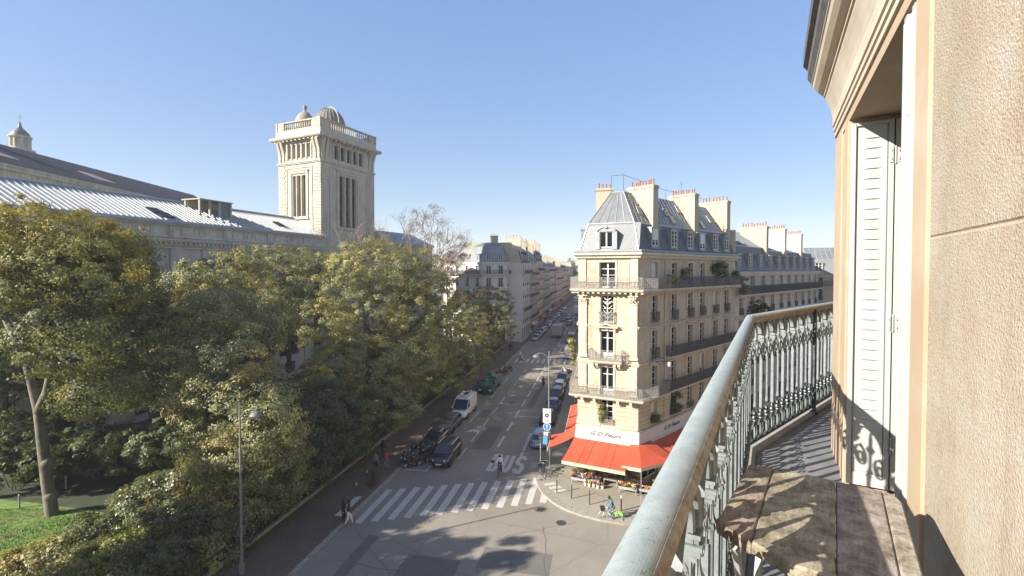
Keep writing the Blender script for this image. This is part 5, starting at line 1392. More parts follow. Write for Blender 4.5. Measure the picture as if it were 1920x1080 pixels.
# bare tree behind, branching by rule
def bare_tree(base, h, spread, seed, label, reddish=0):
    rg = random.Random(seed); t = thing('bare_tree', label, 'tree', base, 0); mb = MB(); tips = []
    def grow(p, d, L, r, lev):
        q = p+d*L; m = p.lerp(q,.5)+Vector((rg.uniform(-1,1),rg.uniform(-1,1),0))*L*.06
        mb.tube([p,m,q],[r,r*.85,r*.7], 6 if lev < 2 else 4 if lev < 4 else 3, cap=False)
        if lev >= 7: tips.append(q); return
        for k in range(3 if lev in (1,3,5,6) else 2):
            a = Vector((rg.uniform(-1,1),rg.uniform(-1,1),rg.uniform(-.25,.7)))*spread; nd = (d+a).normalized(); nd.z = max(nd.z, -.05 if lev > 3 else .25); grow(q, nd.normalized(), L*rg.uniform(.62,.86), r*.62, lev+1)
    b = Vector(base); grow(b-Vector((0,0,.2)), Vector((rg.uniform(-.1,.1),0,1)), h*.29, h*.017, 0)
    mb.build('trunk', M_bark if False else M_twig, t)
    return t, tips
bt, tips = bare_tree((-19.5,84,.3), 28.5, .78, 5, 'tall leafless tree with pinkish twigs right of the tower')
bt2, tips2 = bare_tree((-25.0,80,.3), 26.5, .75, 9, 'second leafless tree, lower and denser, at the foot of the tower')
for bx, tp, sd in ((bt,tips,1),(bt2,tips2,2)):
    rg = random.Random(sd); ls = [(p.x,p.y,p.z,.9,.9,.7) for p in rg.sample(tp, min(260,len(tp)))]
    link('last_leaves', crown_mesh('last_leaves', ls, 3600, .13, sd, L_brown, bx.location, 1.1), bx)
tree('park_tree', 'small reddish tree beside the bare tree, above the white corner building', 'tree', (-11.8,92,.3), [Lb(850,480,93,24,20),Lb(835,520,92,35,35),Lb(820,500,92,25,30)], 6000, .17, leaf_mat('russet_leaves', [(.17,.085,.055),(.22,.12,.08),(.15,.10,.06)]), 15, .2, bark=M_twig, clump=.8)
# shrubs and hedge inside the fence
def shrub(label, lobes, n, size, m, seed, base=None, group='shrubs inside the park fence', clump=.45):
    b = base or (lobes[0][0], lobes[0][1], .3); t = thing('shrub', label, 'shrub', b, 0, group); rg = random.Random(seed)
    mb = MB()
    for l in lobes:
        for q in range(4): mb.tube([Vector(b)+Vector((rg.uniform(-.3,.3),rg.uniform(-.3,.3),-.2)), Vector(l[:3])+Vector((rg.uniform(-.5,.5)*l[3],rg.uniform(-.5,.5)*l[4],.2*l[5]))], [.04,.012], 4)
    mb.build('stems', M_bark_d, t); link('foliage', crown_mesh('foliage', lobes, n, size, seed, m, b, clump, .2), t); return t
shrub('large pale-leaved shrub spilling over the lawn, left of the lamp post', [Lb(290,930,32.5,70,28),Lb(350,910,33.5,60,34),Lb(250,960,31,50,24),Lb(330,960,31,70,30)], 26000, .13, L_shrub, 41)
shrub('bright shrub right in front of the lamp post tree', [Lb(450,950,31.5,70,30),Lb(390,970,30.5,60,30),Lb(500,930,33,40,30),Lb(420,1010,29.5,50,30)], 22000, .13, L_shrub, 42)
shrub('mixed green shrub at the bottom edge beside the fence', [Lb(330,1030,28.5,80,40),Lb(250,1050,27.8,70,40),Lb(380,1060,28,50,30)], 24000, .13, L_elm, 43)
shrub('yellow-brown shrub low in the corner of the lawn', [Lb(230,1030,28,35,22),Lb(180,1060,27,50,25)], 9000, .12, L_lime, 44)
shrub('sprawling ground shrub in the bottom left corner', [Lb(60,1060,27,70,25),Lb(130,1030,28,55,25),Lb(10,1075,26.5,50,25),Lb(120,1075,26.5,60,20)], 22000, .12, L_elm2, 45)
shrub('dark shrub between the lawn and the brown shrub', [Lb(190,1000,30,50,26),Lb(150,990,31,25,16)], 11000, .13, L_dark, 46)
rg = random.Random(5)
i = 0
for k in range(17):
    s_ = 22+k*3.9; t_ = -24.3-rg.uniform(0,.8); x, y = S(s_, t_)
    r = rg.uniform(1.3,1.9)
    shrub('dark hedge bush at the park fence, '+('first second third fourth fifth sixth seventh eighth ninth tenth eleventh twelfth thirteenth fourteenth fifteenth sixteenth seventeenth'.split()[k])+' from the near end',
          [(x+rg.uniform(-.6,.6),y+rg.uniform(-1,1),rg.uniform(.9,1.5)+.4*j,r,r*1.1,.9) for j in range(3)], 7000, .14, rg.choice([L_dark,L_elm,L_dark]), 100+k, base=(x,y,.2), group='hedge bushes along the park fence')
# understorey filling the shade of the park
for k, (px, py, d, rx, rz) in enumerate(((240,840,41,110,40),(330,820,41,90,50),(130,840,39.5,90,40),(20,860,37,80,40),(430,800,41,70,60))):
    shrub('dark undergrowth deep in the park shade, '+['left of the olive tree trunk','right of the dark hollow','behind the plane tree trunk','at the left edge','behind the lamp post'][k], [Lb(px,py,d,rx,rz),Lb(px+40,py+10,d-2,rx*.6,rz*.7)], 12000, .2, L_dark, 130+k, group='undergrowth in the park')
# far trees
tree('yellow_tree', 'yellow-green tree closing the street in front of the pale end building', 'tree', S(345,-10)+(0,), [lobe(1074,510,345,9,18),lobe(1070,495,345,7,10),lobe(1080,525,345,7,12)], 7000, .55, L_lime, 51, .4, bark=M_bark_d, clump=1.6)
# climbing and potted greenery on the buildings
def greenery(label, pts, n, size, m, seed, cat='plant', name='plant', clump=.3):
    b = pts[0][:3]; t = thing(name, label, cat, (b[0],b[1],b[2]-pts[0][5]), 0)
    mb = MB(); rg = random.Random(seed)
    for l in pts: mb.tube([(b[0],b[1],b[2]-pts[0][5]), l[:3]], [.03,.01], 4)
    mb.build('stems', M_bark_d, t); link('foliage', crown_mesh('foliage', pts, n, size, seed, m, t.location, clump), t); return t
P = lambda F, a, q, z: (lambda v: (v.x, v.y, z))(V2(F[0])+V2(F[1])*a+V2(F[2])*q)
greenery('big dark bushy plant on the fifth floor balcony, long side', [(*P(FR,14.2,.4,17.8),.8,.35,.75),(*P(FR,13.6,.4,18.3),.6,.3,.4),(*P(FR,14.8,.4,18.4),.5,.3,.3)], 3000, .13, L_dark, 61)
greenery('small potted bush at the far end of the fifth floor balcony', [(*P(FR,18.6,.4,17.4),.4,.3,.35)], 700, .12, L_dark, 62)
greenery('pale feathery plant on the fifth floor balcony between two windows', [(*P(FR,7.3,.4,17.6),.45,.3,.55)], 900, .13, L_elm, 63)
greenery('low green plant on the fifth floor balcony nearest the corner', [(*P(FR,4.6,.4,17.2),.5,.3,.35),(*P(FC,LC*.5,.45,16.9),.3,.2,.3)], 900, .12, L_elm, 64)
greenery('leafy plant in the first floor window over the shop sign', [(*P(FC,uc-.35,.12,6.0),.28,.15,.75)], 1100, .10, L_plane, 65)
greenery('dark trailing plant at a first floor window of the long side', [(*P(FR,5.7,.25,5.6),.5,.25,.5),(*P(FR,5.9,.25,6.5),.4,.2,.6)], 1400, .12, L_dark, 66)
greenery('small dark window-box plant left of the downpipe', [(*P(FR,2.5,.25,5.3),.45,.2,.3)], 700, .1, L_dark, 67)
greenery('hanging greenery spilling off the street-side balcony of the corner building', [(*P(FL,LL-5,.9,10.3),.5,.5,.9),(*P(FL,LL-4.5,.9,11.0),.4,.4,.5),(*P(FL,LL-5.2,.9,9.2),.3,.3,.5)], 1800, .13, L_elm, 68)
FQ, LQ = frame_of(R1a, R1b)
greenery('large ivy-green bush on a balcony of the next building in the side street', [(*P(FQ,4.5,.6,13.2),1.3,.6,1.2),(*P(FQ,6.6,.6,12.8),1.2,.6,1.1),(*P(FQ,2.6,.6,12.4),.8,.5,.8)], 5000, .15, L_dark, 69)
greenery('light green shrub on the top balcony of the next building in the side street', [(*P(FQ,1.3,.5,16.2),.5,.4,.9)], 1200, .13, L_elm2, 70)

# fallen leaves along the foot of the fence
rgn = np.random.RandomState(8); n = 9000
s_ = rgn.uniform(18,100,n); tt = TF+.12+np.abs(rgn.normal(0,.35,n)); tt[:1500] = rgn.uniform(TF,TL,1500)
th = R(10.9); X = s_*math.sin(th)+tt*math.cos(th); Y = s_*math.cos(th)-tt*math.sin(th); a = rgn.uniform(0,6.28,n); q = rgn.uniform(.05,.10,n)
v = np.empty((n,4,3)); 
for j in range(4):
    v[:,j,0] = X+q*np.cos(a+j*1.5708)*(1 if j % 2 else .6); v[:,j,1] = Y+q*np.sin(a+j*1.5708)*(1 if j % 2 else .6); v[:,j,2] = .145+rgn.uniform(0,.03,n)
me = bpy.data.meshes.new('fallen_leaves'); me.from_pydata(v.reshape(-1,3).tolist(), [], np.arange(n*4).reshape(-1,4).tolist()); me.materials.append(L_litter)
K(link('fallen_leaves', me), 'stuff', 'brown fallen leaves lying along the foot of the park fence', 'leaves')
# grass blades on the lit lawn
n = 40000; X = rgn.uniform(-44,-24,n); Y = rgn.uniform(22,40,n)
th_ = R(10.9); tt = X*math.cos(th_)-Y*math.sin(th_); ok = ((X+34)**2/150+(Y-24)**2/90 < 1) | ((X+27)**2+(Y-37)**2 < 14); ok &= tt < TF-.8; X = X[ok]; Y = Y[ok]; tt = tt[ok]; n = len(X)
e = np.clip((TF-.3-tt)/3, 0, 1); Z = .1+e*(.15+.35*np.sin(X*.13+1)*np.sin(Y*.09)+.5*np.clip((-X-24)/8,0,1)+.12*np.sin(X*.7)*np.cos(Y*.5))
a = rgn.uniform(0,6.28,n); h = rgn.uniform(.06,.14,n); v = np.empty((n,3,3))
v[:,0] = np.stack([X-.03*np.cos(a),Y-.03*np.sin(a),Z-.03],1); v[:,1] = np.stack([X+.03*np.cos(a),Y+.03*np.sin(a),Z-.03],1); v[:,2] = np.stack([X+rgn.uniform(-.05,.05,n),Y+rgn.uniform(-.05,.05,n),Z+h],1)
me = bpy.data.meshes.new('grass'); me.from_pydata(v.reshape(-1,3).tolist(), [], np.arange(n*3).reshape(-1,3).tolist()); me.materials.append(M_grass)
K(link('grass', me), 'stuff', 'short bright grass on the sunlit lawn around the plane tree', 'grass')

# park fence: low stone wall, iron panels
fe = thing('park_fence', 'low stone kerb wall with dark iron railing between pavement and park', 'fence', S(5,TF)+(0,))
mb = MB(); mb.prism([S(5,TF-.12),S(5,TF+.12),S(112,TF+.12),S(112,TF-.12)], .0, .38); mb.build('low_wall', M_kerb, fe)
pm = MB()
for k in range(18):
    y = -1.25+.07+k*.14; pm.box(-.009,.009,y-.009,y+.009,.38,1.25)
pm.box(-.02,.02,-1.25,1.25,.48,.52); pm.box(-.02,.02,-1.25,1.25,1.12,1.16); pm.box(-.03,.03,-1.25,-1.19,.38,1.4)
pme = pm.mesh('fence_panel', M_iron); fl_ = fe.location
for k in range(42):
    x, y = S(6.3+k*2.5, TF); link('fence_panel', pme, fe, (x-fl_.x, y-fl_.y, 0), STREET_RZ)
# thin posts of the low wire fence inside the park
for k, (px, py, d) in enumerate(((26,985,33.5),(115,952,36.5),(200,925,39))):
    p = W2(px, py, d); z0 = .4; mb = MB(); mb.tube([(p.x,p.y,z0-.3),(p.x,p.y,z0+1.3)], .06, 6); mb.lathe([(.075,0),(.075,.05),(.02,.08)], 6, (p.x,p.y,z0+1.3))
    o = mb.build('fence_post', M_grey_metal); K(o, None, ['pale green post at the left edge of the lawn','slim post just right of the plane tree trunk','slim post in the dark hollow of the park'][k], 'post', 'posts inside the park')
# ------------------------------------------------------------------ vehicles
tyre = MB(); tyre.lathe([(.20,-.10),(.31,-.11),(.325,-.07),(.325,.07),(.31,.11),(.20,.10)], 16, cap=False); tyre_me = tyre.mesh('tyre', M_rubber)
rim = MB(); rim.lathe([(.02,.085),(.05,.09),(.17,.06),(.205,.095),(.205,-.09),(.02,-.06)], 16)
for j in range(5):
    a = 2*math.pi*j/5; rim.add([(.04*math.cos(a+.9),.04*math.sin(a+.9),.10),(.20*math.cos(a-.14),.20*math.sin(a-.14),.10),(.20*math.cos(a+.14),.20*math.sin(a+.14),.10)], [(0,1,2)])
rim_me = rim.mesh('rim', M_rim)
for m in (tyre_me, rim_me):
    for v in m.vertices: x, y, z = v.co; v.co = (z, x, y)
def wheel(parent, x, y, r=.325):
    w = link('wheel', tyre_me, parent, (x,y,r)); k = r/.325; w.scale = (1 if x > 0 else -1, k, k); link('rim', rim_me, w)
def make_vehicle(name, label, cat, kind, body_m, group, loc, rz, glass=None, dims=None):
    t = thing(name, label, cat, loc, rz, group)
    glass = glass or M_carglass
    if kind == 'hatch': L, Wd, H = 4.1, 1.76, 1.48; st = [(-2.05,.36,.70,.66),(-1.98,.24,.90,.80),(-1.5,.2,.98,.87),(-.6,.19,.97,.885),(.4,.19,.96,.885),(.95,.19,.94,.88),(1.45,.2,.84,.86),(1.85,.22,.72,.80),(2.02,.28,.60,.70),(2.06,.34,.5,.6)]; gb = (-1.86,1.12,.78,.95); gr = (-1.55,.25,.60,H); wb = 1.28
    elif kind == 'sedan': L, Wd, H = 4.6, 1.82, 1.45; st = [(-2.3,.36,.74,.70),(-2.22,.24,.90,.82),(-1.7,.2,.97,.89),(-.6,.19,.95,.905),(.5,.19,.94,.905),(1.05,.19,.92,.90),(1.65,.2,.83,.88),(2.08,.22,.71,.82),(2.26,.28,.60,.70),(2.3,.34,.5,.6)]; gb = (-1.75,1.2,.80,.94); gr = (-1.05,.25,.62,H); wb = 1.38
    elif kind == 'suv': L, Wd, H = 4.5, 1.88, 1.68; st = [(-2.25,.42,.86,.76),(-2.18,.3,1.04,.86),(-1.6,.28,1.1,.92),(-.6,.26,1.1,.935),(.5,.26,1.08,.935),(1.05,.26,1.06,.93),(1.6,.27,.98,.92),(2.02,.28,.88,.87),(2.2,.34,.74,.76),(2.25,.4,.6,.66)]; gb = (-2.0,1.2,.83,1.08); gr = (-1.75,.35,.66,H); wb = 1.36
    elif kind == 'van': L, Wd, H = 5.2, 1.98, 2.25; st = [(-2.6,.35,1.2,.95),(-2.55,.25,1.25,.98),(-1.6,.25,1.28,.99),(.4,.25,1.28,.99),(1.2,.25,1.24,.98),(1.7,.26,1.12,.95),(2.3,.28,.98,.90),(2.52,.32,.78,.80),(2.6,.4,.6,.7)]; gb = (-2.56,1.95,.95,1.24); gr = (-2.5,.95,.84,H); wb = 1.62
    mb = MB(); rings = []
    for y, zb, zs, w in st:
        half = [(0,zb),(w*.82,zb),(w*.97,zb+.16),(w,(zb+zs)/2),(w*.985,zs-.09),(w*.90,zs),(w*.5,zs+.025)]
        rings.append([(x,y,z) for x, z in half]+[(0,y,zs+.035)]+[(-x,y,z) for x, z in half[:0:-1]])
    mb.loft(rings)
    # wheel arches
    for sx in (-1,1):
        for sy in (-1,1):
            w = st[3][3]; k = 10; rr = .40
            pts = [(sx*(w+.012), sy*wb+rr*math.cos(a), .33+rr*math.sin(a)) for a in [math.pi*(j/k) for j in range(k+1)]]
            mb.poly(pts+[(sx*(w+.012), sy*wb-rr, .2),(sx*(w+.012), sy*wb+rr, .2)], 1)
    b = mb.build('body', [body_m, M_plastic], t, smooth=True, sharp=38, origin=(0,0,0))
    y0, y1, wbm, zb = gb; r0, r1, wr, zr = gr
    def cr(y, w, z): return [(w,y,z),(-w,y,z)]
    G = MB(); lo = [(wbm,y1,zb),(wbm,y0,zb),(-wbm,y0,zb),(-wbm,y1,zb)]; mid = [(wbm*.985,y1-.08,zb+.05),(wbm*.985,y0+.03,zb+.05),(-wbm*.985,y0+.03,zb+.05),(-wbm*.985,y1-.08,zb+.05)]; hi = [(wr,r1,zr-.06),(wr,r0,zr-.06),(-wr,r0,zr-.06),(-wr,r1,zr-.06)]
    G.loft([lo, mid, hi]); G.build('windows', glass, t, origin=(0,0,0))
    Rf = MB(); ring1 = [(wr*1.03,r1+.05,zr-.08),(wr*1.04,(r0+r1)/2,zr-.05),(wr*1.03,r0-.06,zr-.08),(0,r0-.10,zr-.07),(-wr*1.03,r0-.06,zr-.08),(-wr*1.04,(r0+r1)/2,zr-.05),(-wr*1.03,r1+.05,zr-.08),(0,r1+.12,zr-.07)]
    ring2 = [(x*.90,y*.96 if abs(y)>.3 else y,zr) for x, y, z in ring1]; ring3 = [(x*.5,(r0+r1)/2+(y-(r0+r1)/2)*.6,zr+.03) for x, y, z in ring1]
    Rf.loft([ring1, ring2, ring3])
    for sx in (-1,1):
        Rf.tube([(sx*wbm*.96,y1-.04,zb),(sx*wr,r1,zr-.07)], .035, 5); Rf.tube([(sx*wbm*.96,y0+.02,zb),(sx*wr,r0,zr-.07)], .055, 5)
        ym = (y0+y1)/2-.15; rm_ = (r0+r1)/2-.1; Rf.tube([(sx*wbm*.975,ym,zb),(sx*(wr+.005),rm_,zr-.07)], .035, 5)
    Rf.build('roof', body_m, t, smooth=True, sharp=50, origin=(0,0,0))
    if kind == 'van':
        P_ = MB(); zz = 1.22
        for sx in (-1,1): P_.add([(sx*.965,-2.56,zz),(sx*.965,.75,zz),(sx*.855,.62,H-.06),(sx*.855,-2.5,H-.06)], [(0,1,2,3) if sx < 0 else (3,2,1,0)])
        P_.add([(-.965,-2.585,zz),(.965,-2.585,zz),(.86,-2.53,H-.06),(-.86,-2.53,H-.06)], [(0,1,2,3)])
        P_.build('side_panel', body_m, t, origin=(0,0,0))
        rk = MB()
        for q in range(5): rk.box(-.75,.75,-2.1+q*.72,-1.98+q*.72,H+.02,H+.12)
        for sx in (-.7,.7): rk.box(sx-.03,sx+.03,-2.2,1.0,H+.12,H+.17)
        for q in range(3): rk.box(-.5+.1*q,-.3+.35*q,-1.9+.3*q,.2+.2*q,H+.17,H+.3)
        rk.build('roof_rack', P_white, t, origin=(0,0,0))
    for sx in (-1,1):
        for sy in (-1,1): wheel(t, sx*(st[3][3]-.11), sy*wb, .325 if kind != 'van' else .34)
    yf = st[-2][0]; wf = st[-2][3]; zf = st[-3][2]-.08
    for sx in (-1,1):
        mb = MB(); mb.loft([[(sx*wf*.62,yf+.0,zf-.07),(sx*wf*1.05,yf-.16,zf-.04),(sx*wf*1.12,yf-.30,zf+.05),(sx*wf*.66,yf-.07,zf+.04)],[(sx*wf*.62,yf+.05,zf-.07),(sx*wf*1.08,yf-.11,zf-.04),(sx*wf*1.16,yf-.26,zf+.05),(sx*wf*.66,yf-.0,zf+.045)]]); mb.build('headlight', M_light, t, origin=(0,0,0))
        yr = st[0][0]; wr_ = st[0][3]; mb = MB(); mb.box(*(sorted((sx*wr_*.72,sx*wr_*1.12))), yr-.03, yr+.12, st[1][2]-.24, st[1][2]-.04); mb.build('tail_light', M_tail, t, origin=(0,0,0))
        mb = MB(); xm = st[4][3]; mb.lathe([(.02,-.07),(.09,-.05),(.09,.05),(.02,.07)], 8, (sx*(xm+.08), y1-.45, zb+.10)); mb.box(*(sorted((sx*(xm-.1),sx*(xm+.06)))), y1-.48, y1-.42, zb+.02, zb+.06); mb.build('wing_mirror', body_m, t, origin=(0,0,0))
    mb = MB(); mb.box(-.26,.26,st[-1][0]-.02,st[-1][0]+.02,.42,.53); mb.build('number_plate', M_plate, t, origin=(0,0,0))
    mb = MB(); mb.box(-.26,.26,st[0][0]-.02,st[0][0]+.02,.50,.61); mb.build('number_plate', M_plate, t, origin=(0,0,0))
    mb = MB(); mb.box(-wf*.55,wf*.55,yf-.02,yf+.035,zf-.16,zf-.08); mb.box(-wf*.8,wf*.8,yf-.02,yf+.04,.28,.38); mb.build('grille', M_plastic, t, origin=(0,0,0))
    # bright window line
    mb = MB()
    for sx in (-1,1): mb.tube([(sx*wbm*1.0,y1-.1,zb+.02),(sx*wbm*1.0,y0+.1,zb+.02)], .013, 4)
    for sx in (-1,1): mb.tube([(sx*wr*1.04,r1,zr-.04),(sx*wr*1.05,(r0+r1)/2,zr),(sx*wr*1.04,r0,zr-.04)], .014, 4)
    mb.build('roof_rail', M_chrome if kind in ('suv','sedan') else body_m, t, origin=(0,0,0))
    return t
def carat(s, t, kind, m, label, face=1, group='parked cars', name='parked_car', cat='car', dr=0, glass=None):
    x, y = S(s, t); return make_vehicle(name, label, cat, kind, m, group, (x,y,.0), STREET_RZ+(0 if face > 0 else math.pi)+dr, glass)
GL, GR = 'cars parked along the park side', 'cars parked before the flower shop'
carat(42.0,-14.4,'suv',P_black,'black car with bright chevron headlights waiting nearest the crossing beside the parked cars',-1,GL,'car')
carat(45.6,-16.85,'sedan',P_black,'black parked car tucked behind the motorbikes on the park side',-1,GL)
carat(50.3,-16.8,'hatch',P_char,'small dark grey car parked directly in front of the white van',-1,GL)
carat(55.7,-16.75,'van',P_white,'white panel van with roof rack parked under the trees',-1,'vans','parked_van','van',glass=M_vanglass)
carat(48.0,-6.25,'hatch',P_blue,'pale blue car parked nearest the flower shop corner, seen from behind',1,GR)
carat(54.9,-6.2,'hatch',P_char,'grey car parked second before the flower shop',1,GR)
carat(60.2,-6.2,'sedan',P_navy,'dark navy car parked third before the flower shop',1,GR)
carat(65.3,-6.2,'suv',P_navy,'dark tall car with a bluish roof parked fourth before the flower shop',1,GR)
carat(70.2,-6.2,'hatch',P_silver,'light silver car parked fifth, beyond the near dark cars on the right',1,GR)
carat(75.2,-6.2,'sedan',P_black,'black car parked last on the right before the scooters',1,GR)
GF = 'cars in the far street'
far = [(118,-16.6,'hatch',P_silver,'silver hatchback first in the row past the far crossing',-1),(123.5,-16.6,'hatch',P_silver,'silver car parked second past the far crossing',-1),(129.5,-16.6,'suv',P_silver,'light grey tall car parked third past the far crossing',-1),
       (135,-16.6,'hatch',P_white,'white car parked fourth past the far crossing',-1),(142,-16.6,'sedan',P_char,'dark car parked fifth past the far crossing',-1),(149,-16.6,'hatch',P_white,'small white car parked sixth past the far crossing',-1),
       (156,-16.6,'sedan',P_black,'black car parked by the red awning',-1),(163,-16.6,'hatch',P_silver,'silver car parked beyond the red awning',-1),(170,-16.6,'sedan',P_navy,'blue car parked beyond the silver one far left',-1),(178,-16.6,'hatch',P_white,'white car parked under the dark awning far left',-1),
       (188,-16.6,'hatch',P_red,'red-fronted car parked far down the left kerb',-1),(199,-16.6,'sedan',P_silver,'silver car far down the left kerb',-1),(212,-16.6,'hatch',P_white,'white car near the end of the left kerb',-1),(228,-16.6,'sedan',P_char,'dark car last along the left kerb',-1),
       (163,-13.2,'sedan',P_char,'dark car driving ahead of the lorry',-1),(171,-12.0,'hatch',P_silver,'silver car in the traffic beyond the lorry',-1),(180,-14.0,'sedan',P_navy,'dark blue car in the middle of the far junction',-1),(151,-10.4,'hatch',P_navy,'navy car just beyond the lorry on its right',-1),
       (150,-7.4,'hatch',P_silver,'silver car parked on the right past the far crossing',1),(138,-6.2,'sedan',P_char,'charcoal car parked on the far right kerb',1),(160,-6.2,'hatch',P_silver,'grey car parked on the far right kerb beyond the charcoal one',1),
       (172,-7.4,'sedan',P_char,'dark car following the white lorry',1),(222,-9.4,'hatch',P_silver,'pale car driving away beyond the white lorry',-1),(238,-8.4,'sedan',P_black,'black car far off in the bus lane',1),(262,-11,'hatch',P_white,'tiny white car at the end of the street',-1),(270,-7.5,'sedan',P_silver,'tiny grey car at the end of the street',1)]
for s_, t_, k, m, lab, fc in far: carat(s_, t_, k, m, lab, fc, GF)
carat(116,-7.4,'van',P_char,'dark van with a pale roof parked on the right before the far lorry',1,'vans','parked_van','van')
carat(96.5,-6.5,'van',P_white,'white van stopped at the right end of the far crossing',1,'vans','parked_van','van')
carat(226,-9.9,'van',P_white,'white van driving beyond the white lorry',-1,'vans','van','van')
def lorry(name, label, s, t, L, Wd, H, cab_m, box_m, face, seed=0, ribs=False, tank=False):
    x, y = S(s, t); b = thing(name, label, 'lorry', (x,y,0), STREET_RZ+(0 if face > 0 else math.pi), 'lorries')
    mb = MB(); yf = L/2
    cab = [(-Wd/2+.04,yf-1.75),(Wd/2-.04,yf-1.75),(Wd/2-.02,yf-.3),(Wd/2-.3,yf),(-Wd/2+.3,yf),(-Wd/2+.02,yf-.3)]
    ch_ = min(H-.25,2.6)
    mb.loft([[(x_,y_,.45) for x_,y_ in cab],[(x_,y_,1.35) for x_,y_ in cab],[(x_*.97,(y_-(yf-.9))*.9+(yf-.95),ch_-.15) for x_,y_ in cab],[(x_*.88,(y_-(yf-.9))*.75+(yf-1.0),ch_) for x_,y_ in cab]])
    mb.build('cab', cab_m, b, origin=(0,0,0), smooth=True, sharp=35)
    g = MB(); g.add([(-Wd/2+.28,yf+.005,1.4),(Wd/2-.28,yf+.005,1.4),(Wd/2-.34,yf-.14,ch_-.3),(-Wd/2+.34,yf-.14,ch_-.3)],[(0,1,2,3)]); 
    for sx in (-1,1): g.add([(sx*(Wd/2-.005),yf-1.4,1.4),(sx*(Wd/2-.005),yf-.4,1.4),(sx*(Wd/2-.05),yf-.55,ch_-.35),(sx*(Wd/2-.05),yf-1.4,ch_-.35)],[(0,1,2,3)])
    g.build('windscreen', M_carglass, b, origin=(0,0,0))
    mb = MB(); mb.box(-Wd/2+.15,Wd/2-.15,-yf,yf-1.8,.55,.8); mb.build('chassis', M_plastic, b, origin=(0,0,0))
    mb = MB(); mb.box(-Wd/2,Wd/2,-yf,yf-1.9,.8,H)
    if ribs:
        for q in range(int((L-2)/.55)):
            for sx in (-1,1): mb.box(*sorted((sx*Wd/2,sx*(Wd/2+.05))), -yf+.1+q*.55,-yf+.18+q*.55,.85,H-.02)
        mb.box(-Wd/2-.06,Wd/2+.06,-yf,yf-1.9,H-.1,H+.02)
    mb.build('load_box', box_m, b, origin=(0,0,0))
    if tank:
        mb = MB(); rg = random.Random(seed)
        for q in range(9): 
            xx = rg.uniform(-.7,.7); yy = rg.uniform(-yf+.5,yf-2.3); mb.box(xx-.35,xx+.35,yy-.4,yy+.4,H,H+rg.uniform(.15,.5))
        mb.tube([(-.3,-yf+.4,H),(-.3,-yf+.8,H+.7),(-.1,0,H+.75)], .08, 6); mb.build('machinery', box_m, b, origin=(0,0,0))
    for sx in (-1,1):
        for yy in (yf-1.0,-yf+1.1): wheel(b, sx*(Wd/2-.16), yy, .42)
        mb = MB(); mb.box(*sorted((sx*(Wd/2-.1),sx*(Wd/2-.45))), yf-.01,yf+.03,.62,.82); mb.build('headlight', M_light, b, origin=(0,0,0))
        mb = MB(); mb.box(*sorted((sx*(Wd/2-.05),sx*(Wd/2-.35))), -yf-.03,-yf+.01,.6,.8); mb.build('tail_light', M_tail, b, origin=(0,0,0))
        mb = MB(); mb.box(*sorted((sx*(Wd/2+.05),sx*(Wd/2+.22))), yf-.45,yf-.3,1.5,2.0); mb.build('wing_mirror', M_plastic, b, origin=(0,0,0))
    return b
lorry('municipal_truck', 'green municipal truck with equipment on its bed, parked ahead of the white van', 68.2, -16.45, 6.6, 2.1, 1.75, P_green, P_green, -1, 1, tank=True)
lorry('delivery_lorry', 'beige tarpaulin lorry driving in the middle of the far street', 125.5, -11.6, 7.5, 2.5, 3.3, P_beige, P_beige, 1, 2, ribs=True)
lorry('delivery_lorry', 'white box lorry small in the distance on the right lane', 187, -9.6, 7.0, 2.4, 3.6, P_white, P_white, 1, 3)
lorry('delivery_lorry', 'white lorry parked at the far left junction', 262, -14.2, 7.0, 2.4, 3.2, P_white, P_white, -1, 4)

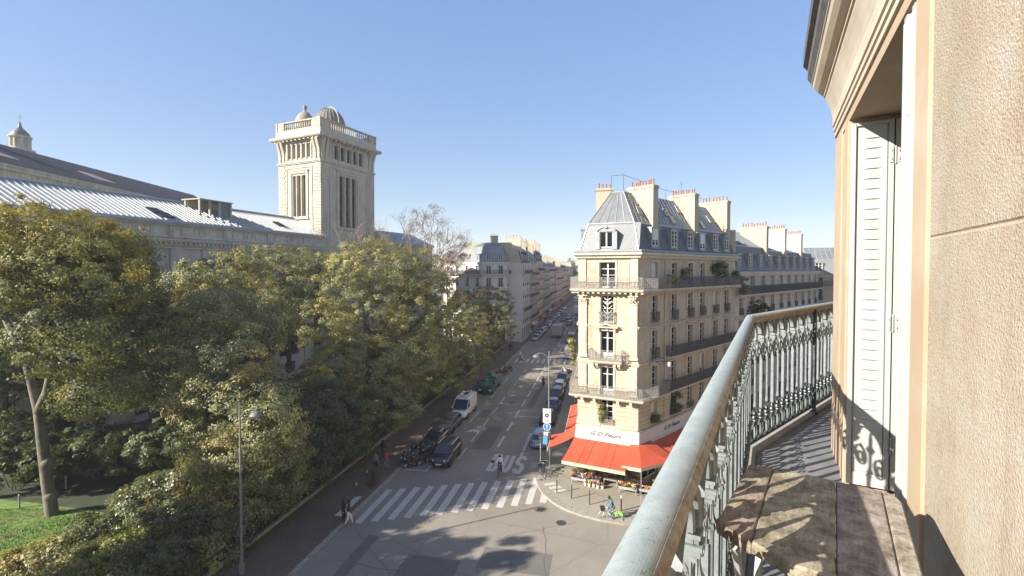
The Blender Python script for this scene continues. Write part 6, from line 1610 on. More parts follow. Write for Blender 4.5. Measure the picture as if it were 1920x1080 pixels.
# ------------------------------------------------------------------ cycles
def torus(mb, c, R_, r, n=20, m=5, mi=0):                  # wheel ring in the y-z plane
    vs = []; fs = []
    for i in range(n):
        a = 2*math.pi*i/n
        for j in range(m):
            b = 2*math.pi*j/m; rr = R_+r*math.cos(b); vs.append((c[0]+r*math.sin(b), c[1]+rr*math.cos(a), c[2]+rr*math.sin(a)))
    for i in range(n):
        for j in range(m): fs.append((i*m+j, ((i+1)%n)*m+j, ((i+1)%n)*m+(j+1)%m, i*m+(j+1)%m))
    mb.add(vs, fs, mi)
def bicycle(label, loc, rz, frame_m, guard_m=None, basket=True, group='bicycles', wheel_m=None):
    b = thing('bicycle', label, 'bicycle', loc, rz, group)
    for y in (-.52,.55):
        mb = MB(); torus(mb, (0,y,.34), .315, .022, 22, 5)
        w = mb.build('wheel', wheel_m or M_rubber, b, origin=(0,0,0)); mb = MB()
        for j in range(10): a = 2*math.pi*j/10; mb.tube([(0,y,.34),(0,y+.3*math.cos(a),.34+.3*math.sin(a))], .004, 3)
        mb.lathe([(.03,-.04),(.03,.04)], 6, (0,y,.34)); mb.build('spokes', M_grey_metal, w, origin=(0,0,0))
    mb = MB(); mb.tube([(0,.55,.34),(0,.44,.70),(0,.38,.98)], .018, 6); mb.tube([(0,.42,.78),(0,.0,.38),(0,-.14,.33)], .026, 6); mb.tube([(0,-.14,.33),(0,-.24,.85)], .018, 6)
    for sx in (-.05,.05): mb.tube([(sx,-.52,.34),(sx,-.14,.33)], .011, 5); mb.tube([(sx,-.52,.34),(sx*.4,-.22,.72)], .011, 5)
    mb.build('frame', frame_m, b, origin=(0,0,0))
    mb = MB(); mb.tube([(-.28,.22,1.02),(-.2,.36,1.03),(0,.38,1.0),(.2,.36,1.03),(.28,.22,1.02)], .014, 6); mb.build('handlebar', M_grey_metal, b, origin=(0,0,0))
    mb = MB(); mb.loft([[(-.03,-.10,.88),(.03,-.10,.88),(.03,-.10,.91),(-.03,-.10,.91)],[(-.09,-.32,.88),(.09,-.32,.88),(.09,-.32,.93),(-.09,-.32,.93)]]); mb.build('saddle', M_plastic, b, origin=(0,0,0))
    mb = MB(); mb.tube([(-.12,-.14,.2),(-.12,-.14,.33),(.12,-.14,.33),(.12,-.14,.46)], .012, 4); mb.box(-.18,-.08,-.19,-.09,.18,.21); mb.box(.08,.18,-.19,-.09,.45,.48); mb.build('pedals', M_plastic, b, origin=(0,0,0))
    if guard_m:
        mb = MB()
        k = 12
        for sx in (-.03,.03):
            for j in range(k):
                a0 = math.pi*(-.12+1.16*j/k); a1 = math.pi*(-.12+1.16*(j+1)/k)
                mb.quad((sx,-.52+.13*math.cos(a0),.34+.13*math.sin(a0)),(sx,-.52+.37*math.cos(a0),.34+.37*math.sin(a0)),(sx,-.52+.37*math.cos(a1),.34+.37*math.sin(a1)),(sx,-.52+.13*math.cos(a1),.34+.13*math.sin(a1)))
        for j in range(k):
            a0 = math.pi*(-.12+1.16*j/k); a1 = math.pi*(-.12+1.16*(j+1)/k); mb.quad((-.03,-.52+.37*math.cos(a0),.34+.37*math.sin(a0)),(.03,-.52+.37*math.cos(a0),.34+.37*math.sin(a0)),(.03,-.52+.37*math.cos(a1),.34+.37*math.sin(a1)),(-.03,-.52+.37*math.cos(a1),.34+.37*math.sin(a1)))
        mb.build('wheel_guard', guard_m, b, origin=(0,0,0))
    if basket:
        mb = MB(); mb.loft([[(-.13,.48,.72),(.13,.48,.72),(.13,.70,.72),(-.13,.70,.72)],[(-.19,.42,.98),(.19,.42,.98),(.19,.76,.98),(-.19,.76,.98)]], cap=True); mb.build('basket', M_plastic, b, origin=(0,0,0))
    return b
def scooter(label, loc, rz, m, group='motorbikes parked by the crossing', screen=True):
    b = thing('motorbike', label, 'motorbike', loc, rz, group)
    for y in (-.66,.68): 
        w = link('wheel', tyre_me, b, (0,y,.28)); w.scale = (.75,.86,.86); r_ = link('rim', rim_me, w)
    mb = MB(); st = [(-.85,.72,.80,.10),(-.6,.50,.86,.17),(-.2,.36,.82,.19),(.05,.26,.44,.20),(.3,.26,.50,.18),(.45,.34,.98,.20),(.62,.55,1.02,.14),(.70,.6,.92,.07)]
    mb.loft([[(w*.7,y,z0),(w,y,(z0+z1)/2),(w*.7,y,z1),(0,y,z1+.03),(-w*.7,y,z1),(-w,y,(z0+z1)/2),(-w*.7,y,z0)] for y, z0, z1, w in st]); mb.build('body', m, b, origin=(0,0,0), smooth=True, sharp=50)
    mb = MB(); mb.loft([[(-.13,-.75,.84),(.13,-.75,.84),(.10,-.75,.94),(-.10,-.75,.94)],[(-.16,-.35,.82),(.16,-.35,.82),(.14,-.35,.90),(-.14,-.35,.90)],[(-.11,.0,.78),(.11,.0,.78),(.08,.0,.86),(-.08,.0,.86)]]); mb.build('seat', M_plastic, b, origin=(0,0,0))
    mb = MB(); mb.tube([(-.34,.30,1.06),(-.2,.42,1.05),(0,.46,1.02),(.2,.42,1.05),(.34,.30,1.06)], .02, 6); mb.tube([(0,.68,.28),(0,.50,.95)], .035, 6)
    for sx in (-1,1): mb.tube([(sx*.25,.4,1.05),(sx*.32,.45,1.25)], .008, 4); mb.lathe([(.01,-.04),(.06,-.02),(.06,.02),(.01,.04)], 8, (sx*.33,.45,1.28))
    mb.build('handlebar', M_chrome, b, origin=(0,0,0))
    mb = MB(); mb.lathe([(.02,-.05),(.09,-.03),(.07,.05)], 8, (0,.70,.86)); mb.build('headlight', M_light, b, origin=(0,0,0))
    mb = MB(); mb.tube([(.2,-.2,.3),(.22,-.75,.42)], .05, 7); mb.build('exhaust', M_chrome, b, origin=(0,0,0))
    if screen:
        mb = MB(); mb.loft([[(-.18,.60,1.0),(.18,.60,1.0),(.18,.61,1.0),(-.18,.61,1.0)],[(-.13,.42,1.42),(.13,.42,1.42),(.13,.43,1.42),(-.13,.43,1.42)]]); mb.build('windscreen', M_carglass, b, origin=(0,0,0))
    return b
SL = ['motorbike lying closest to the pedestrians','black scooter behind the first motorbikes','motorbike tight against the kerb behind the others','black motorbike wedged between the parked cars']+['first dark motorbike, nearest the crossing','second dark motorbike from the crossing','third dark motorbike with bright mirrors','fourth motorbike, beside the parked black car','fifth motorbike half hidden by the black car','sixth motorbike, closest to the kerb']
for i, (s_, t_) in enumerate(((40.2,-17.9+.5),(41.0,-17.35),(42.1,-17.3),(43.1,-17.3),(39.9,-16.9),(40.6,-16.4),(41.5,-16.9),(42.3,-16.2),(42.9,-16.9),(43.4,-16.0))):
    x, y = S(s_, t_); scooter(SL[i], (x,y,0), STREET_RZ+math.pi/2+.5+random.uniform(-.2,.2)+.3, random.Random(i).choice([P_black,P_char,P_black]), screen=i % 2 == 0)
for i, (s_, t_) in enumerate(((76.5,-16.9),(78,-16.6),(79.4,-16.9),(81,-16.4))):
    x, y = S(s_, t_); scooter('motorbike parked under the far end of the trees, '+['first','second','third','fourth'][i]+' from the green truck', (x,y,0), STREET_RZ+math.pi/2+.6, [P_char,P_black,P_red,P_black][i], 'motorbikes past the green truck')
for i, (s_, t_) in enumerate(((79.3,-6.0),(80.4,-6.1),(81.6,-6.0))):
    x, y = S(s_, t_); scooter('scooter parked beyond the last dark car on the right, '+['first','second','third'][i], (x,y,0), STREET_RZ+math.pi/2, [P_char,P_silver,P_white][i], 'scooters on the right kerb')

# ------------------------------------------------------------------ people
def person(label, loc, rz, J, mats, group=None, thick=1.0, hair=M_hair):
    """one continuous skinned body; J overrides joint positions; mats = (top, bottom, shoes)"""
    base = dict(pelvis=(0,0,.95), waist=(0,0,1.10), chest=(0,.01,1.32), neck=(0,.0,1.48), head=(0,.02,1.58), crown=(0,.02,1.73),
        shl=(-.18,0,1.42), ell=(-.24,.02,1.14), hal=(-.24,.10,.90), fil=(-.24,.13,.80), shr=(.18,0,1.42), elr=(.24,.02,1.14), har=(.24,.10,.90), fir=(.24,.13,.80),
        hil=(-.10,0,.92), knl=(-.11,.03,.50), anl=(-.11,-.02,.09), tol=(-.11,.16,.04), hir=(.10,0,.92), knr=(.11,.03,.50), anr=(.11,-.02,.09), tor=(.11,.16,.04))
    base.update(J)
    rad = dict(pelvis=.15, waist=.135, chest=.16, neck=.058, head=.088, crown=.075, shl=.065, ell=.046, hal=.034, fil=.028, shr=.065, elr=.046, har=.034, fir=.028,
        hil=.10, knl=.062, anl=.045, tol=.035, hir=.10, knr=.062, anr=.045, tor=.035)
    E = [('pelvis','waist','t'),('waist','chest','t'),('chest','neck','t'),('neck','head','h'),('head','crown','h'),('chest','shl','t'),('shl','ell','t'),('ell','hal','t'),('hal','fil','s'),('chest','shr','t'),('shr','elr','t'),('elr','har','t'),('har','fir','s'),
        ('pelvis','hil','l'),('hil','knl','l'),('knl','anl','l'),('anl','tol','f'),('pelvis','hir','l'),('hir','knr','l'),('knr','anr','l'),('anr','tor','f')]
    names = list(base); idx = {n: i for i, n in enumerate(names)}
    me = bpy.data.meshes.new('tmp'); me.from_pydata([base[n] for n in names], [(idx[a], idx[b]) for a, b, _ in E], [])
    o = bpy.data.objects.new('tmp', me); COL.objects.link(o); md = o.modifiers.new('s', 'SKIN'); md.use_smooth_shade = True
    for i, n in enumerate(names):
        sv = me.skin_vertices[0].data[i]; r = rad[n]*thick; sv.radius = (r, r*.8 if n in ('pelvis','waist','chest') else r); sv.use_root = (n == 'pelvis')
    sb = o.modifiers.new('d', 'SUBSURF'); sb.levels = 1; sb.render_levels = 1
    bpy.context.view_layer.update(); bm = bpy.data.meshes.new_from_object(o.evaluated_get(bpy.context.evaluated_depsgraph_get())); bpy.data.objects.remove(o)
    bm.name = 'body'; bm.materials.clear()
    for m in (mats[0], mats[1], mats[2], M_skin): bm.materials.append(m)
    P = {n: Vector(base[n]) for n in names}; code = {'t':0,'l':1,'f':2,'h':3,'s':3}
    for p in bm.polygons:
        c = p.center; best = None
        for a, b, k in E:
            A, B = P[a], P[b]; t = max(0, min(1, (c-A).dot(B-A)/(B-A).length_squared)); d = (c-(A+(B-A)*t)).length-rad[a]*.6
            if best is None or d < best[0]: best = (d, k)
        p.material_index = code[best[1]]; p.use_smooth = True
    t = thing('person', label, 'person', loc, rz, group)
    link('body', bm, t)
    h = P['head'].lerp(P['crown'], .55); d = (P['crown']-P['head']).normalized(); mb = MB()
    mb.lathe([(.10,-.07),(.106,-.01),(.104,.04),(.085,.085),(.045,.115),(.01,.125)], 12, (0,-.022,0)); hm = mb.mesh('hair', hair, smooth=True); ho = link('hair', hm, t, tuple(h)); ho.rotation_euler = d.to_track_quat('Z','Y').to_euler()
    fm = MB(); fm.loft([[(-.012,.085,-.03),(.012,.085,-.03),(.012,.118,-.035),(-.012,.118,-.035)],[(-.006,.085,.02),(.006,.085,.02),(.006,.09,.02),(-.006,.09,.02)]]); fo = link('nose', fm.mesh('nose', M_skin), t, tuple(h)); fo.rotation_euler = ho.rotation_euler
    for side in ('l','r'):                                  # fingers
        a, b = P['ha'+side], P['fi'+side]; dd = (b-a).normalized(); q = dd.cross(Vector((0,0,1))); q = q.normalized() if q.length > .1 else Vector((1,0,0)); fmb = MB()
        for j, L in enumerate((.055,.07,.066,.05)): s_ = b+q*(j-1.5)*.018; fmb.tube([s_-dd*.02, s_+dd*L*.6, s_+dd*L+Vector((0,0,-.012))], .0085, 5)
        fmb.tube([a+q*.03+dd*.02, a+q*.055+dd*.06], .010, 5); fmb.build('fingers', M_skin, t, origin=(0,0,0))
    return t
ride = dict(pelvis=(0,-.22,1.0), waist=(0,-.16,1.14), chest=(0,-.06,1.34), neck=(0,.02,1.49), head=(0,.07,1.58), crown=(0,.10,1.73),
    shl=(-.18,-.03,1.42), ell=(-.25,.12,1.20), hal=(-.24,.24,1.06), fil=(-.23,.29,1.05), shr=(.18,-.03,1.42), elr=(.25,.12,1.20), har=(.24,.24,1.06), fir=(.23,.29,1.05),
    hil=(-.10,-.2,.97), knl=(-.12,.14,.74), anl=(-.13,-.12,.33), tol=(-.13,.02,.27), hir=(.10,-.2,.97), knr=(.12,.16,.92), anr=(.13,.0,.52), tor=(.13,.13,.48))
walk_ = dict(knl=(-.11,.16,.52), anl=(-.11,.24,.10), tol=(-.11,.40,.06), knr=(.11,-.02,.50), anr=(.11,-.24,.13), tor=(.11,-.10,.04), hal=(-.23,-.10,.94), fil=(-.23,-.11,.84), har=(.23,.22,.96), fir=(.23,.28,.88))
def gp(px, py, z=0): d = 880*(18-z)/(py-505); return ((px-960)/880*d, d)
# cyclist with the green rear guard, sitting upright on the corner
x, y = gp(1147,981); rzc = math.pi/2-.02
bicycle('white-framed hire bicycle with green rear wheel guard and front basket', (x,y,0), rzc, P_white, M_bike_g, True, wheel_m=M_grey_metal)
person('cyclist in teal top and jeans riding the bicycle with the green guard', (x,y,0), rzc, ride, (C_teal, C_jean, M_shoe), thick=1.05)
x, y = gp(937,893)
bicycle('dark bicycle ridden over the painted bus lettering', (x,y,0), STREET_RZ+math.pi, P_black, None, False)
person('cyclist in a white top riding across the painted bus lettering', (x,y,0), STREET_RZ+math.pi, ride, (C_white, C_black, M_shoe), thick=1.12)
x, y = gp(1019,729)
bicycle('bicycle ridden in the lane beside the dark parked cars', (x,y,0), STREET_RZ, P_black, None, False)
person('cyclist in black riding away in the bus lane beside the parked cars', (x,y,0), STREET_RZ, ride, (C_black, C_black, M_shoe), thick=1.08)
x, y = gp(977,676)
sc_ = scooter('white scooter ridden towards the camera at the far crossing', (x,y,0), STREET_RZ+math.pi+.5, P_white, 'scooters in traffic')
sr = dict(ride); sr.update(pelvis=(0,-.35,.92), waist=(0,-.32,1.08), chest=(0,-.26,1.28), neck=(0,-.2,1.43), head=(0,-.17,1.53), crown=(0,-.15,1.68), shl=(-.18,-.24,1.36), shr=(.18,-.24,1.36), ell=(-.27,-.02,1.16), elr=(.27,-.02,1.16), hal=(-.31,.22,1.07), har=(.31,.22,1.07), fil=(-.32,.28,1.06), fir=(.32,.28,1.06),
    hil=(-.10,-.32,.88), hir=(.10,-.32,.88), knl=(-.17,.08,.78), knr=(.17,.08,.78), anl=(-.14,.12,.36), anr=(.14,.12,.36), tol=(-.14,.28,.32), tor=(.14,.28,.32))
person('scooter rider in white jacket and pale helmet at the far crossing', (x,y,0), STREET_RZ+math.pi+.5, sr, (C_white, C_black, M_shoe), hair=P_white, thick=1.08)
PP = [((640,985),(C_black,C_black),'pedestrian in black waiting at the left end of the near crossing',STREET_RZ-1.5,{},.14),((650,990),(C_black,C_white),'pedestrian in black top and white trousers at the left end of the near crossing',STREET_RZ-1.2,walk_,0),
      ((702,888),(C_grey,C_black),'pedestrian in grey with a light scarf on the shaded pavement',STREET_RZ,{},.14),((716,862),(C_black,C_navy),'tall figure in black standing farther up the shaded pavement',STREET_RZ+3,walk_,.14),
      ((722,884),(C_red,C_jean),'pedestrian in a red top beside the motorbikes',STREET_RZ+2,walk_,.14),((781,786),(C_beige,C_black),'pedestrian walking by the fence beyond the motorbikes',STREET_RZ+3.1,walk_,.14)]
for (px, py), ms, lab, rz, J, z in PP:
    x, y = gp(px, py, z); person(lab, (x,y,z), rz, J, (ms[0], ms[1], M_shoe), 'pedestrians', thick=1.08)
rg = random.Random(9)
FP = ['in black on the left pavement before the white corner building','in navy a step behind the first far walker','in a white shirt outside the first shops','in red near the pale shop awning','in grey by the far left kerb','in beige under the red awning','in black beyond the red awning','in a pale coat far along the left pavement','in dark clothes crossing at the far junction','in white crossing at the far junction','in navy at the far right kerb','in teal farthest along the left pavement']
fpos = [(100,-19.6),(104,-20.0),(124,-18.6),(131,-19.2),(139,-18.4),(149,-18.8),(158,-19.0),(170,-18.6),(161,-12),(165,-9),(140,-4.2),(186,-18.6)]
fm_ = [(C_black,C_black),(C_navy,C_black),(C_white,C_jean),(C_red,C_black),(C_grey,C_black),(C_beige,C_jean),(C_black,C_jean),(C_white,C_beige),(C_black,C_black),(C_white,C_black),(C_navy,C_black),(C_teal,C_black)]
src = [person('pedestrian '+FP[i], (*S(*fpos[i]), .14 if fpos[i][1] < -17.7 or fpos[i][1] > -5 else 0), STREET_RZ+(3.1 if i % 2 else 0), walk_, (*fm_[i], M_shoe), 'pedestrians in the far street', thick=1.1) for i in range(12)]

# ------------------------------------------------------------------ street furniture
def street_lamp(label, x, y, h, arm, rz, zb=.14, double=False):
    t = thing('street_lamp', label, 'street lamp', (x,y,zb), rz, 'street lamps')
    mb = MB(); mb.lathe([(.17,0),(.17,.5),(.11,.6),(.10,1.1),(.075,1.2),(.045,h-.02),(.02,h+.05)], 10); mb.build('pole', M_lamp, t, origin=(0,0,0), smooth=True, sharp=30)
    mb = MB(); za = h-.75 if not double else h-.55
    pts = [(0,0,za-.15)]+[(arm*f, 0, za-.15+.55*math.sin(f*math.pi*.78)) for f in (.15,.35,.55,.8,1.0)]
    mb.tube(pts, .028, 6); mb.build('arm', M_lamp, t, origin=(0,0,0))
    e = pts[-1]; mb = MB(); mb.lathe([(.05,.12),(.12,.08),(.26,.0),(.34,-.10),(.33,-.14)], 14, (e[0],0,e[2]-.05)); hd = mb.build('lamp_head', M_lamp, t, origin=(0,0,0), smooth=True, sharp=50)
    mb = MB(); mb.lathe([(.30,-.13),(.24,-.20),(.10,-.24),(.01,-.25)], 12, (e[0],0,e[2]-.05)); mb.build('lens', M_lens, hd, origin=(0,0,0), smooth=True)
    return t
x, y = gp(446,1084,.14); street_lamp('tall grey street lamp on the park pavement, in front of the pale-sided tree', x, y, 10.1, .95, STREET_RZ+.15)
x, y = S(43.4,-4.85); street_lamp('grey street lamp with an arm curling left over the road, behind the round blue sign', x, y, 10.2, 1.2, math.pi+STREET_RZ, double=True)
x, y = S(104,-20.3); street_lamp('slim street lamp before the white corner building', x, y, 11, 1.0, STREET_RZ)
x, y = S(131,-4.6); street_lamp('street lamp far along the right kerb', x, y, 10, 1.2, math.pi+STREET_RZ)
x, y = S(23,-4.0); 
# bollards on the corner pavement
bl = MB(); bl.lathe([(.045,0),(.045,.95),(.03,.98),(.05,1.02),(.045,1.08),(.01,1.10)], 8); blm = bl.mesh('bollard', M_bollard, smooth=False)
for i, (px, py) in enumerate(((1045,929),(1073,939.5),(1107,951))):
    x, y = gp(px, py, .14); o = link('bollard', blm, None, (x,y,.14)); K(o, None, ['left of the three slim bollards on the corner pavement','middle of the three slim bollards on the corner pavement','right of the three slim bollards on the corner pavement'][i], 'bollard', 'bollards on the corner')
x, y = gp(1167,963,.14); wb_ = thing('bollard', 'stouter bollard with a white top just behind the cyclist with the green guard', 'bollard', (x,y,.14))
mb = MB(); mb.lathe([(.06,0),(.055,.95)], 8); mb.build('post', M_bollard, wb_, origin=(0,0,0)); mb = MB(); mb.lathe([(.06,.95),(.075,1.0),(.075,1.08),(.03,1.14)], 10); mb.build('cap', M_signwhite, wb_, origin=(0,0,0))
# white-tipped posts on the park pavement
for i, (px, py) in enumerate(((665,936),(686,912),(702,905))):
    x, y = gp(px, py, .14); t = thing('bollard', ['nearest white-tipped post at the crossing on the park side','tall dark post behind the nearest white-tipped one','post beside the standing pedestrians on the park side'][i], 'bollard', (x,y,.14), 0, 'posts on the park pavement')
    h = (1.1,4.6,1.1)[i]; mb = MB(); mb.lathe([(.05,0),(.045,h)], 8); mb.build('post', M_bollard, t, origin=(0,0,0)); mb = MB(); mb.lathe([(.055,h-.18 if i != 1 else 1.0),(.055,h+.01 if i != 1 else 1.2)], 8); mb.build('cap', M_signwhite, t, origin=(0,0,0))
# litter bin on the park pavement
x, y = gp(699,912,.14); t = thing('litter_bin', 'dark red-brown cabinet on the park pavement near the crossing', 'cabinet', (x,y,.14), STREET_RZ); mb = MB(); mb.box(-.25,.25,-.3,.3,0,1.25); mb.box(-.28,.28,-.33,.33,1.25,1.32); mb.build('cabinet_body', mat('cabinet_brown', (.06,.035,.028), None, rough=.6), t, origin=(0,0,0))
x, y = gp(781,789,.14); t = thing('litter_bin', 'brown post-like cabinet farther along the park fence', 'cabinet', (x-.6,y,.14), STREET_RZ); mb = MB(); mb.box(-.25,.25,-.3,.3,0,1.6); mb.box(-.28,.28,-.33,.33,1.6,1.68); mb.build('cabinet_body', MATS['cabinet_brown'], t, origin=(0,0,0))
# sign post with white panel over a round blue sign
x, y = gp(1026,872,.14); t = thing('sign_post', 'sign post by the kerb with a white panel above a round blue cycle sign', 'sign', (x,y,.14), STREET_RZ+math.pi)
mb = MB(); mb.tube([(0,-.04,0),(0,-.04,4.6)], .04, 8); mb.build('post', M_grey_metal, t, origin=(0,0,0))
mb = MB(); mb.box(-.36,.36,0,.03,3.78,5.05); pn = mb.build('panel', M_signwhite, t, origin=(0,0,0))
mb = MB(); mb.box(-.38,.38,-.01,.0,3.76,5.07); mb.box(-.40,.40,-.005,.034,5.051,5.10); mb.build('panel_frame', M_grey_metal, pn, origin=(0,0,0))
def disc(mb, cx, cz, r, y, n=20, r0=0):
    for j in range(n):
        a0 = 2*math.pi*j/n; a1 = 2*math.pi*(j+1)/n
        mb.quad((cx+r0*math.cos(a0),y,cz+r0*math.sin(a0)),(cx+r*math.cos(a0),y,cz+r*math.sin(a0)),(cx+r*math.cos(a1),y,cz+r*math.sin(a1)),(cx+r0*math.cos(a1),y,cz+r0*math.sin(a1)))
mb = MB(); disc(mb, 0, 4.45, .19, .034); mb.box(-.16,.16,.031,.035,3.95,4.01); mb.box(-.2,.2,.031,.035,4.85,4.90); mb.build('symbol', M_letters, pn, origin=(0,0,0))
mb = MB(); disc(mb, 0, 4.45, .06, .037); mb.build('symbol', M_signwhite, pn, origin=(0,0,0))
mb = MB(); mb.lathe([(.36,0),(.36,.02)], 24)
bm2 = MB(); disc(bm2, 0, 3.40, .34, .03, 24); disc(bm2, 0, 3.40, .34, .0, 24); rs_ = bm2.build('round_sign', M_signblue, t, origin=(0,0,0))
mb = MB(); disc(mb, 0, 3.40, .365, .026, 24); disc(mb, 0, 3.40, .33, .034, 24, .295); mb.box(-.035,.035,.033,.037,3.22,3.54); mb.poly([(-.14,.036,3.46),(0,.036,3.62),(.14,.036,3.46),(0,.036,3.51)]); mb.build('white_arrow', M_signwhite, rs_, origin=(0,0,0))
mb = MB(); mb.box(-.3,.3,0,.02,2.58,2.92); mb.build('small_panel', M_signwhite, t, origin=(0,0,0))
mb = MB(); mb.box(-.05,.38,.0,.02,1.75,2.52); mb.build('small_panel', mat('sign_pale_blue', (.10,.30,.52), None, rough=.5), t, origin=(0,0,0))
# traffic lights at the corner
for i, (px, py, h) in enumerate(((1014,886,2.6),(1031,880,2.4))):
    x, y = gp(px, py, .14); t = thing('traffic_light', ['traffic light on the corner pavement, left of the pair','traffic light on the corner pavement, right of the pair'][i], 'traffic light', (x,y,.14), STREET_RZ+math.pi, 'traffic lights')
    mb = MB(); mb.tube([(0,0,0),(0,0,h)], .045, 8); mb.build('post', M_grey_metal, t, origin=(0,0,0))
    mb = MB(); mb.box(-.13,.13,-.10,.10,h-.05,h+.75); mb.build('housing', M_plastic, t, origin=(0,0,0))
    for k, c in enumerate(((.25,.02,.02),(.22,.12,.01),(.02,.2,.05))):
        mb = MB(); mb.lathe([(.075,0),(.075,.012)], 12)
        me = mb.mesh('lens', mat('signal_lens_%s' % ('red','amber','green')[k], c, None, rough=.3)); o = link('lens', me, t, (0,.10,h+.62-k*.25)); o.rotation_euler = (-math.pi/2,0,0)
for i, (px, py) in enumerate(((1022,892),(1017,897))):
    x, y = gp(px, py, .14); bicycle('dark bicycle leaning by the corner traffic lights, '+['the one nearer the shop','the one nearer the road'][i], (x,y,.14), STREET_RZ+.3+.2*i, P_black, None, True, 'bicycles left on the corner')
# sign post on the park pavement with round sign
# flower stands under the awning
rg = random.Random(21); rgn = np.random.RandomState(21)
F_cols = [('white_flowers',(.7,.7,.66)),('yellow_flowers',(.65,.52,.06)),('red_flowers',(.5,.05,.04)),('pink_flowers',(.5,.16,.22)),('orange_flowers',(.6,.18,.05)),('purple_flowers',(.13,.05,.12))]
FM = [mat(n_, c, None, rough=.8) for n_, c in F_cols]
def flower_crate(label, a, q, w, d, hz, k, plants, z0=.14, F=FC):
    P_ = V2(F[0])+V2(F[1])*a+V2(F[2])*q; t = thing('flower_stand', label, 'flower stand', (P_.x,P_.y,z0), rz_of(F[2]), 'flower stands of the shop')
    mb = MB()
    mb.box(-w/2,w/2,-d/2,d/2,hz-.20,hz-.16)
    for s1 in (-1,1):
        mb.box(-w/2,w/2,s1*d/2-.015,s1*d/2+.015,hz-.2,hz); mb.box(s1*w/2-.015,s1*w/2+.015,-d/2+.016,d/2-.016,hz-.2,hz)
        for s2 in (-1,1): mb.box(s1*(w/2-.04)-.025,s1*(w/2-.04)+.025,s2*(d/2-.04)-.025,s2*(d/2-.04)+.025,0,hz-.201)
    mb.build('table', M_grey_metal, t, origin=(0,0,0))
    ls = [(rg.uniform(-w/2,w/2),rg.uniform(-d/2,d/2),hz+.05,.14,.14,.15) for _ in range(k)]
    link('leaves', crown_mesh('leaves', ls, 90*k, .07, k, plants, (0,0,0), .12), t)
    for j in range(k):
        fm = rg.choice(FM); l = ls[j]; mb = MB()
        for q_ in range(9): mb.lathe([(.01,-.03),(.05,0),(.035,.03),(.005,.035)], 6, (l[0]+rg.uniform(-.14,.14),l[1]+rg.uniform(-.14,.14),l[2]+rg.uniform(.08,.2)))
        mb.build('flowers', fm, t, origin=(0,0,0))
    return t
labs = ['long flower stand with white and yellow blooms under the corner awning','second bright flower stand at the sunny corner','flower stand with red and pink blooms behind the front ones','dark leafy stand at the left under the awning','stand with small plants in the shade of the main awning','low stand with buckets in the middle under the awning']
for i, (a, q, w, d, h, k) in enumerate(((LC-.5,1.25,1.4,.7,.55,16),(LC+1.0,1.0,1.3,.7,.55,14),(LC-.2,.5,1.4,.5,.95,10),(.5,1.2,1.2,.7,.5,8),(1.7,1.0,1.0,.6,.5,8),(3.0,.6,1.1,.5,.7,7))):
    flower_crate(labs[i], a, q, w, d, h, k, L_dark if i in (3,4) else L_elm)
for i, (a, q, r, h) in enumerate(((.2,.6,.6,1.5),(1.1,.5,.5,1.3),(2.4,.5,.4,1.2),(LC-.9,.5,.55,1.6),(LC+1.6,.6,.55,1.5))):
    P_ = V2(FC[0])+V2(FC[1])*a+V2(FC[2])*q
    t = thing('potted_plant', 'potted shrub under the awning, '+['leftmost, against the wall','second from the left','in the middle','behind the bright flower stands','round the corner on the right'][i], 'plant', (P_.x,P_.y,.14), 0, 'potted shrubs of the flower shop')
    mb = MB(); mb.lathe([(.17,0),(.23,.38),(.25,.38),(.25,.42),(.2,.42)], 12); mb.build('pot', M_terra if i % 2 else M_plastic, t, origin=(0,0,0))
    link('foliage', crown_mesh('foliage', [(0,0,h*.6+.2,r,r,h*.4)], 1500, .10, 300+i, [L_dark,L_elm,L_dark,L_dark,L_elm][i], (0,0,0), .2), t)
for i in range(5):
    P_ = V2(FC[0])+V2(FC[1])*(1.1+.36*i)+V2(FC[2])*(1.5+.1*(i % 2))
    t = thing('flower_bucket', 'white flower bucket on the pavement in front of the awning, '+['leftmost','second','third','fourth','rightmost'][i]+' of five', 'bucket', (P_.x,P_.y,.14), 0, 'flower buckets')
    mb = MB(); mb.lathe([(.10,0),(.14,.28),(.13,.28),(.12,.2)], 10); mb.build('bucket', M_signwhite, t, origin=(0,0,0)); mb = MB()
    for q_ in range(10): mb.lathe([(.01,-.03),(.05,0),(.03,.03)], 5, (rg.uniform(-.12,.12),rg.uniform(-.12,.12),.42+rg.uniform(-.05,.08)))
    mb.build('flowers', FM[i % 6], t, origin=(0,0,0))
    link('leaves', crown_mesh('leaves', [(0,0,.36,.12,.12,.1)], 120, .06, i, L_elm, (0,0,0), .06), t)
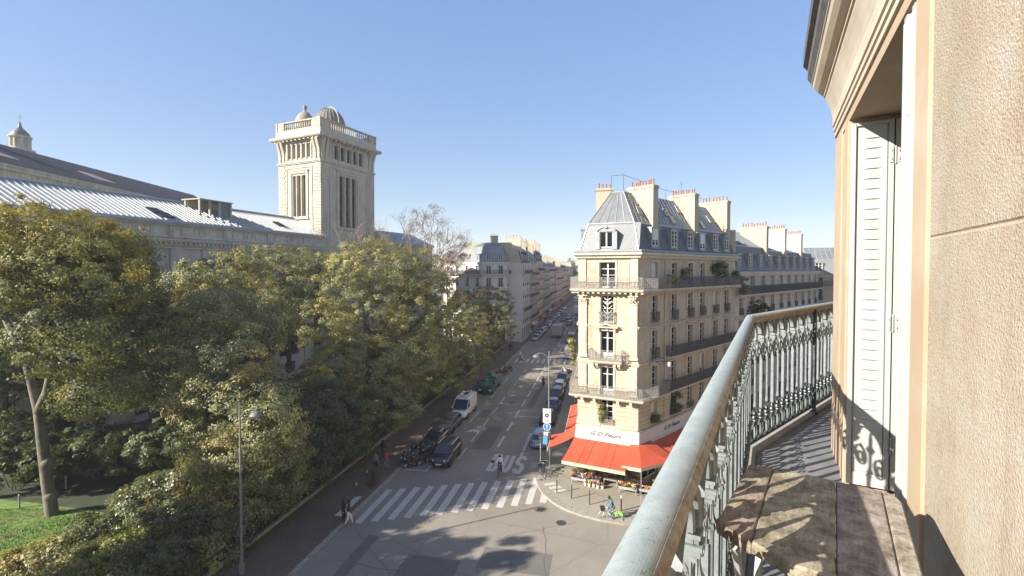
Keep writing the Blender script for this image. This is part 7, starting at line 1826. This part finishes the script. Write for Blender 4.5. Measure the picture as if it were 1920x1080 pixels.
# ------------------------------------------------------------------ our own building and its balcony
AL = R(29.0); U = Vector((math.sin(AL), math.cos(AL))); PN = Vector((math.cos(AL), -math.sin(AL)))    # along the wall, towards the wall
A2 = R(48.3); U2 = Vector((math.sin(A2), math.cos(A2))); PN2 = Vector((math.cos(A2), -math.sin(A2)))
def B(s, p, z=None):
    v = U*s+PN*p; return v if z is None else Vector((v.x, v.y, z))
WP, SB = .43, 4.42                                         # wall distance, where the wall bends
FLZ = EYE-1.40; RTZ = EYE-.345
M_rough = None
def rough_stone():
    m, t, b = new_mat('rough_limestone'); b.inputs['Roughness'].default_value = .9; b.inputs['Specular IOR Level'].default_value = .25
    v = coords(t)
    col = ramp(t, noise(t, v, 5, 6, .7), [(.3, (.338,.278,.216)), (.55, (.367,.328,.270)), (.75, (.367,.364,.332))])
    big = ramp(t, noise(t, v, 1.1, 4, .6), [(.35, (.86,.82,.76)), (.65, (1.04,1.03,1.02))]); col = mixc(t, col, big, 1, 'MULTIPLY')
    gr = ramp(t, noise(t, v, 85, 4, .75), [(.3, (.72,.68,.62)), (.5, (1,1,1)), (.72, (1.15,1.15,1.12))]); col = mixc(t, col, gr, .8, 'MULTIPLY')
    ru = ramp(t, noise(t, coords(t, True, (1,1,.18)), 4, 5, .7), [(.5, (1,1,1)), (.75, (.80,.76,.70))]); col = mixc(t, col, ru, .8, 'MULTIPLY')
    vo = N(t, 'ShaderNodeTexVoronoi'); vo.inputs['Scale'].default_value = 62; t.links.new(v, vo.inputs['Vector'])
    sel = noise(t, v, 6, 3, .6)
    pit = N(t, 'ShaderNodeMath', operation='LESS_THAN'); t.links.new(vo.outputs['Distance'], pit.inputs[0]); pit.inputs[1].default_value = .16
    gate = N(t, 'ShaderNodeMath', operation='GREATER_THAN'); t.links.new(sel, gate.inputs[0]); gate.inputs[1].default_value = .60
    mu = N(t, 'ShaderNodeMath', operation='MULTIPLY'); t.links.new(pit.outputs[0], mu.inputs[0]); t.links.new(gate.outputs[0], mu.inputs[1])
    col = mixc(t, col, (.30,.22,.12), mu.outputs[0]); t.links.new(col, b.inputs['Base Color'])
    # tooled relief: slanting ridges plus grain
    n1 = noise(t, v, 130, 3, .6); n2 = noise(t, v, 330, 2, .7); vb = N(t, 'ShaderNodeTexVoronoi', feature='SMOOTH_F1'); vb.inputs['Scale'].default_value = 165; t.links.new(v, vb.inputs['Vector']); n3 = vb.outputs['Distance']
    s1 = N(t, 'ShaderNodeMath', operation='ADD'); t.links.new(n1, s1.inputs[0]); t.links.new(n3, s1.inputs[1])
    s2 = N(t, 'ShaderNodeMath', operation='MULTIPLY_ADD'); t.links.new(n2, s2.inputs[0]); s2.inputs[1].default_value = .5; t.links.new(s1.outputs[0], s2.inputs[2])
    s3 = N(t, 'ShaderNodeMath', operation='MULTIPLY_ADD'); t.links.new(mu.outputs[0], s3.inputs[0]); s3.inputs[1].default_value = -1.2; t.links.new(s2.outputs[0], s3.inputs[2])
    bump(t, b, s3.outputs[0], .6, .004); return m
M_rough = rough_stone()
M_peach = mat('painted_window_band', (.344,.252,.166), (.383,.293,.202), 2.2, .8, bmp=.15, bscale=60, bdist=.003, c3=(.393,.333,.251), scale3=3)
M_soff = mat('cornice_stone', (.356,.310,.247), (.465,.411,.334), 3, .9, bmp=.3, bscale=30, bdist=.004, c3=(.264,.232,.194), scale3=2)
M_soff_p = mat('cornice_band_warm', (.414,.341,.250), (.483,.412,.319), 3, .85, bmp=.2, bscale=30, bdist=.003)
M_shut = mat('shutter_white_paint', (.360,.360,.341), (.379,.379,.360), 3, .45, bmp=.06, bscale=40, bdist=.002, c3=(.341,.337,.302), scale3=5)
M_blk = mat('painted_gap_shade', (.10,.10,.09), None, rough=.8)  # dark strips painted in for the shade inside the shutter gaps
def rail_paint():
    m, t, b = new_mat('weathered_rail_paint'); v = coords(t)
    base = ramp(t, noise(t, v, 22, 6, .7), [(.3, (.207,.247,.250)), (.55, (.274,.312,.308)), (.8, (.349,.377,.365))])
    chip = ramp(t, noise(t, coords(t, True, (1,1,1)), 90, 6, .75), [(.60, (0,0,0)), (.66, (1,1,1))])
    col = mixc(t, base, (.120,.135,.135), chip)
    g = N(t, 'ShaderNodeNewGeometry'); sx = N(t, 'ShaderNodeSeparateXYZ'); t.links.new(g.outputs['Normal'], sx.inputs[0])
    w = noise(t, coords(t, True, (1,1,1)), 9, 5, .7)
    t.links.new(col, b.inputs['Base Color']); b.inputs['Roughness'].default_value = .48; bump(t, b, noise(t, v, 120, 5, .7), .25, .002); return m
M_rail = rail_paint()
def rust_paint():
    m, t, b = new_mat('peeling_rail_underside'); v = coords(t, True, (1,1,1))
    col = ramp(t, noise(t, v, 26, 7, .75), [(.28, (.096,.054,.030)), (.42, (.204,.156,.108)), (.55, (.282,.246,.186)), (.72, (.330,.318,.270)), (.8,(.144,.102,.060))])
    t.links.new(col, b.inputs['Base Color']); b.inputs['Roughness'].default_value = .8; bump(t, b, noise(t, v, 70, 6, .75), .5, .003); return m
M_rust2 = rust_paint()
M_cast = mat('cast_iron_grey_blue', (.150,.175,.180), (.204,.228,.230), 24, .45, 0, bmp=.25, bscale=120, bdist=.0015, c3=(.099,.112,.113), scale3=30)
M_cast_l = mat('cast_iron_arch_grey', (.146,.168,.168), (.235,.258,.252), 30, .5, 0, bmp=.25, bscale=120, bdist=.0015, c3=(.084,.090,.084), scale3=25)
M_cast_d = mat('cast_iron_dark', (.028,.04,.036), (.09,.12,.11), 30, .4, .1, bmp=.3, bscale=90, bdist=.002)
M_floor = mat('balcony_zinc_floor', (.141,.146,.150), (.199,.197,.199), 6, .6, .1, bmp=.2, bscale=40, bdist=.003, c3=(.092,.091,.090), scale3=4)
M_slab = mat('balcony_stone_edge', (.273,.247,.202), (.338,.312,.260), 8, .85, bmp=.3, bscale=50, bdist=.003)

home = thing('balcony_building', 'tan stone apartment building with white shutters that the balcony belongs to, at the right edge', 'building', (*B(3,WP),0))
HL = tuple(home.location)
# wall: backing, then individual rough blocks between joints
FN, LN = frame_of(B(-14,WP), B(SB,WP))                      # outward = right of travel -> flip below
FN = (B(-14,WP), U, -PN)
S0 = 14
ops = [(S0+2.90, FLZ, 1.64, EYE+.96-FLZ)]
W = MB()
wall_with_openings(W, FN, 14+SB, 0, EYE+1.2, ops, depth=.27, inside=.9)
W.fbox((B(SB,WP), U2, -PN2), 0, 62, -9, 0, 0, EYE+1.2)  # unseen far wing, lengthened to bounce light into the side street
W.build('wall', [M_peach, M_inside], home)
# the rest of the building body behind the wall
mb = MB(); q = [B(-14,WP+.95), B(SB,WP+.95)+U*0, B(SB,WP)+U2*1.0+PN2*1.0, B(SB,WP)+U2*62+PN2*.3, B(SB,WP)+U2*62+PN2*9, B(-14,WP+9)]
mb.prism([(p.x,p.y) for p in q], EYE+1.19, EYE+1.3); mb.build('roof_slab', M_inside, home)
joints = [EYE-1.62, EYE-.765, EYE+.098, EYE+.93, EYE+1.02]
def block(s0, s1, z0, z1):
    # rough face standing 16 mm proud of the band, softly bevelled
    mb = MB(); g = .0014; p0, p1 = WP-.0005, WP-.004; e = .005
    a = [(s0+g,z0+g),(s1-g,z0+g),(s1-g,z1-g),(s0+g,z1-g)]; b = [(s0+g+e,z0+g+e),(s1-g-e,z0+g+e),(s1-g-e,z1-g-e),(s0+g+e,z1-g-e)]
    mb.loft([[tuple(B(s,p0,z)) for s, z in a],[tuple(B(s,p1+.004,z)) for s, z in a],[tuple(B(s,p1,z)) for s, z in b]]); mb.build('stone_block', M_rough, home)
for (z0, z1, s_list) in ((EYE-2.4,joints[0],(1.905,.35,-1.4)),(joints[0],joints[1],(1.905,-.05,-1.9)),(joints[1],joints[2],(1.905,-.45,-2.2)),(joints[2],joints[3],(1.905,.02,-1.6)),(joints[3],EYE+1.10,(1.905,-.4,-2))):
    for a, b in zip(s_list[1:], s_list[:-1]): block(a, b, z0, z1)
# smooth raised bands either side of the window
mb = MB()
for s0, s1 in ((1.915,2.075),(3.725,3.86)):
    F = (B(0,WP),U,-PN); mb.fbox(F, s0, s1, .0005, .012, FLZ-.3, EYE+.955); mb.build('window_band', M_peach, home); mb = MB()
mb.fbox((B(0,WP),U,-PN), 4.05, SB+.004, .0005, .010, FLZ-.3, EYE+1.0)
mb.build('window_band', M_peach, home)
# lintel mouldings and deep cornice swept round the bend
def sweep(prof, name, m, s0=-4, L2=6):
    mb = MB(); P0 = B(SB,WP); n1, n2 = -PN, -PN2; mit = (n1+n2)/(1+n1.dot(n2))
    rows = []
    for p, h in prof:
        q = WP-p; rows.append([tuple(B(s0,p,EYE+h)), (*(P0+mit*q),EYE+h), (*(P0+n2*q+U2*L2),EYE+h)])
    for a, b in zip(rows[:-1], rows[1:]):
        for i in range(2): mb.quad(a[i],a[i+1],b[i+1],b[i])
    return mb.build(name, m, home)
sweep([(.43,.958),(.424,.958),(.424,1.018),(.43,1.018)], 'lintel_band', M_peach)
sweep([(.43,1.019),(.412,1.022),(.412,1.052),(.418,1.056),(.405,1.066),(.405,1.094),(.412,1.098),(.398,1.108),(.398,1.145),(.43,1.15)], 'lintel_moulding', M_soff_p)
sweep([(.398,1.1455),(.396,1.19),(.386,1.23),(.366,1.29),(.350,1.33),(.348,1.345)], 'cornice_cove', M_soff)
sweep([(.348,1.3455),(.338,1.348),(.338,1.374),(.330,1.376)], 'cornice_fillet', M_soff_p)
sweep([(.330,1.3765),(.300,1.395),(.272,1.43),(.262,1.46)], 'cornice_cove', M_soff_p)
sweep([(.262,1.4605),(.256,1.462),(.256,1.482),(.246,1.484)], 'cornice_fillet', M_shut)
sweep([(.246,1.4845),(.2295,1.515),(.2295,1.60),(.20,1.62),(.20,1.72),(.43,1.74)], 'gutter_edge', mat('dark_lead_gutter', (.056,.052,.048), (.128,.112,.096), 12, .6, bmp=.2, bscale=60))
mb = MB(); P0 = B(SB,WP); mb.poly([tuple(B(-4,.42,EYE+1.73)),(*(P0),EYE+1.73),(*(P0+U2*6),EYE+1.73),(*(P0+U2*6+PN2*5),EYE+4.5),tuple(B(-4,5,EYE+4.5))]); mb.build('roof', M_slate, home)
# shutters: one leaf folded on the far jamb facing the camera, a folded stack on the near jamb
FJ = (B(3.72,WP), PN, -U)                                    # frame in the far jamb plane: u into the wall, n towards the camera
zt = EYE+.925; zb0 = FLZ+.02
mb = MB(); mb.fbox(FJ, .001, .218, .012, .030, zb0, zt)
lf = mb.build('shutter', M_shut, home)
mb = MB(); mb.fbox(FJ, .001, .026, .030, .044, zb0, zt); mb.fbox(FJ, .192, .218, .030, .044, zb0, zt); mb.fbox(FJ, .030, .192, .030, .044, zt-.02, zt); mb.fbox(FJ, .030, .192, .030, .040, zb0, zb0+.08); mb.build('shutter_frame', M_shut, lf, origin=HL)
mb = MB(); mb.fbox(FJ, .0265, .0295, .030, .0425, zb0+.08, zt-.02); mb.fbox(FJ, .186, .188, .030, .035, zb0+.08, zt-.02); mb.build('gap_shade_strip', M_blk, lf, origin=HL)
z = zt-.085; nl = 0
while z > EYE-.98:
    mb = MB(); o, u, n = FJ
    def jp(a, q, z_): v = o+u*a+n*q; return (v.x, v.y, z_)
    a0, a1 = .062, .158; k = 6
    top = [jp(a0+(a1-a0)*i/k, .0302, z) for i in range(k+1)]
    mid = [jp(a0+(a1-a0)*i/k, .0302+.009*min(1,3*min(i,k-i)/k+.15), z-.013) for i in range(k+1)]
    bot = [jp(a0+(a1-a0)*i/k, .0302+.004*min(1,3*min(i,k-i)/k+.1), z-.0175) for i in range(k+1)]; und = [jp(a0+(a1-a0)*i/k, .0302, z-.0175) for i in range(k+1)]
    for r0, r1 in ((top,mid),(mid,bot),(bot,und)):
        for i in range(k): mb.quad(r0[i],r0[i+1],r1[i+1],r1[i])
    mb.build('louvre', M_shut, lf, origin=HL); z -= .0635; nl += 1
for z in (EYE+.705, EYE-.335, EYE-1.10):
    mb = MB(); mb.fbox(FJ, .196, .214, .045, .050, z-.045, z+.045); mb.fbox(FJ, .236, .250, .040, .046, z-.045, z+.045)
    v = B(3.72,WP)+PN*.226-U*.046; mb.tube([(v.x,v.y,z-.055),(v.x,v.y,z+.055)], .005, 8)
    for a in (.205,.243):
        for dz in (-.025,.025): v = B(3.72,WP)+PN*a-U*.051; mb.lathe([(.004,-.004),(.004,.004)], 6, (v.x,v.y,z+dz))
    mb.build('hinge', M_shut, lf, origin=HL)
mb = MB(); mb.fbox(FJ, .226, .268, .012, .042, zb0, zt); mb.build('shutter', M_shut, home)
mb = MB(); mb.fbox(FJ, .2195, .2245, .0, .02, zb0, zt); mb.build('gap_shade_strip', M_blk, home)
FN0 = (B(0,WP), U, -PN)
for i, (s0, s1, q0, q1) in enumerate(((2.082,2.118,-.22,-.010),(2.126,2.163,-.225,.006),(2.171,2.205,-.225,-.008),(2.213,2.253,-.23,.010),(2.261,2.31,-.23,-.004))):
    mb = MB(); mb.fbox(FN0, s0, s1, q0, q1, zb0, zt+.004*(i % 2)); sh = mb.build('shutter', M_shut, home)
    mb = MB(); mb.fbox(FN0, s0+.006, s0+.012, q1, q1+.003, zb0+.01, zt-.02); mb.fbox(FN0, s1-.014, s1-.006, q1, q1+.004, zb0+.01, zt-.02); mb.build('edge_bead', M_shut, sh, origin=HL)
for s0, zz in ((2.166,EYE+.62),(2.166,EYE-.42)):
    mb = MB(); v = B(s0,WP-.010); mb.tube([(v.x,v.y,zz-.07),(v.x,v.y,zz+.07)], .0055, 8); mb.tube([(v.x,v.y,zz-.005),(v.x,v.y,zz+.005)], .0075, 8); mb.fbox(FN0, s0+.004, s0+.03, .006, .012, zz-.05, zz+.05); mb.build('hinge', M_shut, home)
# glazed door set back in the opening
mb = MB()
for s0, s1 in ((2.33,2.39),(2.97,3.05),(3.40,3.45)): mb.fbox(FN0, s0, s1, -.34, -.28, FLZ, EYE+.93)
mb.fbox(FN0, 2.39, 3.40, -.34, -.285, EYE+.85, EYE+.93); mb.fbox(FN0, 2.39, 3.40, -.34, -.285, FLZ, FLZ+.3); dr = mb.build('french_door', M_shut, home)
mb = MB(); mb.fbox(FN0, 2.39, 3.40, -.32, -.312, FLZ+.3, EYE+.85); mb.build('pane', M_carglass, dr, origin=HL)
# balcony slab, floor, stone edge
RS, RP = 4.0, -.143                                         # rail corner
def rail_line(off): # points of the rail centre line moved off towards the wall
    c = B(RS,RP); m = (PN+PN2)/(1+PN.dot(PN2)); return [B(-2.2,RP)+PN*off, c+m*off, c+PN2*off+U2*5.5]
o0 = rail_line(-.06); i0 = [B(-2.2,WP), B(SB,WP), B(SB,WP)+U2*5.5]
mb = MB(); mb.prism([(p.x,p.y) for p in o0]+[(p.x,p.y) for p in i0[::-1]], FLZ-.22, FLZ-.012); mb.build('balcony_slab', M_slab, home)
e0 = rail_line(.055); mb = MB(); mb.prism([(p.x,p.y) for p in e0]+[(p.x,p.y) for p in i0[::-1]], FLZ-.0115, FLZ); mb.build('balcony_floor', M_floor, home)
mb = MB(); a_, b_ = rail_line(-.055), rail_line(.05); mb.prism([(p.x,p.y) for p in a_]+[(p.x,p.y) for p in b_[::-1]], FLZ-.0118, FLZ+.022); mb.build('stone_edge', mat('pale_edge_stone', (.260,.240,.202), (.325,.305,.267), 9, .8, bmp=.2, bscale=60), home)
# railing: handrail, lower moulding, cast balusters
rl = MB(); rm = MB(); c = rail_line(0)
n1, n2 = PN, PN2; mit = (n1+n2)/(1+n1.dot(n2))
def sweep_rail(mb, prof, closed=True):
    rows = []
    for q, z in prof: rows.append([(*(c[0]+n1*q), z), (*(c[1]+mit*q), z), (*(c[2]+n2*q), z)])
    k = len(rows)
    for i in range(k if closed else k-1):
        a, b = rows[i], rows[(i+1)%k]
        for j in range(2): mb.quad(a[j],a[j+1],b[j+1],b[j])
sweep_rail(rl, [(.030*math.sin(a)*1.02, RTZ-.024+.024*math.cos(a)) for a in [R(d) for d in range(-100,54,8)]]+[(.018,RTZ-.030),(-.030,RTZ-.030)])
rails = thing('balcony_railing_tmp','','',HL) if False else None
hr = rl.build('balcony_railing', M_rail, home, smooth=True, sharp=40)
hr['label'] = 'pale blue-grey weathered railing in the foreground'
sweep_rail(rm, [(-.026,RTZ-.0302),(.0178,RTZ-.0302),(.0235,RTZ-.0095),(.0262,RTZ-.0105),(.0302,RTZ-.014),(.0345,RTZ-.021),(.036,RTZ-.028),(.0335,RTZ-.033),(.0335,RTZ-.036),(.028,RTZ-.041),(.0285,RTZ-.052),(.020,RTZ-.056),(.020,RTZ-.066),(-.020,RTZ-.066)])
rm.build('rail_moulding', M_rust2, hr, origin=HL)
zb_ = FLZ+.055
bt_ = MB(); sweep_rail(bt_, [(-.014,zb_),(.014,zb_),(.014,zb_+.014),(-.014,zb_+.014)]); bt_.build('bottom_rail', M_cast_d, hr, origin=HL)
ZA = RTZ-.068                                                # underside of the handrail
def lz(d): return EYE-d
# one cast module: round baluster in the middle, flat bar at its side, arch between flat bars
M_W = .24
def module():
    up = MB(); dk = MB()
    z1, z2, z3, z4 = lz(.545), lz(.70), lz(1.075), lz(1.125)
    # round baluster (centre)
    up.lathe([(.0065,0),(.009,z4-zb_),], 8, (0,0,zb_)) if False else None
    up.lathe([(.0095,z3),(.0135,z3+.012),(.0095,z3+.024),(.0085,z3+.05),(.0085,z2-.05),(.0095,z2-.03),(.0125,z2-.02),(.0095,z2-.008),(.016,z2),(.010,z2+.012),(.007,z2+.03),(.006,z1-.05),(.009,z1-.03),(.015,z1-.018),(.018,z1-.006),(.012,z1+.006),(.008,z1+.016),(.007,z1+.07),(.004,ZA-.03)], 8)
    # flat bar at -M_W/2 and +M_W/2 (half each: only the right one, neighbours supply the other)
    x = M_W/2
    up.box(x-.0125,x+.0125,-.009,.009,z4-.03,z2+.01); up.box(x-.0075,x-.0035,-.012,.012,z4,z2); up.box(x+.0035,x+.0075,-.012,.012,z4,z2)
    for (hz0,hz1,hx,hy) in ((-.040,-.026,.014,.016),(-.026,-.012,.019,.022),(-.012,-.003,.022,.025),(.0,.010,.016,.019),(.010,.020,.019,.022)): up.box(x-hx,x+hx,-hy,hy,z1+hz0,z1+hz1)
    up.box(x-.011,x+.011,-.006,.006,z2+.01,z1-.03); up.box(x-.012,x+.012,-.007,.007,z1+.015,z1+.075)
    # arch: double ribs from flat bar to flat bar
    ar = MB(); k = 12
    for (rx, rz, w, dpt) in ((.114,.120,.012,.024),(.086,.090,.007,.016)):
        rows = []
        for j in range(k+1):
            a = math.pi*j/k; cx = math.cos(a); sz = math.sin(a)
            ring = []
            for (dr, dy) in ((0,-dpt),(0,dpt),(-w,dpt*.8),(-w,-dpt*.8)):
                ring.append(((rx+dr)*cx, dy, z1+.035+(rz+dr)*sz))
            rows.append(ring)
        ar.loft(rows)
    for sx in (-1,1): ar.box(sx*.112-.0045 if sx < 0 else sx*.1025, sx*.1025 if sx < 0 else .112, -.010,.010, z1+.0, z1+.04)
    # spandrel web joining the arch to the handrail
    ar.box(-.12,.12,-.012,.012,ZA-.006,ZA+.004)
    # oval scrolls between the collars
    sc_ = MB()
    for cx in (-.06,.06):
        for (rx, rz, cz, th) in ((.036,.060,(z1+z2)/2-.008,.0055),(.018,.034,(z1+z2)/2-.018,.0045)):
            k2 = 12; rows = []
            for j in range(k2):
                a = 2*math.pi*j/k2; ring = []
                for (dr, dy) in ((0,-.006),(0,.006),(-th,.006),(-th,-.006)): ring.append((cx+(rx+dr)*math.cos(a), dy, cz+(rz+dr)*math.sin(a)))
                rows.append(ring)
            rows.append(rows[0]); sc_.loft(rows, cap=False)
        sc_.lathe([(.003,-.012),(.010,0),(.003,.012)], 6, (cx,0,(z1+z2)/2+.052))
    # lower dark ornament: leaf knot and splayed feet
    for cx in (0, M_W/2):
        for (dx, z, r) in ((0,z4-.0,.017),(.017,z4-.03,.014),(-.017,z4-.03,.014),(0,z4-.055,.016),(.012,z4-.08,.011),(-.012,z4-.08,.011)):
            dk.lathe([(.002,-.018),(r,-.004),(r*.8,.010),(.002,.020)], 7, (cx+dx,0,z))
        for sx in (-1,1):
            dk.tube([(cx+sx*.012,0,z4-.06),(cx+sx*.045,0,z4-.10),(cx+sx*.052,0,z4-.15),(cx+sx*.030,0,z4-.20),(cx+sx*.010,0,zb_+.012)], [.006,.008,.009,.008,.006], 5)
            dk.tube([(cx+sx*.02,0,z4-.02),(cx+sx*.05,0,z4+.005),(cx+sx*.04,0,z4+.03),(cx+sx*.018,0,z4+.02)], [.004,.006,.006,.004], 4)
    lo = MB()
    lo.tube([(0,0,z4-.09),(0,0,zb_+.01)], .008, 6); lo.box(M_W/2-.010,M_W/2+.010,-.004,.004,zb_+.01,z4-.05)
    return up, ar, sc_, dk, lo
mods = module(); names_ = ['baluster','arch','scroll','lower_ornament','foot_bar']; mats_ = [M_cast,M_cast_l,M_cast_l,M_cast_d,M_cast]
mesh_m = [m.mesh(nm, mt, smooth=True, sharp=35) for m, nm, mt in zip(mods, names_, mats_)]
for m in mesh_m:
    for v in m.vertices: v.co.z -= FLZ
rail_items = 0
k = int((RS+2.0)/.27)
for i in range(k):
    P_ = c[1]-U*(.27*(i+.62)); rz = math.atan2(U.y,U.x)
    for m, nm in zip(mesh_m, names_): link(nm, m, hr, (P_.x-HL[0], P_.y-HL[1], FLZ-HL[2]), rz).scale = (.27/M_W,1.15,1)
for i in range(13):
    P_ = c[1]+U2*(M_W*(i+.46)); rz = math.atan2(U2.y,U2.x)
    for m, nm in zip(mesh_m, names_): link(nm, m, hr, (P_.x-HL[0], P_.y-HL[1], FLZ-HL[2]), rz)
for P_, u_ in ((c[1]+U2*1.46, U2),(c[1]+U2*3.6, U2),(c[1]-U*4.9,U)):
    mb = MB(); q = Vector((u_.y,-u_.x)); F = ((P_.x,P_.y), u_, q); mb.fbox(F, -.014, .014, .016, .044, FLZ+.02, RTZ-.04); mb.fbox(F, -.03, .03, .0, .06, FLZ+.0, FLZ+.03); mb.build('rail_post', M_cast_d, hr, origin=HL)
P_ = c[1]; mb = MB(); mb.tube([(P_.x,P_.y,FLZ+.05),(P_.x,P_.y,RTZ-.06)], .009, 8); mb.build('rail_post', M_cast, hr, origin=HL)
# ------------------------------------------------------------------ small weathered wooden table
def wood(name, c1, c2, c3, ang):
    m, t, b = new_mat(name); tc = N(t, 'ShaderNodeTexCoord'); mp = N(t, 'ShaderNodeMapping'); mp.inputs['Scale'].default_value = (14,2.2,14); t.links.new(tc.outputs['Object'], mp.inputs[0])
    g = noise(t, mp.outputs[0], 7, 7, .72); col = ramp(t, g, [(.25, c1), (.5, c2), (.78, c3)])
    blot = ramp(t, noise(t, tc.outputs['Object'], 16, 5, .75), [(.42, (1.1,1.1,1.1)), (.58, (.50,.46,.42)), (.7, (.30,.27,.24))]); col = mixc(t, col, blot, .9, 'MULTIPLY')
    vo = N(t, 'ShaderNodeTexVoronoi'); vo.inputs['Scale'].default_value = 38; mp2 = N(t, 'ShaderNodeMapping'); mp2.inputs['Scale'].default_value = (1,.35,1); t.links.new(tc.outputs['Object'], mp2.inputs[0]); t.links.new(mp2.outputs[0], vo.inputs['Vector'])
    sp_ = ramp(t, vo.outputs['Distance'], [(.0, (.22,.2,.18)), (.17, (1,1,1))]); col = mixc(t, col, sp_, .8, 'MULTIPLY')
    t.links.new(col, b.inputs['Base Color']); b.inputs['Roughness'].default_value = .7; bump(t, b, noise(t, mp.outputs[0], 14, 6, .7), .5, .004); return m
WD = [wood('weathered_plank_warm', (.141,.105,.078), (.252,.200,.150), (.340,.326,.251), 0), wood('weathered_plank_olive', (.151,.131,.090), (.272,.236,.168), (.340,.340,.281), 0), wood('weathered_plank_grey', (.151,.126,.102), (.252,.215,.180), (.340,.331,.281), 0), wood('weathered_plank_pale', (.192,.163,.126), (.312,.273,.215), (.340,.340,.323), 0)]
TZ = EYE-.65
v_ = (Vector((1.117,1.346))-Vector((.876,.995))).normalized(); u_ = Vector((v_.y,-v_.x)); FRt = Vector((1.117,1.346)); FLt = FRt-u_*.386
NRt = Vector((.677,.995)); along_ = (FRt-Vector((.876,.995))).length
TO = FLt; Ltab = .555
tb = thing('bistro_table', 'small weathered wooden folding table between the railing and the wall', 'table', (TO.x,TO.y,FLZ), math.atan2(u_.y,u_.x))
def outline():  # local x 0..w (across), y 0..-L (towards the camera)
    w = .392; pts = [(.0,-.012),(.03,.0),(w-.055,.0),(w-.03,-.006),(w-.012,-.022),(w,-.055),(w,-Ltab+.05),(w-.02,-Ltab+.01),(w-.06,-Ltab),(.155,-Ltab),(.02,-.48),(-.012,-.462),(-.020,-.44),(-.014,-.40)]
    return pts
def clip(poly, x0, x1):
    def cl(P, f, xv):
        out = []
        for i in range(len(P)):
            a, b = P[i], P[(i+1)%len(P)]
            fa, fb = f(a[0]), f(b[0])
            if fa: out.append(a)
            if fa != fb: t = (xv-a[0])/(b[0]-a[0]); out.append((xv, a[1]+(b[1]-a[1])*t))
        return out
    return cl(cl(poly, lambda x: x >= x0, x0), lambda x: x <= x1, x1)
OT = outline(); edges = [-.03,.072,.238,.352,.41]
for i in range(4):
    pl = clip(OT, edges[i]+.0007, edges[i+1]-.0007)
    cx_ = sum(p[0] for p in pl)/len(pl); cy_ = sum(p[1] for p in pl)/len(pl)
    ins = [(cx_+(p[0]-cx_)*(1-.004/max(.02,abs(p[0]-cx_))), cy_+(p[1]-cy_)*(1-.004/max(.05,abs(p[1]-cy_)))) for p in pl]
    mb = MB(); z = TZ-FLZ+(-.0005,.0012,-.0008,.0006)[i]
    rg_ = [[(x,y,z-.032) for x,y in ins],[(x,y,z-.028) for x,y in pl],[(x,y,z-.005) for x,y in pl],[(x,y,z) for x,y in ins]]
    mb.loft([r[::1] for r in rg_]); mb.build('plank', WD[(0,1,2,3)[i]], tb, origin=(0,0,0))
tzl = TZ-FLZ
mb = MB()
for y in (-.10,-.42): mb.box(.02,.37,y-.015,y+.015,tzl-.056,tzl-.0325)
mb.build('batten', WD[3], tb, origin=(0,0,0))
mb = MB()
for (x, y0, y1) in ((.03,-.46,-.02),(.36,-.04,-.50)):
    mb.tube([(x,y0,tzl-.05),(x,y1,0)], .011, 6)
for (x, y0, y1) in ((.05,-.04,-.50),(.34,-.46,-.02)): mb.tube([(x,y0,tzl-.05),(x,y1,0)], .011, 6)
mb.tube([(.03,-.25,tzl*.5),(.36,-.25,tzl*.5)], .009, 6)
mb.build('folding_legs', M_shut, tb, origin=(0,0,0))
mb = MB(); mb.box(.06,.10,-.60,-.56,.05,tzl-.06); mb.build('leg', WD[3], tb, origin=(0,0,0))
# terrain in front: pavement beneath the balcony
mb = MB(); q = [B(-14,-3.2), B(RS,-3.2), B(SB,WP)+U2*0-PN2*3.6, B(SB,WP)+U2*60-PN2*3.6, B(SB,WP)+U2*60+PN2*1, B(-14,WP+1)]
mb.prism([(p.x,p.y) for p in q], -.05, .14); K(mb.build('pavement', M_walk2), 'structure')
